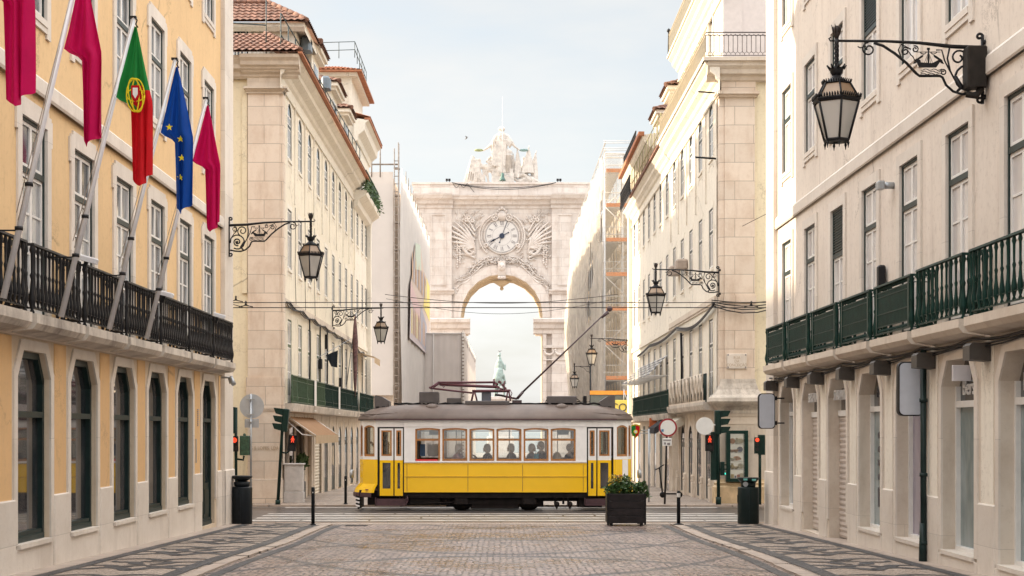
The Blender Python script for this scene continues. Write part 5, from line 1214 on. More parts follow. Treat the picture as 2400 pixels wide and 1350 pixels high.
# lion and mantle
caps = [(Q(340, 1060), Q(600, 1090), .3, .5), (Q(420, 1100), Q(600, 1140), .36, .3), (Q(380, 1120), Q(405, 1230), .22, .14), (Q(405, 1230), Q(415, 1305), .13, .13), (Q(340, 1120), Q(355, 1300), .16, .12)]
balls = [(Q(460, 970), .42, (1.1, 1, 1))] + [(Q(460 + 62*math.cos(a)*random.uniform(.6, 1.1), 970 + 50*math.sin(a), random.uniform(-.3, 0)), random.uniform(.13, .2), (1, 1, 1)) for a in rng(0, 6.1, 15)] + [(Q(520 + 8*k, 930 + 12*k, -.25), .15, (1, 1, 1)) for k in range(4)]
sculpt('lion', caps, mar, GR, MS, .05, balls, smooth=1)
mb = MB(MS); x0 = Q(465, 0)[0]; x1 = Q(805, 0)[0]; mb.bev(x0, x1, -.5, 1.5, 29.55, Q(0, 1165)[2], .03); mb.box(x0+.1, x1-.1, -.42, 1, Q(0, 1165)[2], Q(0, 1100)[2]); put('plinth', mb, mar, GR)
mb = MB(MS); c = Q(705, 1160); mb.lathe([(.5, 0), (.5, 1.9), (.58, 1.95), (.58, 2.05), (.42, 2.1), (.5, 2.3), (.52, 2.55), (.3, 2.7), (.0, 2.74)], (c[0], 0, c[2]), 14); put('column', mb, mar, GR)
# standards and trophies
for (ax, ay, bx, by, w, yy) in ((790, 868, 800, 1240, 42, .2), (853, 805, 865, 1230, 62, .0), (1025, 775, 1010, 1160, 86, -.1), (1132, 850, 1105, 1290, 58, .15), (1135, 850, 1075, 1060, 20, .1)):
    mb = MB(MS); rows = []
    for j in range(9):
        t = j/8; r_ = []
        for i in range(20):
            a = 2*math.pi*i/20; rr = (.05 + w*k_*t**.85) * (1 + .16*math.cos(5*a + t)); p = Q(ax+(bx-ax)*t, ay+(by-ay)*t, yy); r_.append((p[0] + rr*math.cos(a), p[1] + rr*.6*math.sin(a), p[2]))
        rows.append(r_)
    mb.grid(rows, 0, True, close=True); mb.tube([Q(ax, ay+10, yy), Q(ax+(10 if ax > 1000 else -8), ay-36, yy)], [.07, .03], 6); put('standard', mb, mar, GR)
caps = [(Q(950, 940, .3), Q(955, 1050, .3), .16, .3), (Q(955, 1050, .3), Q(960, 1200, .2), .32, .5)]
caps += [(Q(860 + 40*k, 1230 - 40*math.sin(k*.9), -.3), Q(900 + 40*k, 1230 - 40*math.sin((k+1)*.9), -.3), .12, .12) for k in range(6)]
caps += [(Q(890 + 30*k, 1190 + 10*k*(k-3), -.4), Q(920 + 30*k, 1180 + 12*k, -.35), .07, .07) for k in range(7)]
caps += [(Q(900, 1280), Q(1090, 1290), .35, .3), (Q(1090, 1250), Q(1190, 1305), .25, .12), (Q(820, 1250), Q(900, 1300), .2, .25), (Q(960, 1200), Q(1080, 1250), .3, .3)]
sculpt('trophies', caps, mar, GR, MS, .05, [(Q(950, 930, .3), .2, (1, 1, 1)), (Q(1030, 1260, -.3), .22, (1, 1, .8)), (Q(960, 1260, -.2), .25, (1.2, 1, .8))], smooth=2)
wrm = plain('wreath_green', (.30, .34, .18), .6, var=.3); wrm2 = plain('wreath_verdigris', (.22, .34, .34), .6, var=.3)
for (cx, m) in ((268, wrm), (955, wrm2)):
    mb = MB(MS); c = Q(cx, 813)
    for k in range(26): a = 2*math.pi*k/26; mb.ball((c[0]+.38*math.cos(a), .38*math.sin(a)-.1, c[2]), .13, nu=6, nv=4, sc=(1.1, 1, .8))
    put('wreath', mb, m, GR)
# ---------- equestrian statue beyond the arch
EQ = thing('equestrian_statue', (-.3, 280, -3.1), 'green bronze rider with plumed helmet on horseback, far away through the arch', 'statue')
s_ = 1/12.86
def E(px, py, y=0.): return ((px-1175)*s_, y, 1.65 + (1008-py)*s_)
ME = T(0, 280, 0); ver = plain('verdigris', (.30, .38, .35), .7, var=.3, scale=1.5)
caps = [(E(1168, 893), E(1172, 888, 2.6), .95, .8), (E(1172, 886, 2.4), E(1170, 868, 3.4), .55, .35), (E(1163, 893), E(1161, 912, -.1), .42, .26), (E(1161, 912), E(1160, 930), .25, .18), (E(1177, 893), E(1182, 911, -.1), .42, .26), (E(1182, 911), E(1181, 930), .25, .18), (E(1166, 889, 2.6), E(1164, 930, 2.6), .3, .18), (E(1178, 889, 2.6), E(1180, 912, 3.4), .3, .18),
        (E(1170, 893, -.6), E(1169, 912, -1.0), .25, .12)]
sculpt('horse', caps, ver, EQ, ME, .09)
caps = [(E(1171, 848), E(1170, 872), .55, .7), (E(1170, 872, -.3), E(1166, 888, -.6), .8, .85), (E(1166, 852), E(1162, 868), .35, .3), (E(1177, 852), E(1184, 866), .32, .2), (E(1184, 866), E(1185, 856), .17, .12), (E(1185, 860), E(1185, 850), .07, .05), (E(1162, 880), E(1158, 898, .6), .35, .22), (E(1179, 880), E(1184, 898, .6), .35, .22)]
sculpt('rider', caps, ver, EQ, ME, .09, [(E(1171, 840), .34, (1, 1, 1.1)), (E(1170, 832, -.05), .32, (1.1, 1.3, .9)), (E(1171, 829, .1), .25, (1, 1.5, 1))])
mb = MB(ME); mb.bev(-2.2, 1.9, -3, 4.5, -3.2, 7.7, .2); mb.bev(-2.6, 2.3, -3.4, 4.9, -3.2, .5, .2); mb.bev(-2.5, 2.2, -3.3, 4.8, 7.2, 7.7, .1); put('pedestal', mb, arch_st, EQ)
mb = MB(); mb.ball((-.34, 279.8, 1.65+184*s_), .12, sc=(1.6, 1, .8)); mb.tube([(-.25, 279.8, 1.65+184*s_), (.0, 279.8, 1.65+186.5*s_)], [.05, .1], 5); 
for s in (-1, 1): mb.tube([(-.34, 279.8, 1.65+184*s_), (-.5+.1*s, 279.8+.2*s, 1.65+187*s_)], [.07, .02], 5)
tagit(put('gull', mb, plain('gull_grey', (.25, .25, .25), .7)), 'small seabird perched on the helmet of the bronze rider', 'bird')
mb = MB(); bx, bz = (1093-1175)/36., 1.65 + (1008-324)/36.; mb.tube([(bx-.1, 100, bz-.08), (bx+.02, 100, bz+.02), (bx+.1, 100, bz+.1)], [.015, .05, .02], 6); mb.face([(bx, 100, bz), (bx-.05, 100.25, bz+.18), (bx+.06, 100.2, bz+.12)]); mb.face([(bx, 100, bz), (bx-.08, 99.75, bz+.12), (bx+.06, 99.8, bz+.06)])
tagit(put('flying_bird', mb, plain('bird_grey', (.25, .25, .26), .7)), 'small bird flying in the sky left of the statue group', 'bird')
# ================= tram =================
TR = thing('yellow_tram', (-.2, 48.1, -.82), 'yellow and white vintage tram crossing the street with trolley pole raised and wooden window frames', 'tram')
yel = plain('tram_yellow', (.86, .52, .010), .22, var=.04, scale=1.2); ywh = plain('tram_white', (.80, .79, .79), .35, var=.05); roofm = plain('tram_roof', (.115, .085, .072), .55, var=.22, scale=1.6)
wood = plain('varnished_wood', (.36, .155, .045), .35, var=.3, scale=10); blk = plain('tram_black', (.012, .011, .012), .5); und = plain('underframe', (.016, .012, .012), .7, var=.5, scale=5); prp = plain('tram_maroon', (.065, .028, .035), .5, var=.2)
gcl = glass_clear('tram_glass', gl=.13); redp = plain('tram_red', (.60, .03, .03), .4)
XC, YC = -.18, 48.1
zb, zbelt, zdb, zw0, zw1, zl, zr = -.25, .634, .75, .706, 1.715, 1.95, 2.0
HM = 2.79
half = [(HM, 1.2), (HM, 1.17), (3.61, 1.10), (3.68, 1.08), (4.10, .62), (4.21, .32), (4.25, 0)]
# whole outline starting at the near left corner of the main section, running +x along the near side
def outline():
    p = []
    nr = [(XC + d, YC - w) for d, w in half]; p += nr
    p += [(XC + d, YC + w) for d, w in half[:-1][::-1]]
    p += [(XC - d, YC + w) for d, w in half]
    p += [(XC - d, YC - w) for d, w in half[:-1][::-1]]
    return p
OUT = outline()
def pathwall(mb, pts, z0, z1, holes=(), dep=.05, m=0, mr=None):
    """wall of height z0..z1 following plan points; holes by segment index (i, a, b, c, d, head) with a, b along that segment"""
    for i in range(len(pts)-1):
        p, q = Vector((*pts[i], 0)), Vector((*pts[i+1], 0)); L = (q-p).length
        if L < 1e-4: continue
        M = T(*p) @ Matrix.Rotation(math.atan2(q.y-p.y, q.x-p.x), 4, 'Z'); mb.at(M)
        mb.wall(0, L, z0, z1, [h[1:] for h in holes if h[0] == i], dep, m, mr)
    mb.at(None)
def segM(a, b, z=0): p, q = a, b; return T(p[0], p[1], z) @ Matrix.Rotation(math.atan2(q[1]-p[1], q[0]-p[0]), 4, 'Z')
WX = [-2.632 + .828*k for k in range(6)]
main = [(XC-HM, YC-1.2), (XC+HM, YC-1.2)]; mainf = [(XC+HM, YC+1.2), (XC-HM, YC+1.2)]
x0m = XC - HM
whn = [(0, x-x0m, x-x0m+.763, zw0, zw1, ('arc', .035)) for x in WX]
mb = MB()
for pts in (main, mainf): pathwall(mb, pts, zb, zbelt)
for pts in (main, mainf):       # panel beads
    M = segM(*pts); mb.at(M); mb.box(.0, 5.58, -.012, 0, .23, .245); mb.box(0, 5.58, -.012, 0, zbelt-.03, zbelt); mb.box(0, 5.58, -.01, 0, zb, zb+.02)

for sx in (-1, 1):
    e = [(XC + sx*d, YC - w) for d, w in half[2:]] ; e += [(XC + sx*d, YC + w) for d, w in half[2:-1][::-1]]
    if sx < 0: e = e[::-1]
    pathwall(mb, e, -.02, zdb)
    # flared apron at the ends
    rows = []
    for o, z in ((0, .0), (.03, -.03), (.09, -.10), (.15, -.18), (.18, -.27)): rows.append([(x + sx*o*(1 if abs(y-YC) < .9 else .6), YC + (y-YC)*(1+.02*o), z) for x, y in e])
    mb.grid(rows)
body = put('body', mb, yel, TR)
seam = plain('seam_dirt', (.30, .16, .02), .6)
for pts in (main, mainf):
    for u in (.09, 1.95, 3.62, 5.47): mb = MB(segM(*pts)); mb.box(u-.008, u+.008, -.006, 0, zb+.021, .229); mb.box(u-.008, u+.008, -.006, 0, .246, zbelt-.031); put('panel_seam', mb, seam, body)
    mb = MB(segM(*pts)); mb.box(0, 5.58, -.014, -.0121, .215, .229); mb.box(0, 5.58, -.016, 0, zbelt+.001, zbelt+.014); put('panel_seam', mb, seam, body)
mb = MB()
pathwall(mb, main, zbelt, zl+.05, whn, .07); pathwall(mb, mainf, zbelt, zl+.05, whn, .07)
ew = []
for sx in (-1, 1):
    e = [(XC + sx*d, YC - w) for d, w in half[2:]] ; e += [(XC + sx*d, YC + w) for d, w in half[2:-1][::-1]]
    if sx < 0: e = e[::-1]
    hs = []
    for i in range(len(e)-1):
        L = math.dist(e[i], e[i+1])
        if L > .5: hs.append((i, .06, L-.04, .84, 1.8, ('arc', .07))); ew.append((e[i], e[i+1], .06, L-.04))
        elif L > .25: hs.append((i, .03, L-.02, .84, 1.8, ('arc', .03))); ew.append((e[i], e[i+1], .03, L-.02))
    pathwall(mb, e, zdb, zl+.05, hs, .05)
    for sy in (-1, 1):   # header over the doors
        a, b = (XC + sx*HM, YC + sy*1.17), (XC + sx*3.61, YC + sy*1.10)
        if (sx*sy) > 0: a, b = b, a
        if sy < 0 and sx > 0: pass
        pathwall(mb, [a, b], 1.745, zl+.05); 
for pts in (main, mainf): M = segM(*pts); mb.at(M); mb.box(0, 5.58, -.02, 0, 1.76, 1.785); mb.box(0, 5.58, -.015, 0, zbelt+.03, zbelt+.06); mb.at(None)
put('upper_body', mb, ywh, TR)
# roof
def ro(hl, hw, z): return [(XC + (x-XC)*hl/4.25, YC + (y-YC)*hw/1.2, z) for x, y in OUT]
prof_ = [(.0, .0, -.05), (-.03, -.03, -.05), (-.03, -.03, .0), (.0, .0, .07), (.06, .04, .13), (.16, .10, .20), (.32, .20, .28), (.55, .34, .345), (.9, .54, .40), (1.4, .78, .44), (2.0, .98, .455), (2.7, 1.13, .46), (3.4, 1.19, .462)]
mb = MB(); mb.grid([ro(4.27-a, 1.25-b, zr + z) for a, b, z in prof_], 0, True, close=True)
for sx in (-1, 1): mb.tube([(XC + sx*d, YC - w, zr + z) for d, w, z in ((4.2, .45, .13), (4.0, .85, .13), (3.6, 1.1, .14), (3.2, 1.10, .17), (2.7, 1.08, .2))], .018, 5)
put('roof', mb, roofm, TR)
mb = MB(); mb.grid([ro(4.29, 1.29, z) for z in (zr-.05, zr-.01)], close=True); put('roof_gutter', mb, prp, TR)
# side windows
def swin(M, w, z0, z1, rise, openw=False, glass=gcl):
    mb = MB(M); a, b = 0, w; t = .055
    hp = head(a, b, z0, z1, ('arc', rise)); hi = head(a+t, b-t, z0+t, z1-t, ('arc', rise*.8))
    for y0, y1 in ((.012, .07),):
        mb.box(a, a+t, y0, y1, z0, hp[0][1]-.01); mb.box(b-t, b, y0, y1, z0, hp[0][1]-.01); mb.box(a+t, b-t, y0, y1, z0, z0+(.065 if not openw else .03))
        for k in range(len(hp)-1): mb.face([(hp[k][0], y0, hp[k][1]), (hp[k+1][0], y0, hp[k+1][1]), (hi[k+1][0], y0, hi[k+1][1]), (hi[k][0], y0, hi[k][1])]); mb.face([(hi[k][0], y0, hi[k][1]), (hi[k+1][0], y0, hi[k+1][1]), (hi[k+1][0], y1, hi[k+1][1]), (hi[k][0], y1, hi[k][1])])
        if w > .7: mb.box(a+t, b-t, y0+.005, y1, z1-.39, z1-.335)
    o = put('window', mb, wood, TR)
    mb = MB(M); mb.face([(x, .05, z) for x, z in [(a+.01, z0+.02 if not openw else z1-.36)] + hp + [(b-.01, z0+.02 if not openw else z1-.36)]][::-1]); put('pane', mb, glass, o, fix=False)
for k, h in enumerate(whn):
    for pts in (main, mainf): swin(segM(*pts) @ T(h[1], 0), .763, zw0, zw1, .035, openw=(k == 0 and pts is main))
for p, q, a, b in ew: swin(segM(p, q) @ T(a, 0), b-a, .84, 1.8, .05)
# doors: two folding leaves in a black recess
for sx in (-1, 1):
    for sy in (-1, 1):
        a, b = (XC + sx*HM, YC + sy*1.17), (XC + sx*3.61, YC + sy*1.10)
        if (sx > 0) == (sy > 0): a, b = b, a
        M = segM(a, b); L = math.dist(a, b); mb = MB(M)
        mb.box(0, .05, .0, .06, -.35, 1.745); mb.box(L-.03, L, .0, .06, -.35, 1.745); mb.box(.05, L-.03, .0, .06, 1.70, 1.745); mb.box(.48 if sx*sy > 0 else L-.52, .53 if sx*sy > 0 else L-.47, .02, .05, -.35, 1.7)
        d = put('door', mb, blk, TR)
        wide_first = (sx < 0) == (sy < 0)
        spans = ((.07, .49), (.53, L-.04)) if wide_first else ((.04, L-.53), (L-.49, L-.07))
        for (p, q) in spans:
            mb = MB(M); z0, z1 = -.36, zdb-.02; i = .085
            mb.box(p, p+i, .0, .04, z0, z1); mb.box(q-i, q, .0, .04, z0, z1); mb.box(p+i, q-i, .0, .04, z0, z0+.22); mb.box(p+i, q-i, .0, .04, z1-.08, z1); o = put('lower_panel', mb, yel, d)
            mb = MB(M); mb.box(p+i, q-i, .025, .03, z0+.22, z1-.08); put('lower_pane', mb, pane_s, d)
            mb = MB(M); z0, z1 = zdb-.02, 1.70; i = .05
            mb.box(p, p+i, .0, .04, z0, z1); mb.box(q-i, q, .0, .04, z0, z1); mb.box(p+i, q-i, .0, .04, z0, z0+.13); mb.box(p+i, q-i, .0, .04, z1-.06, z1); put('upper_panel', mb, ywh, d)
            mb = MB(M); w = .045; p += i; q -= i; z0 += .13; z1 -= .06
            mb.box(p, p+w, -.004, .036, z0, z1); mb.box(q-w, q, -.004, .036, z0, z1); mb.box(p+w, q-w, -.004, .036, z0, z0+w); mb.box(p+w, q-w, -.004, .036, z1-w, z1); put('upper_frame', mb, wood, d)
            mb = MB(M); mb.box(p+w, q-w, .015, .02, z0+w, z1-w); put('upper_pane', mb, gcl, d)
# bumpers, steps, lifeguards
for sx in (-1, 1):
    e = [(XC + sx*d, YC - w) for d, w in half[3:]] + [(XC + sx*d, YC + w) for d, w in half[3:-1][::-1]]; rows = []
    for o, z in ((.16, -.275), (.21, -.28), (.21, -.40), (.17, -.42), (.05, -.42)): rows.append([(x + sx*o*(1 if abs(y-YC) < .9 else .6), YC + (y-YC)*1.01, z) for x, y in e])
    mb = MB(); mb.grid(rows); put('bumper', mb, prp, TR)
    mb = MB(); x = XC + sx*4.44; mb.tube([(x, YC, .28), (x + sx*.12, YC, .28)], [.13, .14], 14); put('headlight', mb, metal_g, TR)
    for sy in (-1, 1):
        mb = MB(); xa, xb = sorted((XC + sx*2.72, XC + sx*3.68)); y = YC + sy*1.14; ya, yb = sorted((y, y - sy*.25)); mb.box(xa, xb, ya, yb, -.66, -.63); mb.box(xa+.04, xb-.04, ya+.03, yb-.03, -.63, -.45); mb.box(xa, xa+.03, ya, yb, -.66, -.42); mb.box(xb-.03, xb, ya, yb, -.66, -.42)
        mb.tube([(xb+.02, y+sy*.02, -.36), (xb+.05, y+sy*.02, -.5), (xb-.02, y+sy*.02, -.64), (xb-.2, y+sy*.02, -.67)], .02, 6); put('step', mb, prp, TR)
    stw = [und, ywh]; mb = MB()
    for k in range(6): z = -.44 - .055*k; mb.face([(XC+sx*4.18, YC-.9, z), (XC+sx*4.30, YC-.9, z+.03), (XC+sx*4.29, YC-.9, z+.085), (XC+sx*4.17, YC-.9, z+.055)], k % 2)
    mb.box(XC+sx*4.22-.02, XC+sx*4.22+.02, YC-.88, YC+.9, -.78, -.42, 0); put('lifeguard', mb, stw, TR, fix=False)
# truck
mb = MB(); mb.box(XC-4.2, XC+4.2, YC-.75, YC+.75, -.40, -.2); mb.box(XC-3.95, XC-3.0, YC-.7, YC+.7, -.66, -.4); mb.box(XC+3.0, XC+3.95, YC-.7, YC+.7, -.66, -.4); mb.box(-3.0, 2.75, 46.99, 47.06, -.42, -.26); mb.box(-2.9, -1.6, 47.25, 48.9, -.66, -.3); mb.box(-1.7, 1.3, 47.4, 48.8, -.72, -.3); mb.box(1.2, 2.4, 47.5, 48.8, -.55, -.3); mb.box(.9, 2.75, 46.98, 47.05, -.37, -.26); mb.bev(-2.85, -1.85, 47.1, 47.6, -.65, -.3, .04); mb.bev(-.95, .55, 47.2, 49.0, -.76, -.3, .04); mb.bev(-1.5, 1.1, 47.15, 47.3, -.62, -.45, .03); mb.bev(-1.75, 1.35, 47.1, 47.2, -.45, -.36, .02)
for x in (-1.22, .85): mb.bev(x-.22, x+.22, 47.02, 47.2, -.62, -.3, .04)
mb.bev(2.35, 3.1, 47.15, 48, -.72, -.3, .04)
for x in (-3.2, -2.95, -1.7, 1.65, 1.9, 2.05): mb.tube([(x, 47.1, -.3), (x, 47.1, -.62)], .035, 6)
for x in (1.7, 2.1): mb.ball((x, 47.08, -.62), .085); mb.tube([(x, 47.08, -.68), (x, 47.08, -.78)], [.06, .01], 6)
mb.box(-3.35, -1.5, 46.97, 46.99, -.38, -.28); mb.tube([(-3.0, 47.05, -.62), (-1.3, 47.05, -.55)], .02, 5)
put('underframe', mb, und, TR)
for x in (-1.22, .85):
    for y in (47.55, 48.55):
        mb = MB(T(x, y, -.50) @ Matrix.Rotation(R(90), 4, 'X')); mb.lathe([(.05, .06), (.12, .05), (.25, .03), (.33, .05), (.33, -.05), (.36, -.07), (.1, -.09)], (0, 0, 0), 26); put('wheel', mb, und, TR)
# interior: floor, ceiling, seats, posters
mb = MB(); mb.box(XC-4.0, XC+4.0, YC-.95, YC+.95, -.2, -.16); put('floor', mb, wood, TR)
mb = MB(); mb.box(XC-2.8, XC+2.8, YC-1.1, YC+1.1, 1.93, 1.96); put('ceiling', mb, white_w, TR)
for sx in (-1, 1):
    mb = MB(); x = XC + sx*2.82
    for (ya, yb, za, zc) in ((YC-1.1, YC-.35, -.16, 1.93), (YC+.35, YC+1.1, -.16, 1.93), (YC-.35, YC+.35, 1.75, 1.93)): mb.box(x-.02, x+.02, ya, yb, za, zc)
    put('bulkhead', mb, wood, TR)
seatm = plain('seat_leather', (.16, .05, .03), .5, var=.2)
for k in range(6):
    for s in (-1, 1):
        mb = MB(); x = WX[k] + .38; y = YC + s*.66; mb.bev(x-.2, x+.2, y-.4, y+.4, .2, .3, .03); mb.bev(x+.17 if k < 5 else x-.25, x+.24 if k < 5 else x-.18, y-.4, y+.4, .3, .72, .02); put('seat', mb, seatm, TR)
mb = MB(); mb.box(-2.5, -2.34, YC-.9, YC-.88, .85, 1.22); put('notice_board', mb, plain('blue_notice', (.02, .06, .13), .5), TR)
mb = MB(); mb.box(-2.28, -1.9, YC-.5, YC-.48, .84, 1.2); put('paper_notice', mb, white_w, TR)
mb = MB(); mb.box(-2.62, -1.95, YC-1.19, YC-1.14, .70, .76); put('red_rail', mb, redp, TR)
mb = MB(); mb.box(-2.3, -2.0, YC+.9, YC+.92, 1.5, 1.65); mb.box(1.8, 2.15, YC+.9, YC+.92, 1.5, 1.66); put('overhead_sign', mb, metal_g, TR)
for x in (-1.4, .25, 1.75): mb = MB(); mb.tube([(x, YC-.3, -.16), (x, YC-.3, 1.93)], .016, 6); put('grab_pole', mb, metal_g, TR)
mb = MB(); mb.tube([(XC-2.7, YC-.3, 1.62), (XC+2.7, YC-.3, 1.62)], .014, 6); put('hand_rail', mb, metal_g, TR)
mb = MB(segM((XC+3.68, YC-1.08), (XC+4.10, YC-.62))); mb.box(.03, .30, -.012, 0, .02, .27); put('red_panel', mb, redp, TR)
mb = MB(segM((XC+3.68, YC-1.08), (XC+4.10, YC-.62))); mb.box(.33, .60, -.010, 0, .0, .74); put('white_panel', mb, ywh, TR)
# roof equipment
boxm = plain('roof_box', (.085, .075, .075), .55, var=.12); blu = plain('blue_grey_box', (.10, .11, .14), .5)
def zp(py, D=48.1): return CZ + (1008-py)*D/F
def xp(px, D=48.1): return (px-1175)*D/F
for nm, x0, x1, y0, y1, z0, z1, m in (('equipment_box', 984, 1029, 47.7, 48.5, 944, 919, boxm), ('equipment_box', 1048, 1081, 47.8, 48.4, 947, 933, boxm), ('resistor_box', 1281, 1350, 47.6, 48.4, 945, 929, boxm), ('equipment_box', 1129, 1151, 47.8, 48.3, 942, 918, blu), ('equipment_box', 1366, 1374, 47.8, 48.3, 947, 928, blk), ('roof_walkway', 1091, 1194, 47.6, 48.6, 948, 940, boxm)):
    mb = MB(); mb.bev(xp(x0), xp(x1), y0, y1, zp(z0), zp(z1), .02); mb.box(xp(x0)+.05, xp(x0)+.12, y0-.01, y1, zp(z0)-.06, zp(z0)); mb.box(xp(x1)-.12, xp(x1)-.05, y0-.01, y1, zp(z0)-.06, zp(z0)); put(nm, mb, m, TR)
mb = MB(); 
for dz in (0, .03): mb.tube([(xp(p), 47.75, zp(948) + dz + .02*math.sin(p*.2)) for p in range(925, 1440, 15)], .018, 5)
mb.tube([(xp(1281), 47.7, zp(937)), (xp(1276), 47.7, zp(944)), (xp(1290), 47.7, zp(947))], .02, 5); mb.tube([(xp(1350), 47.7, zp(935)), (xp(1358), 47.7, zp(940)), (xp(1340), 47.7, zp(947))], .02, 5)
put('roof_cable', mb, blk, TR)
for px in (1012.5, 1316):
    mb = MB(); mb.ball((xp(px, 47.4), 47.33, zr+.34), .21, nu=16, nv=8, sc=(1, .9, .62)); put('roof_vent', mb, roofm, TR)
for sx, px in ((-1, 897), (1, 1422)):
    mb = MB(T(xp(px), YC, 0)); s = -sx
    prf = [(-.23*s, zp(963)), (-.23*s, zp(930)), (-.18*s, zp(927)), (.0, zp(930)), (.23*s, zp(941)), (.23*s, zp(951))]
    if s < 0: prf = prf[::-1]
    mb.prism(prf[::-1], -.45, .45); o = put('destination_box', mb, boxm, TR)
    mb = MB(T(xp(px), YC, 0))
    for dx in (-.12, .06): mb.box(dx-.05, dx+.05, -.46, -.44, zp(958), zp(953))
    put('lamp_slot', mb, blk, o)
mb = MB(); b = (xp(1211.6), YC, zp(935)); tip = (xp(1429), YC, zp(724)); k = (xp(1226), YC, zp(918))
mb.tube([b, k], .045, 8); mb.tube([k, tip], [.032, .02], 8); mb.tube([(xp(1160), YC, zp(925)), (xp(1175), YC, zp(927)), b], .035, 6); mb.ball(tip, .09, sc=(1, .6, 1)); mb.box(b[0]-.15, b[0]+.15, YC-.15, YC+.15, zp(946), zp(938)); mb.tube([(tip[0]-.05, YC, tip[2]-.1), (tip[0]-.25, YC, tip[2]-.28)], [.06, .03], 6)
put('trolley_pole', mb, plain('pole_brown', (.06, .035, .04), .45), TR)
mb = MB(); pm = plain('pantograph_maroon', (.11, .035, .05), .4)
def pt(px, py, dy=0): return (xp(px), YC+dy, zp(py))
for dy in (-.35, .35):
    mb.tube([pt(1010, 910, dy*1.6), pt(1029, 897, dy*1.2)], .028, 6); mb.tube([pt(1029, 897, dy*1.2), pt(1161, 896, dy*.6)], .028, 6); mb.tube([pt(1031, 901, dy), pt(1165, 907, dy)], .04, 6); mb.tube([pt(1010, 910, dy*1.2), pt(1107, 921, dy)], .022, 6)
    mb.tube([pt(1107, 917, dy), pt(1195, 916, dy)], .04, 6); mb.tube([pt(1110, 917, dy), pt(1105, 940, dy)], .025, 5); mb.tube([pt(1112, 917, dy), pt(1118, 940, dy)], .025, 5); mb.tube([pt(1190, 917, dy), pt(1186, 940, dy)], .025, 5); mb.tube([pt(1193, 917, dy), pt(1196, 940, dy)], .025, 5)
mb.tube([pt(1010, 910, -.8), pt(1010, 910, .8)], .03, 6); mb.tube([pt(1029, 897, -.5), pt(1029, 897, .5)], .025, 6)
for px, py in ((1162, 900), (1170, 896), (1178, 903), (1166, 908), (1182, 910), (1174, 913)): mb.tube([pt(px, py, -.4), pt(px+3, py, .4)], .045, 6)
mb.tube([pt(1157, 905), pt(1158, 888)], .03, 6); mb.tube([pt(1180, 905), pt(1183, 893)], .03, 6); mb.tube([pt(1036, 903), pt(1040, 908), pt(1044, 903)], .015, 5); mb.tube([pt(1195, 913), pt(1200, 922), pt(1196, 932)], .015, 5)
put('pantograph', mb, pm, TR)
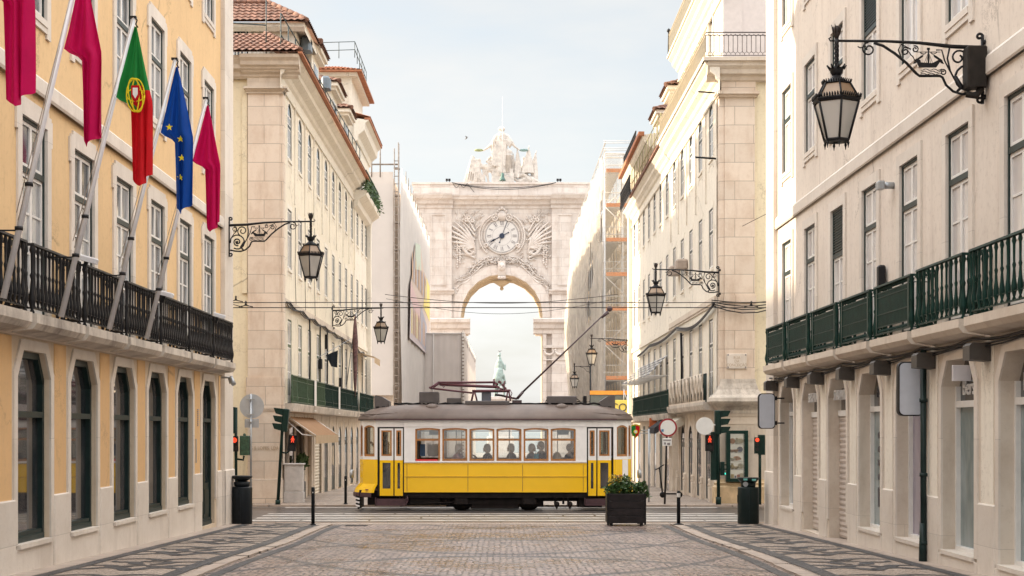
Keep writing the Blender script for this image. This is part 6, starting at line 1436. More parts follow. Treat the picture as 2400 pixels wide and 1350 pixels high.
# ---------- people aboard
skin = plain('skin', (.42, .25, .17), .6, var=.05); skin_d = plain('skin_shade', (.28, .17, .12), .6)
def clothm(n, c): return plain(n, c, .85, var=.15, scale=8)
def person(x, y, zs, face, top, hair, label, arm='lap', seated=True, cap=None, hs=.105):
    """seated or standing traveller; face +1 looks to +x; zs = seat or foot height"""
    P = thing('person', (x, y, zs), label, 'person', 'people aboard the tram'); M = T(x, y, zs) @ Matrix.Diagonal((face, 1, 1, 1)); f = 1
    h0 = 0 if seated else .88
    sh = h0 + .56; legs = []
    if seated: legs = [((.0, s*.1, .07), (.42, s*.11, .08), .085, .065) for s in (-1, 1)] + [((.42, s*.11, .08), (.44, s*.11, -.34), .062, .04) for s in (-1, 1)] + [((.44, s*.11, -.36), (.56, s*.11, -.38), .04, .035) for s in (-1, 1)]
    else: legs = [((0, s*.09, .86), (.03, s*.1, .46), .09, .065) for s in (-1, 1)] + [((.03, s*.1, .46), (0, s*.1, .06), .062, .042) for s in (-1, 1)] + [((0, s*.1, .04), (.14, s*.1, .03), .045, .035) for s in (-1, 1)]
    caps = legs + [((0, 0, h0+.06), (0, 0, h0+.3), .14, .135), ((0, 0, h0+.3), (0, 0, sh-.06), .14, .15), ((0, -.15, sh-.02), (0, .15, sh-.02), .075, .075), ((0, 0, sh), (.01, 0, sh+.13), .055, .05)]
    for s in (-1, 1):
        el = (.10, s*.22, h0+.26) if arm == 'lap' else (.2, s*.2, h0+.36); wr = (.30, s*.12, h0+.2) if arm == 'lap' else (.38, s*.1, h0+.52)
        caps += [((0, s*.19, sh-.03), el, .052, .042), (el, wr, .04, .028)]
        d = Vector(wr) - Vector(el); d.normalize()
        caps.append((wr, tuple(Vector(wr) + d*.06), .03, .032))
        for k in range(4): b0 = Vector(wr) + d*.07 + Vector((0, (k-1.5)*.018, 0)); caps.append((tuple(b0), tuple(b0 + d*(.055 + .01*(k in (1, 2))) + Vector((0, 0, -.015))), .010, .008))
        caps.append((tuple(Vector(wr) + Vector((0, -s*.03, .01))), tuple(Vector(wr) + d*.05 + Vector((0, -s*.05, .02))), .011, .009))
    hc = (.03, 0, sh + .22)
    balls = [(hc, hs, (.95, .8, 1.2)), ((hc[0]+.10, 0, hc[2]-.01), .022, (1, .8, 1.2)), ((hc[0]+.075, 0, hc[2]-.075), .04, (1, 1, .8)), ((hc[0], .082, hc[2]), .022, (.8, .5, 1.2)), ((hc[0], -.082, hc[2]), .022, (.8, .5, 1.2))]
    sculpt('body', caps, skin_d, P, M, .014, balls, smooth=2)
    # clothing shell
    cl = [((0, 0, h0+.04), (0, 0, h0+.3), .155, .155), ((0, 0, h0+.3), (0, 0, sh-.08), .155, .165), ((0, -.15, sh-.03), (0, .15, sh-.03), .088, .088)]
    for s in (-1, 1):
        el = (.10, s*.22, h0+.26) if arm == 'lap' else (.2, s*.2, h0+.36); wr = (.26, s*.14, h0+.21) if arm == 'lap' else (.34, s*.12, h0+.47)
        cl += [((0, s*.19, sh-.03), el, .066, .056), (el, wr, .054, .044)]
    if seated: cl += [((.0, s*.1, .07), (.42, s*.11, .08), .095, .075) for s in (-1, 1)]
    else: cl += [((0, s*.09, .86), (.03, s*.1, .2), .10, .07) for s in (-1, 1)]
    sculpt('clothes', cl, top, P, M, .02, (), smooth=3)
    mb = MB(M); rows = []
    mb.ball((hc[0]-.018, 0, hc[2]+.028), hs*1.07, nu=14, nv=10, sc=(.98, .86, 1.12))
    if cap: mb.prof([(-.07, 0), (.07, 0), (.05, .012), (-.05, .012)], hc[0]+.05, hc[0]+.19) ; 
    for p in range(len(mb.v)): pass
    if cap: mb.v = [(v[0], v[1], v[2] + ((hc[2]+.07+zs) if i >= len(mb.v)-8 and abs(v[2]-zs) < .2 else 0)) for i, v in enumerate(mb.v)]
    else: mb.ball((hc[0]-.06, 0, hc[2]-.03), hs*.85, nu=10, nv=7, sc=(.8, .9, 1.2))
    put('hair' if not cap else 'cap', mb, cap or hair, P)
    return P
seat_z = .30; black_h = plain('dark_hair', (.02, .015, .012), .6); grey_h = plain('white_hair', (.45, .44, .43), .7)
def PX(px): return xp(px, 48.1)
person(PX(903), 47.7, -.16, -1, clothm('black_coat', (.015, .015, .018)), black_h, 'tram driver in black clothes behind the left door glass', arm='reach', seated=False)
person(PX(1074), 47.7, seat_z, 1, clothm('pink_top', (.62, .36, .45)), grey_h, 'seated passenger in pale pink top with pale hair, in second tram window')
person(PX(1143), 47.7, seat_z, -1, clothm('navy_jacket', (.02, .022, .03)), plain('grey_hair', (.12, .12, .13), .7), 'seated passenger in dark jacket with raised hands, in third tram window', arm='reach')
person(PX(1199), 48.5, seat_z, -1, clothm('grey_coat', (.20, .22, .24)), grey_h, 'seated passenger in grey coat seen through the fourth tram window')
person(PX(1269), 47.95, .12, 1, clothm('black_sweater', (.03, .035, .05)), black_h, 'dark-haired passenger in dark sweater standing in the fifth tram window', seated=False) if False else person(PX(1268), 47.75, seat_z+.08, -1, clothm('dark_sweater', (.03, .035, .05)), black_h, 'dark-haired passenger in dark sweater seen in the fifth tram window')
person(PX(1246), 48.4, seat_z, 1, clothm('light_blue_coat', (.25, .30, .35)), grey_h, 'pale-haired passenger on the far side, in the fifth tram window')
person(PX(1333), 47.8, seat_z, 1, clothm('black_vest', (.025, .025, .03)), black_h, 'passenger wearing a dark flat cap in the sixth tram window', cap=clothm('cap_cloth', (.02, .02, .022)))
person(PX(1388), 48.0, -.16, 1, clothm('dark_blue_coat', (.02, .022, .03)), black_h, 'dark figure standing behind the narrow right door glass', seated=False)
mb = MB(); mb.bev(xp(1250), xp(1262), 47.35, 47.5, .72, .93, .03); mb.tube([(xp(1253), 47.42, .92), (xp(1256), 47.42, 1.0), (xp(1259), 47.42, .92)], .01, 5); tagit(put('handbag', mb, plain('cyan_bag', (.02, .32, .45), .5)), 'bright turquoise bag on the sill of the fifth tram window', 'bag')
mb = MB(); mb.lathe([(.16, 0), (.15, .1), (.1, .22), (.03, .28)], (xp(1304), 47.5, .7), 10); tagit(put('folded_coat', mb, plain('beige_coat', (.55, .45, .33), .8)), 'beige coat heaped on a seat in the sixth tram window', 'coat')
# ================= bracket lanterns =================
lgl = glass_dark('lantern_glass', (.40, .39, .36), (.52, .50, .47), .25, .5); lgl_top = glass_dark('lantern_top_glass', (.22, .14, .08), (.32, .22, .14), .3, .4)
def scroll(c, r0, r1, a0, turns, y=0.): return [(c[0] + (r0+(r1-r0)*t)*math.cos(a0 + turns*6.283*t), y, c[1] + (r0+(r1-r0)*t)*math.sin(a0 + turns*6.283*t)) for t in rng(0, 1, max(10, int(abs(turns)*16)))]
def make_lantern(metal, label, short=False):
    """bracket starts at the wall (x=0) and reaches toward +x; z=0 at the arm"""
    L = thing('bracket_lantern', (0, 0, 0), label, 'street lamp', 'iron bracket lanterns on the facades')
    A_ = 1.05 if short else 2.08
    mb = MB()
    if not short:
        mb.tube([(0, 0, .18), (0, 0, -.80)], .024, 6); mb.tube(scroll((.04, .16), .05, .02, 3.14, -.9), .02, 5); mb.tube(scroll((.04, -.74), .05, .02, 3.14, .9), .02, 5)
        for z in (.08, -.70): mb.tube([(-.06, 0, z), (0, 0, z)], [.045, .03], 8)
        mb.tube([(0, 0, .0), (.45, 0, .02), (.9, 0, .07), (1.4, 0, .095), (2.08, 0, .10)], [.035, .032, .026, .022, .02], 6)
        # lower rib: big curve, hull shelf, sweep up to the arm
        mb.tube([(.03, 0, -.63), (.16, 0, -.655), (.30, 0, -.66), (.42, 0, -.62), (.52, 0, -.53), (.57, 0, -.42), (.61, 0, -.40), (.90, 0, -.40), (.95, 0, -.36), (1.08, 0, -.22), (1.25, 0, -.08), (1.42, 0, .03), (1.55, 0, .07)], .020, 6)
        mb.tube(scroll((1.62, -.02), .10, .03, 1.5, -1.3), .013, 5); mb.tube([(1.66, 0, .02), (1.74, 0, .0), (1.78, 0, .02)], .010, 4)
        mb.tube([(.03, 0, -.45)] + scroll((.21, -.43), .19, .17, 2.6, -.75), .017, 6); mb.tube([(.40, 0, -.40), (.30, 0, -.56), (.36, 0, -.62)], [.03, .035, .02], 6)
        mb.tube(scroll((.21, -.42), .10, .03, 5.0, -1.4), .018, 6); mb.ball((.21, 0, -.42), .03, nu=8, nv=5)
        mb.tube(scroll((.34, -.14), .13, .035, 4.2, -1.35), .015, 5); mb.tube(scroll((.13, -.10), .065, .02, 4.4, 1.3), .011, 5)
        mb.tube([(.05, 0, -.33), (.12, 0, -.22), (.20, 0, -.14), (.19, 0, -.05), (.13, 0, -.03)], .012, 5)
        mb.tube([(.38, 0, -.48), (.46, 0, -.33), (.50, 0, -.15), (.47, 0, .0)], .014, 5); mb.tube([(.46, 0, -.34), (.54, 0, -.18), (.58, 0, -.03), (.66, 0, -.03)], .011, 5)
        mb.tube(scroll((.56, -.35), .045, .015, .6, 1.3), .010, 5)
        mb.tube(scroll((.96, -.02), .05, .015, 1.2, 1.3), .010, 5); mb.tube(scroll((1.10, -.05), .06, .02, 2.4, -1.3), .011, 5); mb.tube([(1.02, 0, -.02), (1.16, 0, .05), (1.20, 0, -.03), (1.16, 0, -.14)], .010, 5); mb.tube([(1.08, 0, -.02), (1.02, 0, -.1), (.99, 0, -.13), (.96, 0, -.19)], .008, 4)
        for k in range(3): mb.tube([(.58 + .03*i, -.004, -.37 + .03*k + .012*math.sin(i*1.6 + k)) for i in range(11)], .007, 4)
        # ship with two birds
        mb.prism([(.66, -.28), (.90, -.28), (.94, -.20), (.97, -.17), (.89, -.17), (.88, -.21), (.72, -.22), (.64, -.18), (.60, -.16), (.61, -.21)], -.012, .012)
        mb.tube([(.77, 0, -.22), (.77, 0, -.02)], .012, 5)
        for dx in (-.06, -.03, .03, .06): mb.tube([(.77, 0, -.06), (.77+dx, 0, -.22)], .004, 4)
        mb.tube([(.60, 0, -.06), (.94, 0, -.06)], .006, 4); mb.box(.75, .79, -.01, .01, -.03, .0)
        for s in (-1, 1): mb.tube([(.77 + s*a, 0, -.065 - b) for a, b in ((.03, 0), (.06, .025), (.09, .02), (.12, .0))], .008, 4); mb.prism([(.77+s*.07, -.10), (.77+s*.10, -.11), (.77+s*.19, -.17), (.77+s*.22, -.23), (.77+s*.18, -.22), (.77+s*.14, -.17), (.77+s*.08, -.13)][::s], -.008, .008)
    else:
        mb.tube([(0, 0, .12), (0, 0, -.4)], .024, 6); mb.tube([(0, 0, .1), (1.05, 0, .1)], .022, 6); mb.tube([(0, 0, -.3), (.2, 0, -.25), (.4, 0, -.02), (.7, 0, .09)], .016, 6); mb.tube([(-.05, 0, .0), (0, 0, 0)], .03, 6)
    mb.tube([(A_, 0, .10), (A_+.09, 0, .10), (A_+.11, 0, .13), (A_+.08, 0, .15)], .012, 5)
    put('bracket', mb, metal, L, center=False)
    mb = MB(T(A_, 0, 0)); mb.lathe([(.02, .12), (.035, .16), (.055, .20), (.05, .26), (.03, .31), (.0, .32)], n=8)
    for k in range(6): a = k*1.047; mb.tube([(.045*math.cos(a), .045*math.sin(a), .2), (.06*math.cos(a), .06*math.sin(a), .28), (.075*math.cos(a), .075*math.sin(a), .33)], [.012, .012, .003], 4)
    put('finial', mb, rust, L, center=False)
    fr = MB(T(A_, 0, 0)); fr.tube([(0, 0, .13), (0, 0, .0)], .03, 8)
    for ph in (0, 2.09, 4.19): fr.tube([(.022*math.cos(ph + t*12), .022*math.sin(ph + t*12), .05 - .38*t) for t in rng(0, 1, 14)], .015, 5)
    fr.lathe([(.06, -.40), (.09, -.36), (.10, -.30), (.10, -.29)], n=8); 
    for k in range(8): a = k*.785; fr.tube([(.10*math.cos(a), .10*math.sin(a), -.30), (.14*math.cos(a), .14*math.sin(a), -.25)], [.022, .012], 4)
    fr.lathe([(.17, -.52), (.16, -.49), (.11, -.45), (.06, -.41), (.06, -.38)], n=12)
    h6 = [k*math.pi/3 + math.pi/6 for k in range(6)]
    def hx(r, z, m=None): return [(r*math.cos(a), r*math.sin(a), z) for a in h6]
    fr.grid([hx(.20, -.53), hx(.215, -.515), hx(.20, -.50)], close=True); fr.face(hx(.2, -.502))
    fr.grid([hx(.335, -.79), hx(.36, -.755), hx(.345, -.735), hx(.31, -.745)], close=True)
    fr.grid([hx(.175, -1.30), hx(.195, -1.32), hx(.18, -1.345), hx(.05, -1.345)], close=True)
    for i in range(6):
        a, b = h6[i], h6[(i+1) % 6]
        for (r0, z0, r1, z1, w) in ((.20, -.52, .325, -.74, .014), (.325, -.79, .18, -1.31, .017)): fr.tube([(r0*math.cos(a), r0*math.sin(a), z0), (r1*math.cos(a), r1*math.sin(a), z1)], w, 5)
        for (r, z, n, hh, w) in ((.352, -.735, 9, .055, .017), (.212, -.505, 6, .04, .013)):
            p, q = Vector((r*math.cos(a), r*math.sin(a), z)), Vector((r*math.cos(b), r*math.sin(b), z)); o = Vector(((p+q).x, (p+q).y, 0)).normalized()*.02
            for k in range(n): c = p + (q-p)*(k+.5)/n; fr.prism_ = None; fr.tube([c, c + o*.4 + Vector((0, 0, hh*.6)), c + o + Vector((0, 0, hh))], [w, w*.9, .004], 4)
        fr.tube([(.17*math.cos(a), .17*math.sin(a), -1.34), (.17*math.cos(a), .17*math.sin(a), -1.37), (.17*math.cos(a), .17*math.sin(a), -1.40), (.17*math.cos(a), .17*math.sin(a), -1.44)], [.012, .022, .010, .004], 5)
    put('lantern_frame', fr, metal, L, center=False)
    for i in range(6):
        a, b = h6[i], h6[(i+1) % 6]
        for nm, (r0, z0, r1, z1), m in (('upper_pane', (.195, -.53, .315, -.745), lgl_top), ('lantern_pane', (.315, -.80, .17, -1.30), lgl)):
            mb = MB(T(A_, 0, 0)); mb.face([(r0*math.cos(a), r0*math.sin(a), z0), (r0*math.cos(b), r0*math.sin(b), z0), (r1*math.cos(b), r1*math.sin(b), z1), (r1*math.cos(a), r1*math.sin(a), z1)]); put(nm, mb, m, L, center=False, fix=False)
    return L
def set_at(o, M):
    o.matrix_basis = M; rel_ = []
    old = W[o.name].copy()
    def rec(q):
        for c in q.children: W[c.name] = M @ old.inverted() @ W[c.name]; rec(c)
    rec(o); W[o.name] = M.copy()
lan = make_lantern(black, 'large black iron lantern on a scrolled bracket beside the second right-hand balcony window'); lan['label'] = 'largest black bracket lantern, hanging from the greige facade on the right'
set_at(lan, T(6.86, 21.9, 7.10) @ RZ(180))
for M, lb in ((T(-6.93, 39.1, 6.86), 'black bracket lantern at the corner of the ochre building, below the flags'),
              (T(-7.25, 66.0, 6.78), 'bracket lantern on the cream building left of the tram, above its green balcony'),
              (T(7.18, 50.7, 6.85) @ RZ(180), 'rusty bracket lantern on the white corner pier right of the trolley pole tip'),
              (T(7.05, 84.6, 6.60) @ RZ(180), 'sunlit bracket lantern in front of the orange scaffold boards')): dup(lan, M, None, lb)
sh_ = make_lantern(black, 'small black lantern on a short arm in front of the hanging scaffold netting', True); set_at(sh_, T(6.1, 106.0, 5.95) @ RZ(180))
mb = MB(); mb.tube([(6.15, 106.0, -1.5), (6.15, 106.0, 6.4)], [.09, .05], 8); mb.tube([(6.15, 106, 3.6), (5.3, 106, 3.6)], .02, 5); put('lamp_post', mb, black, sh_)
mb = MB(); mb.bev(6.58, 6.86, 21.66, 21.93, 6.50, 7.08, .02); mb.tube([(6.8, 21.75, 6.5), (6.72, 21.75, 6.38), (6.6, 21.8, 6.42)], .05, 6)
tagit(put('control_box', mb, plain('brown_black_box', (.022, .018, .015), .6, var=.3)), 'dark brown box fixed to the bracket of the largest lantern', 'box')
# ================= flags =================
mag = cloth('magenta_flag', (.52, .006, .095), .35, .08, .75); red_f = cloth('red_flag', (.55, .012, .02), .3, .1, .75); grn_f = cloth('green_flag', (.02, .22, .05), .3, .1, .75); blu_f = cloth('blue_flag', (.006, .06, .32), .3, .1, .75); yel_f = cloth('yellow_flag_device', (.80, .66, .03), .2, .05, .8); wht_f = cloth('white_device', (.8, .8, .8), .2)
def flag_pole(D, xb, zb_, xt, zt_, label, kind, L=2.2):
    Fp = thing('flagpole', (xb, D, zb_), label, 'flag', 'flags on poles along the balconies')
    mb = MB(); mb.tube([(xb, D, zb_), (xt, D, zt_)], [.043, .03], 10); put('pole', mb, alu, Fp)
    mb = MB(); mb.box(xt-.06, xt+.04, D-.03, D+.03, zt_-.01, zt_+.025); mb.tube([(xt+.01, D, zt_), (xt+.05, D, zt_-.03), (xt+.03, D, zt_-.09), (xt+.06, D, zt_-.14)], .012, 5)
    mb2 = MB(); p = Vector((xb, D, zb_))*.8 + Vector((xt, D, zt_))*.2; mb2.tube([p, (-6.62, D, p.z)], .014, 4); put('stay', mb2, black, Fp)
    put('fitting', mb, black, Fp)
    for t in (.2, .33): p = Vector((xb, D, zb_))*(1-t) + Vector((xt, D, zt_))*t; mb = MB(); mb.tube([p, p + Vector((0, 0, .05))], .055, 8); put('clamp', mb, black, Fp)
    fx, fz = xt + .02, zt_ - .12
    mb = MB()
    mb.tube([(xt, D-.03, zt_), (xb+.18, D-.03, zb_+1.1)], .006, 4); mb.tube([(fx-.28, D-.03, fz-1.0), (xb+.2, D-.03, zb_+1.0)], .006, 4); put('halyard', mb, kerbm, Fp)
    # limp cloth: width grows from the tied corner; local s across folds, t down
    nt_, ns = 40, 26; rows = []; seed = D
    for j in range(nt_+1):
        t = j/nt_; r_ = []
        for i in range(ns+1):
            s = i/ns
            w = (.04 + .30*min(1, t/.5)**.9) if t < .55 else .34 - .14*(t-.55)
            lo_ = -.24*min(1, t/.46)*(1-s)**1.4 if t < .46 else -.24*(1-s)**1.4*max(0, 1-(t-.46)/.05*1.0) 
            drift = .05*t
            x = fx + drift + lo_ + w*(s-.25)*.9 + .03*math.sin(s*9+seed) * t
            y = D + .07*math.sin(s*14 + seed + 2*t) * min(1, t*3) + .05*math.sin(s*5 + t*3)
            tail = (1 - .20*abs(s-.3)*2) if t > 0 else 1
            z = fz - L*t*(1 - .13*abs(s-.35)*min(1, t*1.5)) 
            r_.append((x, y, z))
        rows.append(r_)
    def mfun(s, t):
        if kind == 'mag': return 0
        if kind == 'pt': return 0 if t < .50 - .12*s + .05*math.sin(s*8) else 1
        return 0
    mb = MB()
    for j in range(nt_):
        for i in range(ns): mb.face([rows[j][i], rows[j][i+1], rows[j+1][i+1], rows[j+1][i]], mfun((i+.5)/ns, (j+.5)/nt_), True)
    o = put('flag', mb, {'mag': [mag], 'pt': [grn_f, red_f], 'eu': [blu_f]}[kind], Fp)
    def on(s, t):
        i = min(ns-1, int(s*ns)); j = min(nt_-1, int(t*nt_)); p = Vector(rows[j][i]); q = Vector(rows[j][i+1]); r_ = Vector(rows[j+1][i]); q2 = p + (q-p)*(s*ns-i) + (r_-p)*(t*nt_-j); return q2 + Vector((0, -.012, 0))
    if kind == 'eu':
        for (s, t) in ((.30, .42), (.52, .50), (.56, .64), (.42, .76)):
            c = on(s, t); c.y -= .05; mb = MB(); pp = [(c.x + (.062 if k % 2 == 0 else .025)*math.sin(k*math.pi/5), c.y, c.z + (.062 if k % 2 == 0 else .025)*math.cos(k*math.pi/5)) for k in range(10)]; 
            for k in range(10): mb.face([(c.x, c.y, c.z), pp[k], pp[(k+1) % 10]])
            put('star', mb, yel_f, o, fix=False)
    if kind == 'pt':
        c = on(.55, .45); c.y -= .07; mb = MB()
        for (rx, rz, a) in ((.13, .24, 0), (.05, .24, 0), (.13, .09, 0), (.10, .24, .5)): mb.tube([(c.x + rx*math.cos(t)*math.cos(a) - rz*math.sin(t)*math.sin(a)*.5, c.y, c.z + rz*math.sin(t) + rx*math.cos(t)*math.sin(a)) for t in rng(0, 6.283, 26)], .010, 5)
        put('armillary_sphere', mb, yel_f, o)
        mb = MB(); sp = [(-.06, .14), (.06, .14), (.06, -.02), (0, -.12), (-.06, -.02)]; mb.prism([(c.x + a, c.z + b) for a, b in sp][::-1], c.y-.016, c.y-.012); put('shield', mb, red_f, o)
        mb = MB(); mb.prism([(c.x + a*.6, c.z + .02 + b*.6) for a, b in sp][::-1], c.y-.021, c.y-.0175); put('inner_shield', mb, wht_f, o)
    return Fp
fp = [(17.1, -6.42, 3.35, -5.50, 7.75, 'magenta flag at the far left edge of the picture, nearest to the camera', 'mag', 2.4),
      (19.8, -6.42, 3.35, -5.42, 7.72, 'second magenta flag from the left, beside the tall white pole', 'mag', 2.3),
      (22.4, -6.42, 3.30, -5.36, 7.66, 'green and red flag with a yellow armillary sphere and shield', 'pt', 2.35),
      (25.15, -6.42, 3.30, -5.34, 7.72, 'blue flag with yellow stars hanging from its white pole', 'eu', 2.42),
      (27.8, -6.42, 3.30, -5.34, 7.65, 'magenta flag nearest to the corner lantern, last of the row', 'mag', 2.30)]
for a in fp: flag_pole(*a)
# ================= bins, bollards, planter =================
binm = plain('bin_dark', (.006, .009, .012), .4, var=.2); bing = plain('bin_green', (.006, .014, .014), .4, var=.2)
G = gz(39.4)
B1 = thing('litter_bin', (-6.66, 39.45, G), 'dark litter bin with flared cover beside the ochre building corner', 'litter bin')
mb = MB(T(-6.66, 39.45, G)); mb.lathe([(.24, 0), (.262, .03), (.262, .93), (.25, .96), (.10, .965)], n=24); mb.box(-.012, .004, -.268, -.258, .06, .9); mb.box(-.05, -.03, -.272, -.26, .25, .35); mb.box(-.05, -.03, -.272, -.26, .7, .78); put('drum', mb, binm, B1)
mb = MB(T(-6.66, 39.45, G)); mb.lathe([(.13, .94), (.20, .98), (.21, 1.08), (.14, 1.1)], n=16); mb.lathe([(.10, 1.10), (.17, 1.13), (.27, 1.21), (.26, 1.245), (.14, 1.23), (.0, 1.20)], n=20); put('cover', mb, binm, B1)
B2 = thing('litter_bin', (6.35, 39.5, G), 'dark green litter bin with round lock and stickers beside the greige building corner', 'litter bin')
mb = MB(T(6.35, 39.5, G)); mb.lathe([(.255, 0), (.275, .03), (.275, .92), (.265, .95), (.10, .955)], n=24); mb.box(-.02, .0, -.28, -.27, .06, .9); mb.box(-.285, -.27, -.05, .02, .55, .75); put('drum', mb, bing, B2)
mb = MB(T(6.35, 39.5, G)); mb.lathe([(.17, .93), (.19, .97), (.19, 1.10), (.15, 1.1)], n=16); mb.lathe([(.19, 1.06), (.27, 1.15), (.285, 1.19), (.26, 1.2), (.1, 1.18), (.0, 1.2)], n=20); put('cover', mb, bing, B2)
mb = MB(T(6.30, 39.5, G)); mb.disc((-.05, 1.03), .065, -.2, -.175, 16); put('lock_plate', mb, metal_g, B2)
mb = MB(T(6.3, 39.5, G)); mb.box(.1, .2, -.30, -.285, 1.12, 1.17); mb.box(-.12, -.02, -.302, -.288, 1.13, 1.18); put('sticker', mb, plain('teal_sticker', (.15, .45, .42), .5), B2)
for x, y, h, lb, fl in ((-4.72, 38.5, .95, 'dark steel bollard standing left on the pavement edge, in front of the tram', 0), (-5.1, 50.3, .92, 'bollard farther back, beside the left end of the tram', 0), (4.42, 38.3, .86, 'scuffed bollard with round foot, right of the planter', 1)):
    z = gz(y) + (.02 if y < 40 else .07); P = thing('bollard', (x, y, z), lb, 'bollard', 'bollards')
    mb = MB(T(x, y, z)); mb.lathe([(.045, 0), (.045, h-.03), (.035, h), (0, h)], n=12); put('post', mb, binm, P)
    mb = MB(T(x, y, z)); mb.lathe([(.13, 0), (.13, .03), (.05, .05)] if fl else [(.07, -.01), (.07, .02), (.046, .03)], n=14); put('foot', mb, binm, P)
    if fl: mb = MB(T(x, y, z)); mb.lathe([(.047, h-.16), (.047, h-.06)], n=10, cap=False); put('sticker_band', mb, white_w, P)
    else: mb = MB(T(x, y, z)); mb.box(-.012, .012, -.05, -.043, h-.15, h-.12); put('reflector', mb, white_w, P)
px0, px1, py = 2.66, 3.60, 38.4; gzp = gz(38.4) + .03
PL = thing('planter', (3.13, 38.85, gzp), 'square planter of dark horizontal boards filled with green shrubs, in front of the tram', 'planter')
pw = plain('dark_stained_board', (.020, .016, .017), .5, var=.35, scale=6, bmp=.4)
for k in range(4):
    for (a, b, c, d) in ((px0, px1, py, py+.04), (px0, px1, py+.86, py+.9), (px0, px0+.04, py+.04, py+.86), (px1-.04, px1, py+.04, py+.86)):
        mb = MB(); mb.bev(a, b, c, d, gzp+.04+.185*k, gzp+.04+.185*k+.175, .008); put('board', mb, pw, PL)
mb = MB(); mb.box(px0-.02, px0+.03, py-.015, py+.04, gzp, gzp+.78); mb.box(px1-.03, px1+.02, py-.015, py+.04, gzp, gzp+.78); mb.box(px0+.1, px1-.1, py+.06, py+.84, gzp+.03, gzp+.7)
for a in (px0+.05, px1-.13):
    for b in (py+.04, py+.8): mb.box(a, a+.08, b, b+.06, gzp-.03, gzp+.04)
put('frame', mb, blk, PL)
lf1 = plain('shrub_leaf', (.045, .10, .025), .45, var=.7, scale=12); lf2 = plain('shrub_leaf_yellow', (.42, .30, .03), .6, var=.4, scale=9)
random.seed(31); mb = MB(); st = MB()
for (cx, cy, cz, r, n) in ((2.98, 38.75, .92, .30, 420), (2.78, 38.65, .85, .17, 150), (3.3, 38.8, .86, .24, 260), (3.52, 38.75, .93, .17, 180), (3.62, 38.7, .72, .10, 60), (3.12, 39.0, 1.02, .2, 180)):
    leaves(mb, (cx, cy, gzp+cz), r, int(n*1.3), .085, (1, 1, .8), .1)
    for _ in range(8): a = random.uniform(0, 6.28); st.tube([(cx, cy, gzp+.72), (cx + r*.5*math.cos(a), cy + r*.5*math.sin(a), gzp+cz), (cx + r*math.cos(a), cy + r*math.sin(a)*.8, gzp+cz+r*random.uniform(.3, 1.0))], [.008, .006, .003], 4)
SHR = thing('shrub', (3.1, 38.85, gzp+.7), 'leafy green shrubs with yellow tips growing in the dark board planter', 'shrub'); put('foliage', mb, lf1, SHR); put('stem', st, lf1, SHR)
mb = MB(); leaves(mb, (2.88, 38.7, gzp+1.12), .17, 120, .06, (1.2, 1, .7)); put('yellow_shoots', mb, lf2, SHR)
# ================= traffic lights and signs =================
tlg = plain('signal_green', (.005, .022, .018), .4, var=.2); lit_r = plain('lit_red', (.9, .1, .04), .5, emit=((1, .05, .015), .3)); lit_g = plain('lit_green', (.05, .5, .4), .5, emit=((.05, .8, .55), .6)); lens_d = plain('dark_lens', (.02, .02, .02), .3)
signb = plain('sign_back_grey', (.40, .43, .47), .4, .3, var=.08); signw = plain('sign_white', (.66, .66, .65), .45, var=.04); signr = plain('sign_red', (.26, .01, .02), .45)
GF = gz(50) + .065
def head3(parent, M, side, h=.95, w=.24, lit=None, facing='side'):
    """vehicle signal seen from the side: body, three visors toward side"""
    mb = MB(M); mb.bev(-w/2, w/2, -.13, .13, 0, h, .03)
    o = put('signal_head', mb, tlg, parent)
    for k in range(3):
        z = h*(k+.5)/3; mb = MB(M); 
        for (a, b) in ((z+.09, z+.12),): mb.prof([(-.11, a), (-.11, b), (.11, b), (.11, a)], *sorted((side*w/2, side*(w/2+.30))))
        mb.prism([(side*w/2, z+.1), (side*(w/2+.30), z+.1), (side*(w/2+.22), z-.06), (side*w/2, z-.10)][::-side], -.12, -.105); mb.prism([(side*w/2, z+.1), (side*(w/2+.30), z+.1), (side*(w/2+.22), z-.06), (side*w/2, z-.10)][::-side], .105, .12)
        put('visor', mb, tlg, o)
    return o
def ped(parent, M, w=.27, h=.52, man=True):
    mb = MB(M); mb.bev(-w/2, w/2, -.09, .09, 0, h, .02); mb.box(-w/2, w/2, -.16, -.09, h*.97, h); mb.box(-w/2, w/2, -.14, -.09, h*.48, h*.5); o = put('pedestrian_signal', mb, blk, parent)
    mb = MB(M); cz = h*.74; y = -.098
    if man:
        for p in ([(0, .088, .024, .0)],): mb.disc((0, cz+.085), .026, y-.004, y, 10)
        mb.prism([(-.03, cz+.055), (.03, cz+.055), (.028, cz-.01), (-.028, cz-.01)][::-1], y-.004, y); mb.prism([(-.026, cz-.01), (0, cz-.01), (-.02, cz-.105), (-.05, cz-.105)][::-1], y-.004, y); mb.prism([(0, cz-.01), (.026, cz-.01), (.052, cz-.105), (.022, cz-.105)][::-1], y-.004, y); mb.prism([(-.032, cz+.05), (-.03, cz+.02), (-.05, cz-.03), (-.066, cz-.02)], y-.004, y); mb.prism([(.032, cz+.05), (.066, cz-.02), (.05, cz-.03), (.03, cz+.02)], y-.004, y)
    else: mb.disc((0, cz), .085, y-.004, y, 20)
    put('lit_signal', mb, lit_r, o)
    mb = MB(M); mb.disc((0, h*.25), .085, -.096, -.09, 20); put('dark_signal', mb, lens_d, o)
    return o
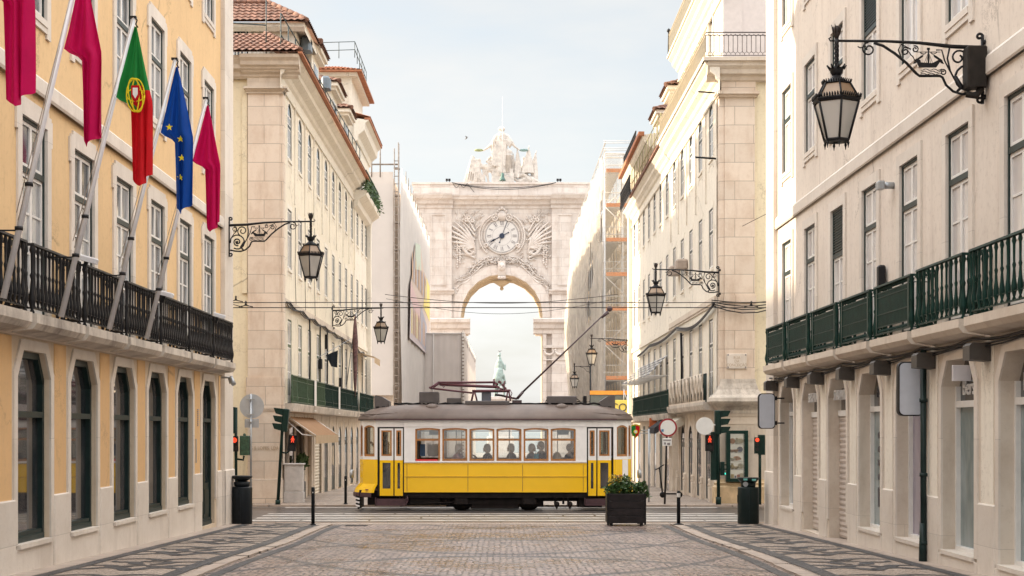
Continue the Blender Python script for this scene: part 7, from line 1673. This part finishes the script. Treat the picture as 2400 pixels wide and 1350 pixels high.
# left, leaning pole
TL = thing('traffic_light', (-7.3, 50.0, GF), 'leaning green traffic light pole with red pedestrian figure, left of the tram', 'traffic light')
def zz(py, D=50.): return CZ + (1008-py)*D/F
def xx(px, D=50.): return (px-1175)*D/F
mb = MB(); mb.tube([(xx(651), 50, GF), (xx(662), 50, zz(1000)), (xx(665), 50, zz(975))], [.055, .05, .045], 10); mb.tube([(xx(651), 50, GF), (xx(651.5), 50, GF+.15)], .085, 12); mb.tube([(xx(657), 50, zz(1060)), (xx(672), 49.95, zz(1062)), (xx(680), 49.9, zz(1056))], .025, 6); put('pole', mb, tlg, TL)
head3(TL, T(xx(666), 50, zz(1012)) @ Matrix.Rotation(R(6), 4, 'Y'), -1, .75, .2)
ped(TL, T(xx(684), 49.9, zz(1057)) @ Matrix.Rotation(R(5), 4, 'Y') @ RZ(12))
# far left behind the bin
TL2 = thing('traffic_light', (-8.62, 50.0, GF), 'green traffic light with red pedestrian signal just right of the ochre building corner', 'traffic light')
mb = MB(); mb.tube([(xx(553), 50, GF), (xx(553), 50, zz(955))], .05, 10); mb.tube([(xx(556), 50, zz(1076)), (xx(570), 50, zz(1078)), (xx(572), 50, zz(1068))], .035, 6); put('pole', mb, tlg, TL2)
mb = MB(); mb.bev(xx(538), xx(552), 49.9, 50.2, zz(1016), zz(954), .02); put('signal_head', mb, tlg, TL2)
ped(TL2, T(xx(552.5), 49.85, zz(1058)), .2, .5, False)
mb = MB(); mb.bev(xx(563), xx(585), 49.9, 50.2, zz(1067), zz(1021), .02); mb.ball((xx(573), 50, zz(1019)), .05); put('signal_back', mb, plain('signal_mesh_green', (.03, .075, .045), .5, var=.5, scale=14), TL2)
# right pole
TRr = thing('traffic_light', (7.05, 50.0, GF), 'green traffic light pole with red walking figure in front of the display case', 'traffic light')
mb = MB(); mb.tube([(xx(1684), 50, GF), (xx(1683), 50, zz(965))], [.06, .05], 10); mb.tube([(xx(1684), 50, GF), (xx(1684), 50, GF+.25)], .09, 12); mb.tube([(xx(1682), 50, zz(1060)), (xx(1664), 49.95, zz(1058))], .025, 6); mb.tube([(xx(1684), 50, zz(1100)), (xx(1692), 50, zz(1100))], .03, 6); put('pole', mb, tlg, TRr)
head3(TRr, T(xx(1682), 50, zz(1018)), 1, .78, .2); ped(TRr, T(xx(1661.5), 49.88, zz(1057)))
mb = MB(); mb.bev(xx(1666), xx(1680), 49.95, 50.2, zz(1125), zz(1012), .02); put('signal_back', mb, tlg, TRr)
mb = MB(); mb.bev(xx(1688), xx(1698), 49.9, 50.1, zz(1114), zz(1082), .02); 
for k in range(3): mb.box(xx(1697), xx(1702), 49.92, 50.08, zz(1091 + 10*k), zz(1088 + 10*k))
put('small_signal', mb, tlg, TRr); mb = MB(); mb.box(xx(1698), xx(1700), 49.9, 50.05, zz(1112), zz(1108)); put('green_lamp', mb, lit_g, TRr)
TR2 = thing('traffic_light', (8.42, 50.0, GF), 'traffic light with red lamp behind the dark green litter bin', 'traffic light')
mb = MB(); mb.tube([(xx(1781), 50, GF), (xx(1781), 50, zz(1025))], .05, 10); put('pole', mb, tlg, TR2)
mb = MB(); mb.bev(xx(1778), xx(1793), 49.95, 50.2, zz(1066), zz(1019), .02); mb.box(xx(1768), xx(1778), 49.85, 50.05, zz(1063), zz(1025)); put('signal_head', mb, tlg, TR2)
mb = MB(T(xx(1773), 49.84, 0)); mb.disc((0, zz(1031)), .065, -.01, 0, 16); put('red_lamp', mb, lit_r, TR2); mb = MB(T(xx(1773), 49.84, 0)); mb.disc((0, zz(1042)), .06, -.01, 0, 16); mb.disc((0, zz(1053)), .06, -.01, 0, 16); put('dark_lamp', mb, lens_d, TR2)
S1 = thing('road_sign', (-8.15, 50.0, GF), 'back of a round grey road sign with small plate, left of the leaning traffic light', 'road sign')
mb = MB(); mb.tube([(xx(588), 50.0, GF), (xx(588), 50.0, zz(923))], .035, 8); put('pole', mb, metal_g, S1)
mb = MB(); mb.disc((xx(589.5), zz(952)), 28.5*50/F, 50.05, 50.07, 36); mb.M = None; put('disc', mb, signb, S1)
for q0, q1 in ((938, 935), (973, 970), (990, 988)): mb = MB(); mb.box(xx(578), xx(598), 49.93, 49.97, zz(q0), zz(q1)); put('clamp', mb, metal_g, S1)
mb = MB(); mb.bev(xx(573), xx(606), 50.05, 50.07, zz(1002), zz(982), .02); put('plate', mb, signb, S1)
S2 = thing('road_sign', (5.38, 50.4, GF), 'round white sign with red ring and small plate on a slanting pole', 'road sign')
mb = MB(); mb.tube([(xx(1561), 50.4, GF), (xx(1567), 50.4, zz(985))], .032, 8); put('pole', mb, black, S2)
mb = MB(T(0, 50.33, 0)); mb.disc((xx(1568), zz(1002)), .30, 0, .02, 36); put('ring', mb, signr, S2); mb = MB(T(0, 50.33, 0)); mb.disc((xx(1568), zz(1002)), .245, -.006, 0, 36); put('disc', mb, signw, S2)
mb = MB(); mb.bev(xx(1555), xx(1577), 50.30, 50.33, zz(1045), zz(1027), .01); put('plate', mb, signw, S2)
mb = MB(); mb.box(xx(1557), xx(1575), 50.293, 50.299, zz(1033), zz(1030.5)); mb.box(xx(1566), xx(1573), 50.293, 50.299, zz(1043), zz(1038)); mb.box(xx(1559), xx(1563), 50.293, 50.299, zz(1042), zz(1037)); put('plate_symbol', mb, ink, S2)
mb = MB(); mb.box(xx(1552.5), xx(1558), 50.318, 50.323, zz(1012), zz(1006)); put('sticker', mb, plain('blue_sticker', (.05, .2, .35), .5), S2)
mb = MB(T(0, 49.75, 0)); mb.disc((xx(1649.5), zz(998.5)), .285, 0, .02, 36); mb.tube([(xx(1649), .05, zz(998)), (xx(1668), .1, zz(996)), (xx(1682), .2, zz(996))], .018, 5)
tagit(put('road_sign', mb, signw), 'blank white round sign back beside the right traffic light', 'road sign')
S3 = thing('shield_sign', (xx(1489, 66), 66, 2.2), 'small hanging shield sign in green and red at the right end of the tram', 'sign')
shp = [(-.2, .27), (-.1, .31), (0, .33), (.1, .31), (.2, .27), (.21, .05), (.14, -.15), (0, -.27), (-.14, -.15), (-.21, .05)]
c3_ = (xx(1489.5, 52), zz(1012, 52)); 
for nm, k, y, m, pp in (('board', .80, 0, plain('shield_black', (.02, .03, .02), .5), shp), ('border', .74, -.008, yel_f, shp), ('green_field', .68, -.016, grn_f, [p for p in shp if p[0] <= 0]), ('red_field', .68, -.016, red_f, [p for p in shp if p[0] >= 0])):
    mb = MB(T(0, 52, 0)); mb.prism([(c3_[0]+a*k, c3_[1]+b*k) for a, b in pp][::-1], y-.006, y+(.02 if nm == 'board' else 0)); put(nm, mb, m, S3)
mb = MB(T(0, 52, 0)); mb.disc((c3_[0], c3_[1]), .07, -.03, -.022, 16); put('emblem_ring', mb, yel_f, S3); mb = MB(T(0, 52, 0)); mb.disc((c3_[0], c3_[1]), .045, -.038, -.03, 16); put('emblem', mb, wht_f, S3)
mb = MB(); mb.tube([(c3_[0]+.15, 52, c3_[1]+.05), (c3_[0]+.45, 52, c3_[1]+.05)], .015, 5); mb.tube([(c3_[0]+.15, 52, c3_[1]-.05), (c3_[0]+.45, 52, c3_[1]-.05)], .015, 5); mb.tube([(c3_[0]+.45, 52, -.8), (c3_[0]+.45, 52, c3_[1]+.1)], .03, 6); put('arm', mb, metal_g, S3)
# street name plate
NP = thing('street_name_plate', (xx(1726, 51), 50.97, 3.9), 'carved stone plate reading RUA DA CONCEIÇÃO on the white corner pier', 'street sign')
mb = MB(); mb.bev(xx(1703, 51), xx(1750, 51), 50.955, 50.999, zz(864, 51), zz(829, 51), .01); mb.box(xx(1705.5, 51), xx(1747.5, 51), 50.945, 50.956, zz(862, 51), zz(831.5, 51)); put('plate', mb, stone_p, NP)
engr = plain('carved_letters', (.40, .30, .20), .8)
for s_, py in (('RUA', 839), ('DA', 847), ('CONCEIÇÃO', 856)): text('lettering', s_, .135, engr, NP, FF(50.944, xx(1726.5, 51), zz(py, 51)), .002, sx=.85)
mb = MB()
for px in (1706, 1747):
    for py in (832, 861): mb.disc((xx(px, 51), zz(py, 51)), .025, 50.93, 50.946, 8)
put('bolt', mb, ink, NP)
# display case
DC = thing('display_case', (7.8, 50.9, -.2), 'green framed glass display case with crockery on shelves, built onto the right corner pier', 'display case')
x0, x1, z0, z1 = xx(1702, 50.8), xx(1753, 50.8), zz(1129, 50.8), zz(1009, 50.8)
gcase = plain('case_green', (.006, .03, .024), .4)
mb = MB()
for (a, b, c, d) in ((x0, x0+.13, z0, z1), (x1-.13, x1, z0, z1), (x0+.13, x1-.13, z0, z0+.11), (x0+.13, x1-.13, z1-.11, z1)): mb.bev(a, b, 50.72, 50.965, c, d, .01)
put('frame', mb, gcase, DC)
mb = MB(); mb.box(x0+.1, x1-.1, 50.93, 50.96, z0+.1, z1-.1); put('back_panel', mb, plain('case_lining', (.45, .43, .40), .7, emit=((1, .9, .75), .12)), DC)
mb = MB(); mb.face([(x0+.12, 50.745, z0+.1), (x1-.12, 50.745, z0+.1), (x1-.12, 50.745, z1-.1), (x0+.12, 50.745, z1-.1)]); put('glass', mb, gcl, DC, fix=False)
shz = [z0 + .13 + (z1-z0-.3)*k/5 for k in range(1, 5)]
mb = MB()
for z in shz: mb.box(x0+.13, x1-.13, 50.78, 50.93, z-.012, z)
put('shelf', mb, metal_g, DC)
pots = [plain('ware_blue', (.03, .06, .2), .3), plain('ware_copper', (.4, .18, .1), .3, .4), plain('ware_cream', (.6, .55, .42), .4), plain('ware_red', (.5, .06, .04), .4), plain('ware_gold', (.45, .33, .12), .35, .4)]
random.seed(9); wc = (x0+x1)/2
def ware(mb, kind, x, z):
    if kind == 'plate': mb.disc((x, z+.1), .095, 50.88, 50.90, 20); mb.disc((x, z+.1), .06, 50.87, 50.88, 16)
    elif kind == 'bowl': mb.lathe([(.03, 0), (.05, .01), (.09, .06), (.1, .1), (.085, .1), (0, .03)], (x, 50.85, z), 14, cap=False)
    elif kind == 'jug': mb.lathe([(.04, 0), (.07, .05), (.065, .11), (.035, .16), (.045, .2), (0, .2)], (x, 50.85, z), 12)
    else: mb.prism([(x + .16*math.cos(a), z + .01 + .15*math.sin(a)) for a in rng(.25, 2.89, 10)][::-1] + [(x, z+.01)], 50.87, 50.885)
for kind, dx, zi, mi in (('plate', -.14, 3, 1), ('jug', .0, 3, 2), ('plate', .13, 3, 2), ('bowl', -.16, 2, 1), ('bowl', -.03, 2, 1), ('plate', .11, 2, 0), ('fan', .0, 1, 1), ('jug', -.15, 0, 4), ('plate', .12, 0, 2), ('bowl', -.03, 0, 4), ('bowl', -.13, 1, 2)):
    mb = MB(); ware(mb, kind, wc+dx, shz[zi]); tagit(put({'fan': 'hand_fan'}.get(kind, kind), mb, pots[mi]), {'plate': 'small plate', 'jug': 'small jug', 'bowl': 'small bowl', 'fan': 'open dark fan'}[kind] + ' number'.replace(' number', '') + ' on the ' + ('bottom', 'third', 'second', 'top')[zi] + ' shelf of the green display case, ' + ('left' if dx < -.05 else 'right' if dx > .05 else 'middle'), 'ware', 'wares in the display case')
for dx, mi, w in ((-.15, 4, .05), (-.05, 0, .03), (.05, 3, .045), (.15, 2, .06)):
    mb = MB(); mb.bev(wc+dx-w, wc+dx+w, 50.8, 50.88, z0+.12, z0+.12+w*2.6, .008); tagit(put('box', mb, pots[mi]), ('gold', 'blue', 'red', 'cream')[[4, 0, 3, 2].index(mi)] + ' box on the floor of the green display case', 'box')
# light-box signs
lb_w = plain('light_box_face', (.50, .52, .57), .35, var=.05)
def rrect(x0, x1, z0, z1, r, n=5):
    P = []
    for cx, cz, a0 in ((x1-r, z1-r, 0), (x0+r, z1-r, 90), (x0+r, z0+r, 180), (x1-r, z0+r, 270)): P += [(cx + r*math.cos(R(a0+90*i/n)), cz + r*math.sin(R(a0+90*i/n))) for i in range(n+1)]
    return P
for D, p0, p1, q0, q1, lb in ((37.6, 1777, 1816, 1005, 922, 'blank rounded projecting sign with black edge at the far end of the greige building'), (25.0, 2104, 2164, 975, 848, 'larger blank rounded projecting sign with black edge beside the green down pipe')):
    O = thing('projecting_sign', (xx(p1, D)+.2, D, zz(q0, D)), lb, 'sign', 'blank projecting shop signs'); x0, x1, z0, z1 = xx(p0, D), xx(p1, D), zz(q0, D), zz(q1, D)
    mb = MB(); P_ = rrect(x0, x1, z0, z1, .09); mb.prism(P_[::-1], D-.05, D+.09); put('casing', mb, blk, O)
    mb = MB(); mb.prism(rrect(x0+.02, x1-.02, z0+.02, z1-.02, .08)[::-1], D-.056, D-.05); put('face', mb, lb_w, O)
    mb = MB(); 
    for z in (z1-.12, z0+.14): mb.tube([(x1, D, z), (6.93, D, z)], .018, 6); mb.lathe([(.05, 0), (.05, .02)], (0, 0, 0), 8) if False else None; mb.box(x1+.01, x1+.05, D-.04, D+.04, z-.05, z+.05)
    put('arm', mb, blk, O)
O = thing('projecting_sign', (6.8, 22.6, 2.4), 'blank flat rectangular white sign above a shop window on the right', 'sign', 'blank projecting shop signs'); D = 22.6
mb = MB(); mb.bev(xx(2232, D), xx(2315, D)-.25, D-.03, D+.03, zz(893, D), zz(856, D), .005); put('face', mb, plain('sign_face_lilac', (.52, .50, .52), .3, var=.05), O)
mb = MB(); mb.tube([(xx(2290, D), D, zz(858, D)), (6.92, D, zz(858, D))], .015, 5); mb.tube([(xx(2290, D), D, zz(892, D)), (6.92, D, zz(892, D))], .015, 5); put('arm', mb, metal_g, O)
# utility cabinet
UC = thing('utility_cabinet', (-6.95, 51.7, GF), 'grey street utility cabinet beside the leaning traffic light', 'utility cabinet'); cb = plain('cabinet_grey', (.50, .47, .45), .6, var=.12)
mb = MB(); mb.bev(-7.28, -6.62, 51.35, 51.75, GF, GF+.35, .01); mb.bev(-7.26, -6.64, 51.37, 51.73, GF+.36, GF+1.27, .015); mb.bev(-7.3, -6.6, 51.33, 51.77, GF+1.27, GF+1.31, .01); put('casing', mb, cb, UC)
mb = MB(); mb.box(-7.2, -6.97, 51.362, 51.37, GF+.42, GF+1.22); mb.box(-6.93, -6.7, 51.362, 51.37, GF+.42, GF+1.22); put('door', mb, cb, UC)
# plant inside the shop window, awnings
random.seed(41); mb = MB(); leaves(mb, (-7.18, 55.2, .45), .3, 260, .2, (.35, 2.2, .9), -.3); SP = thing('potted_plant', (-7.1, 55.2, -.8), 'leafy green plant standing by the shop window under the awning', 'plant'); put('foliage', mb, leafm, SP)
mb = MB(); mb.bev(-7.24, -7.1, 54.6, 55.8, gz(55)+.065, -.2, .02); put('trough', mb, binm, SP)
AW = thing('awning', (-7.3, 56, 2.1), 'faded tan fabric awning over the shop at the left corner building', 'awning'); awm = cloth('awning_tan', (.36, .22, .13), .2, .12, scale=2); awv = cloth('awning_valance', (.56, .43, .29), .2, .08)
mb = MB(); nu = 40; rows = [[(-7.28 + .95*v, 52.4 + 7.2*i/nu, 2.12 - .66*v + .012*math.sin(i*1.57)) for i in range(nu+1)] for v in (0, .25, .5, .75, 1)]; mb.grid(rows, 0, True); put('canopy', mb, awm, AW)
mb = MB(); mb.box(-6.34, -6.32, 52.4, 59.6, 1.18, 1.47); mb.grid([[(-7.28 + .95*v, 52.4, 2.10 - .66*v), (-7.28 + .95*v, 52.4, 2.10 - .66*v - .04)] for v in (0, 1)]); put('valance', mb, awv, AW)
mb = MB()
for y in (52.45, 59.5): mb.tube([(-7.3, y, 1.95), (-6.8, y, 1.5), (-6.35, y, 1.45)], .022, 6); mb.tube([(-7.3, y, 2.12), (-6.33, y, 1.46)], .02, 6)
put('arm', mb, white_w, AW)
AW2 = thing('awning', (7.2, 72, 3.5), 'white and grey striped folding awnings high above the right balcony', 'awning'); swm = cloth('stripe_white', (.7, .7, .7), .3); sdm = cloth('stripe_dark', (.12, .13, .15), .3)
mb = MB(); 
for k in range(7):
    y = 66.2 + 2.1*k
    for i in range(10):
        t0, t1 = i/10, (i+1)/10; mb.face([(7.18 - .9*t0, y, 4.9 - .9*t0), (7.18 - .9*t1, y, 4.9 - .9*t1), (7.18 - .9*t1, y+1.3, 4.9 - .9*t1), (7.18 - .9*t0, y+1.3, 4.9 - .9*t0)], i % 2)
put('canopy', mb, [swm, sdm], AW2, fix=False)
for k in range(7):
    for d in (0, 1.3): mb = MB(); y = 66.2 + 2.1*k + d; mb.tube([(7.2, y, 4.0), (6.28, y, 4.0)], .02, 5); put('arm', mb, white_w, AW2)
# ground-floor awnings, sign box, pillars at the right shop
for y, c, lb in ((61.4, (.62, .58, .50), 'pale shop awning box with faded lettering on the right side street front'), (66.0, (.05, .05, .055), 'dark sloping shop awning right of the round red-ringed sign')):
    mb = MB(FR(7.2, y, 0)); mb.prof([(0, 2.1), (-.15, 2.15), (-.75, 1.75), (-.78, 1.5), (-.7, 1.5), (0, 1.9)], -1.3, 1.3); tagit(put('awning', mb, cloth('aw%d' % int(y), c, .15)), lb, 'awning')
mb = MB(); mb.bev(6.75, 7.1, 70, 70.15, 1.75, 2.2, .02); tagit(put('projecting_sign', mb, plain('orange_red_sign', (.50, .13, .04), .5)), 'small orange-red square sign above the shops behind the tram end', 'sign')
mb = MB(FR(7.2)); 
shopw = [pane_s, gcase]
for u in (52.4, 54.65, 57.15, 59.65, 62.1):
    mb = MB(FR(7.2, u, 0)); mb.bev(-.2, .2, -.03, .0, -1.3, 2.2, .01); mb.lathe([(.10, -.28), (.11, -.22), (.07, -.14), (.1, -.06), (.07, 0)], (0, -.06, 0), 10); mb.bev(-.18, .18, -.14, 0, -1.3, -.28, .02); put('shop_pillar', mb, stone_s, R2)
# scooter
SCT = thing('kick_scooter', (5.2, 56, -.85), 'black electric kick scooter parked on the far pavement right of the tram', 'scooter')
sx_, sy_ = xx(1553, 56), 56.; sz = gz(56)+.07
mb = MB(); mb.box(sx_-.05, sx_+.6, sy_-.07, sy_+.07, sz+.12, sz+.17); mb.tube([(sx_, sy_, sz+.14), (sx_-.12, sy_, sz+1.1)], .028, 8); put('frame', mb, blk, SCT)
mb = MB(); mb.tube([(sx_-.28, sy_-.12, sz+1.02), (sx_-.12, sy_, sz+1.1), (sx_+.06, sy_+.12, sz+1.2)], .022, 6); put('handlebar', mb, blk, SCT)
for dx in (0, .62): mb = MB(T(sx_+dx, sy_, sz+.11) @ Matrix.Rotation(R(90), 4, 'X')); mb.lathe([(.02, -.03), (.1, -.03), (.11, 0), (.1, .03), (.02, .03)], (0, 0, 0), 16); put('wheel', mb, blk, SCT)
# black flag, folded umbrella-like banner
BF = thing('black_flag', (-7.3, 61, 5), 'black flag on a thin pole over the green balcony left of the tram', 'flag')
mb = MB(); mb.tube([(-7.28, 61, 4.53), (-6.28, 64, 5.44)], .014, 5); put('pole', mb, metal_g, BF)
mb = MB(); q = [((xx(p, 62), 62 + dy, zz(y_, 62))) for p, y_, dy in ((765, 833, -.2), (790, 820, .3), (789, 861, .3), (777, 859, -.1))]
rows = [[tuple((q[0][i]*(1-u)+q[1][i]*u)*(1-v) + (q[3][i]*(1-u)+q[2][i]*u)*v + (.05*math.sin(u*9+v*3) if i == 1 else 0) for i in range(3)) for u in rng(0, 1, 8)] for v in rng(0, 1, 8)]
mb.grid(rows, 0, True); put('cloth', mb, cloth('black_cloth', (.012, .016, .022), .05, .2), BF)
BN = thing('banner', (-7, 79, 5), 'dark patterned banner hanging furled from the far end of the left row', 'banner')
mb = MB(); mb.lathe([(.03, 1.9), (.12, 1.4), (.2, .6), (.16, 0), (.12, -1.2), (.02, -2.0)], (-6.9, 72.5, 5.2), 10, sx=.7, sy=1.6); put('cloth', mb, plain('banner_brown', (.12, .06, .06), .8, var=.6, scale=9), BN)
mb = MB(); mb.tube([(-7.3, 72.5, 3.8), (-6.85, 72.5, 7.2)], .02, 5); put('pole', mb, metal_g, BN)
mb = MB(); mb.tube([(-7.3, 78, 3.4), (-6.4, 80, 5.4)], .02, 5); mb.tube([(-7.3, 80, 3.4), (-6.4, 80, 5.4)], .02, 5); mb.prof([(0, 0), (.9, .15), (.9, .0), (.0, -.12)], 0, 0.1); mb2 = MB(); mb2.face([(-7.3, 77.5, 5.6), (-6.4, 77.5, 5.35), (-6.4, 81, 5.35), (-7.3, 81, 5.6)]); mb2.face([(-6.4, 77.5, 5.35), (-6.4, 81, 5.35), (-6.4, 81, 5.0), (-6.4, 77.5, 5.05)])
tagit(put('awning', mb2, awv), 'small ragged tan awning high on the far end of the left row', 'awning')
# ================= overhead wires =================
wirem = plain('wire', (.03, .028, .028), .5)
def wire(pts, r, lb):
    mb = MB(); mb.tube(pts, r, 5); tagit(put('overhead_wire', mb, wirem), lb, 'wire', 'overhead wires')
def zD(py, D): return CZ + (1008-py)*D/F
wire([(x, 47.6, zD(709, 47.6) - .00*x + .004*math.sin(x)) for x in rng(-40, 40, 30)], .013, 'upper of the two straight tram wires crossing the whole street')
wire([(x, 48.1, zD(721, 48.1)) for x in rng(-40, 40, 30)], .015, 'lower straight tram wire, the one the trolley pole touches')
wire([(-7.2+14.4*t, 95, zD(690, 95)-.55*math.sin(math.pi*t)) for t in rng(0, 1, 20)], .02, 'sagging wire across the arch opening, upper one')
wire([(-7.2+14.4*t, 96, zD(700, 96)-.95*math.sin(math.pi*t)) for t in rng(0, 1, 20)], .014, 'lowest sagging wire across the arch opening')
wire([(-9.3, 47.6, zD(680, 47.6)), (-8.5, 47.6, zD(709, 47.6)), (-8.1, 48.1, zD(720, 48.1))], .012, 'slanting guy wire from the ochre corner down to the tram wires')
wire([(xx(1740, 50.9), 50.9, zz(530, 50.9)), (9.2, 42, zz(490, 48))], .010, 'thin slanting guy wire at the right corner pier')
for x, y, z, in ((xx(575, 48), 48.1, zD(720, 48.1)), (xx(1762, 48), 48.1, zD(720, 48.1)), (xx(558, 48), 47.6, zD(708, 47.6))):
    mb = MB(); mb.tube([(x-.22, y, z+.01), (x, y, z+.06), (x+.22, y, z+.01)], .016, 5); mb.lathe([(.02, 0), (.045, .03), (.02, .08), (.04, .11), (0, .16)], (x, y, z+.05), 8); tagit(put('wire_hanger', mb, wirem), {575: 'left lower', 1762: 'right', 558: 'left upper'}[round(x*F/48+1175)] + ' insulated hanger clamped on the tram wire', 'wire hanger')
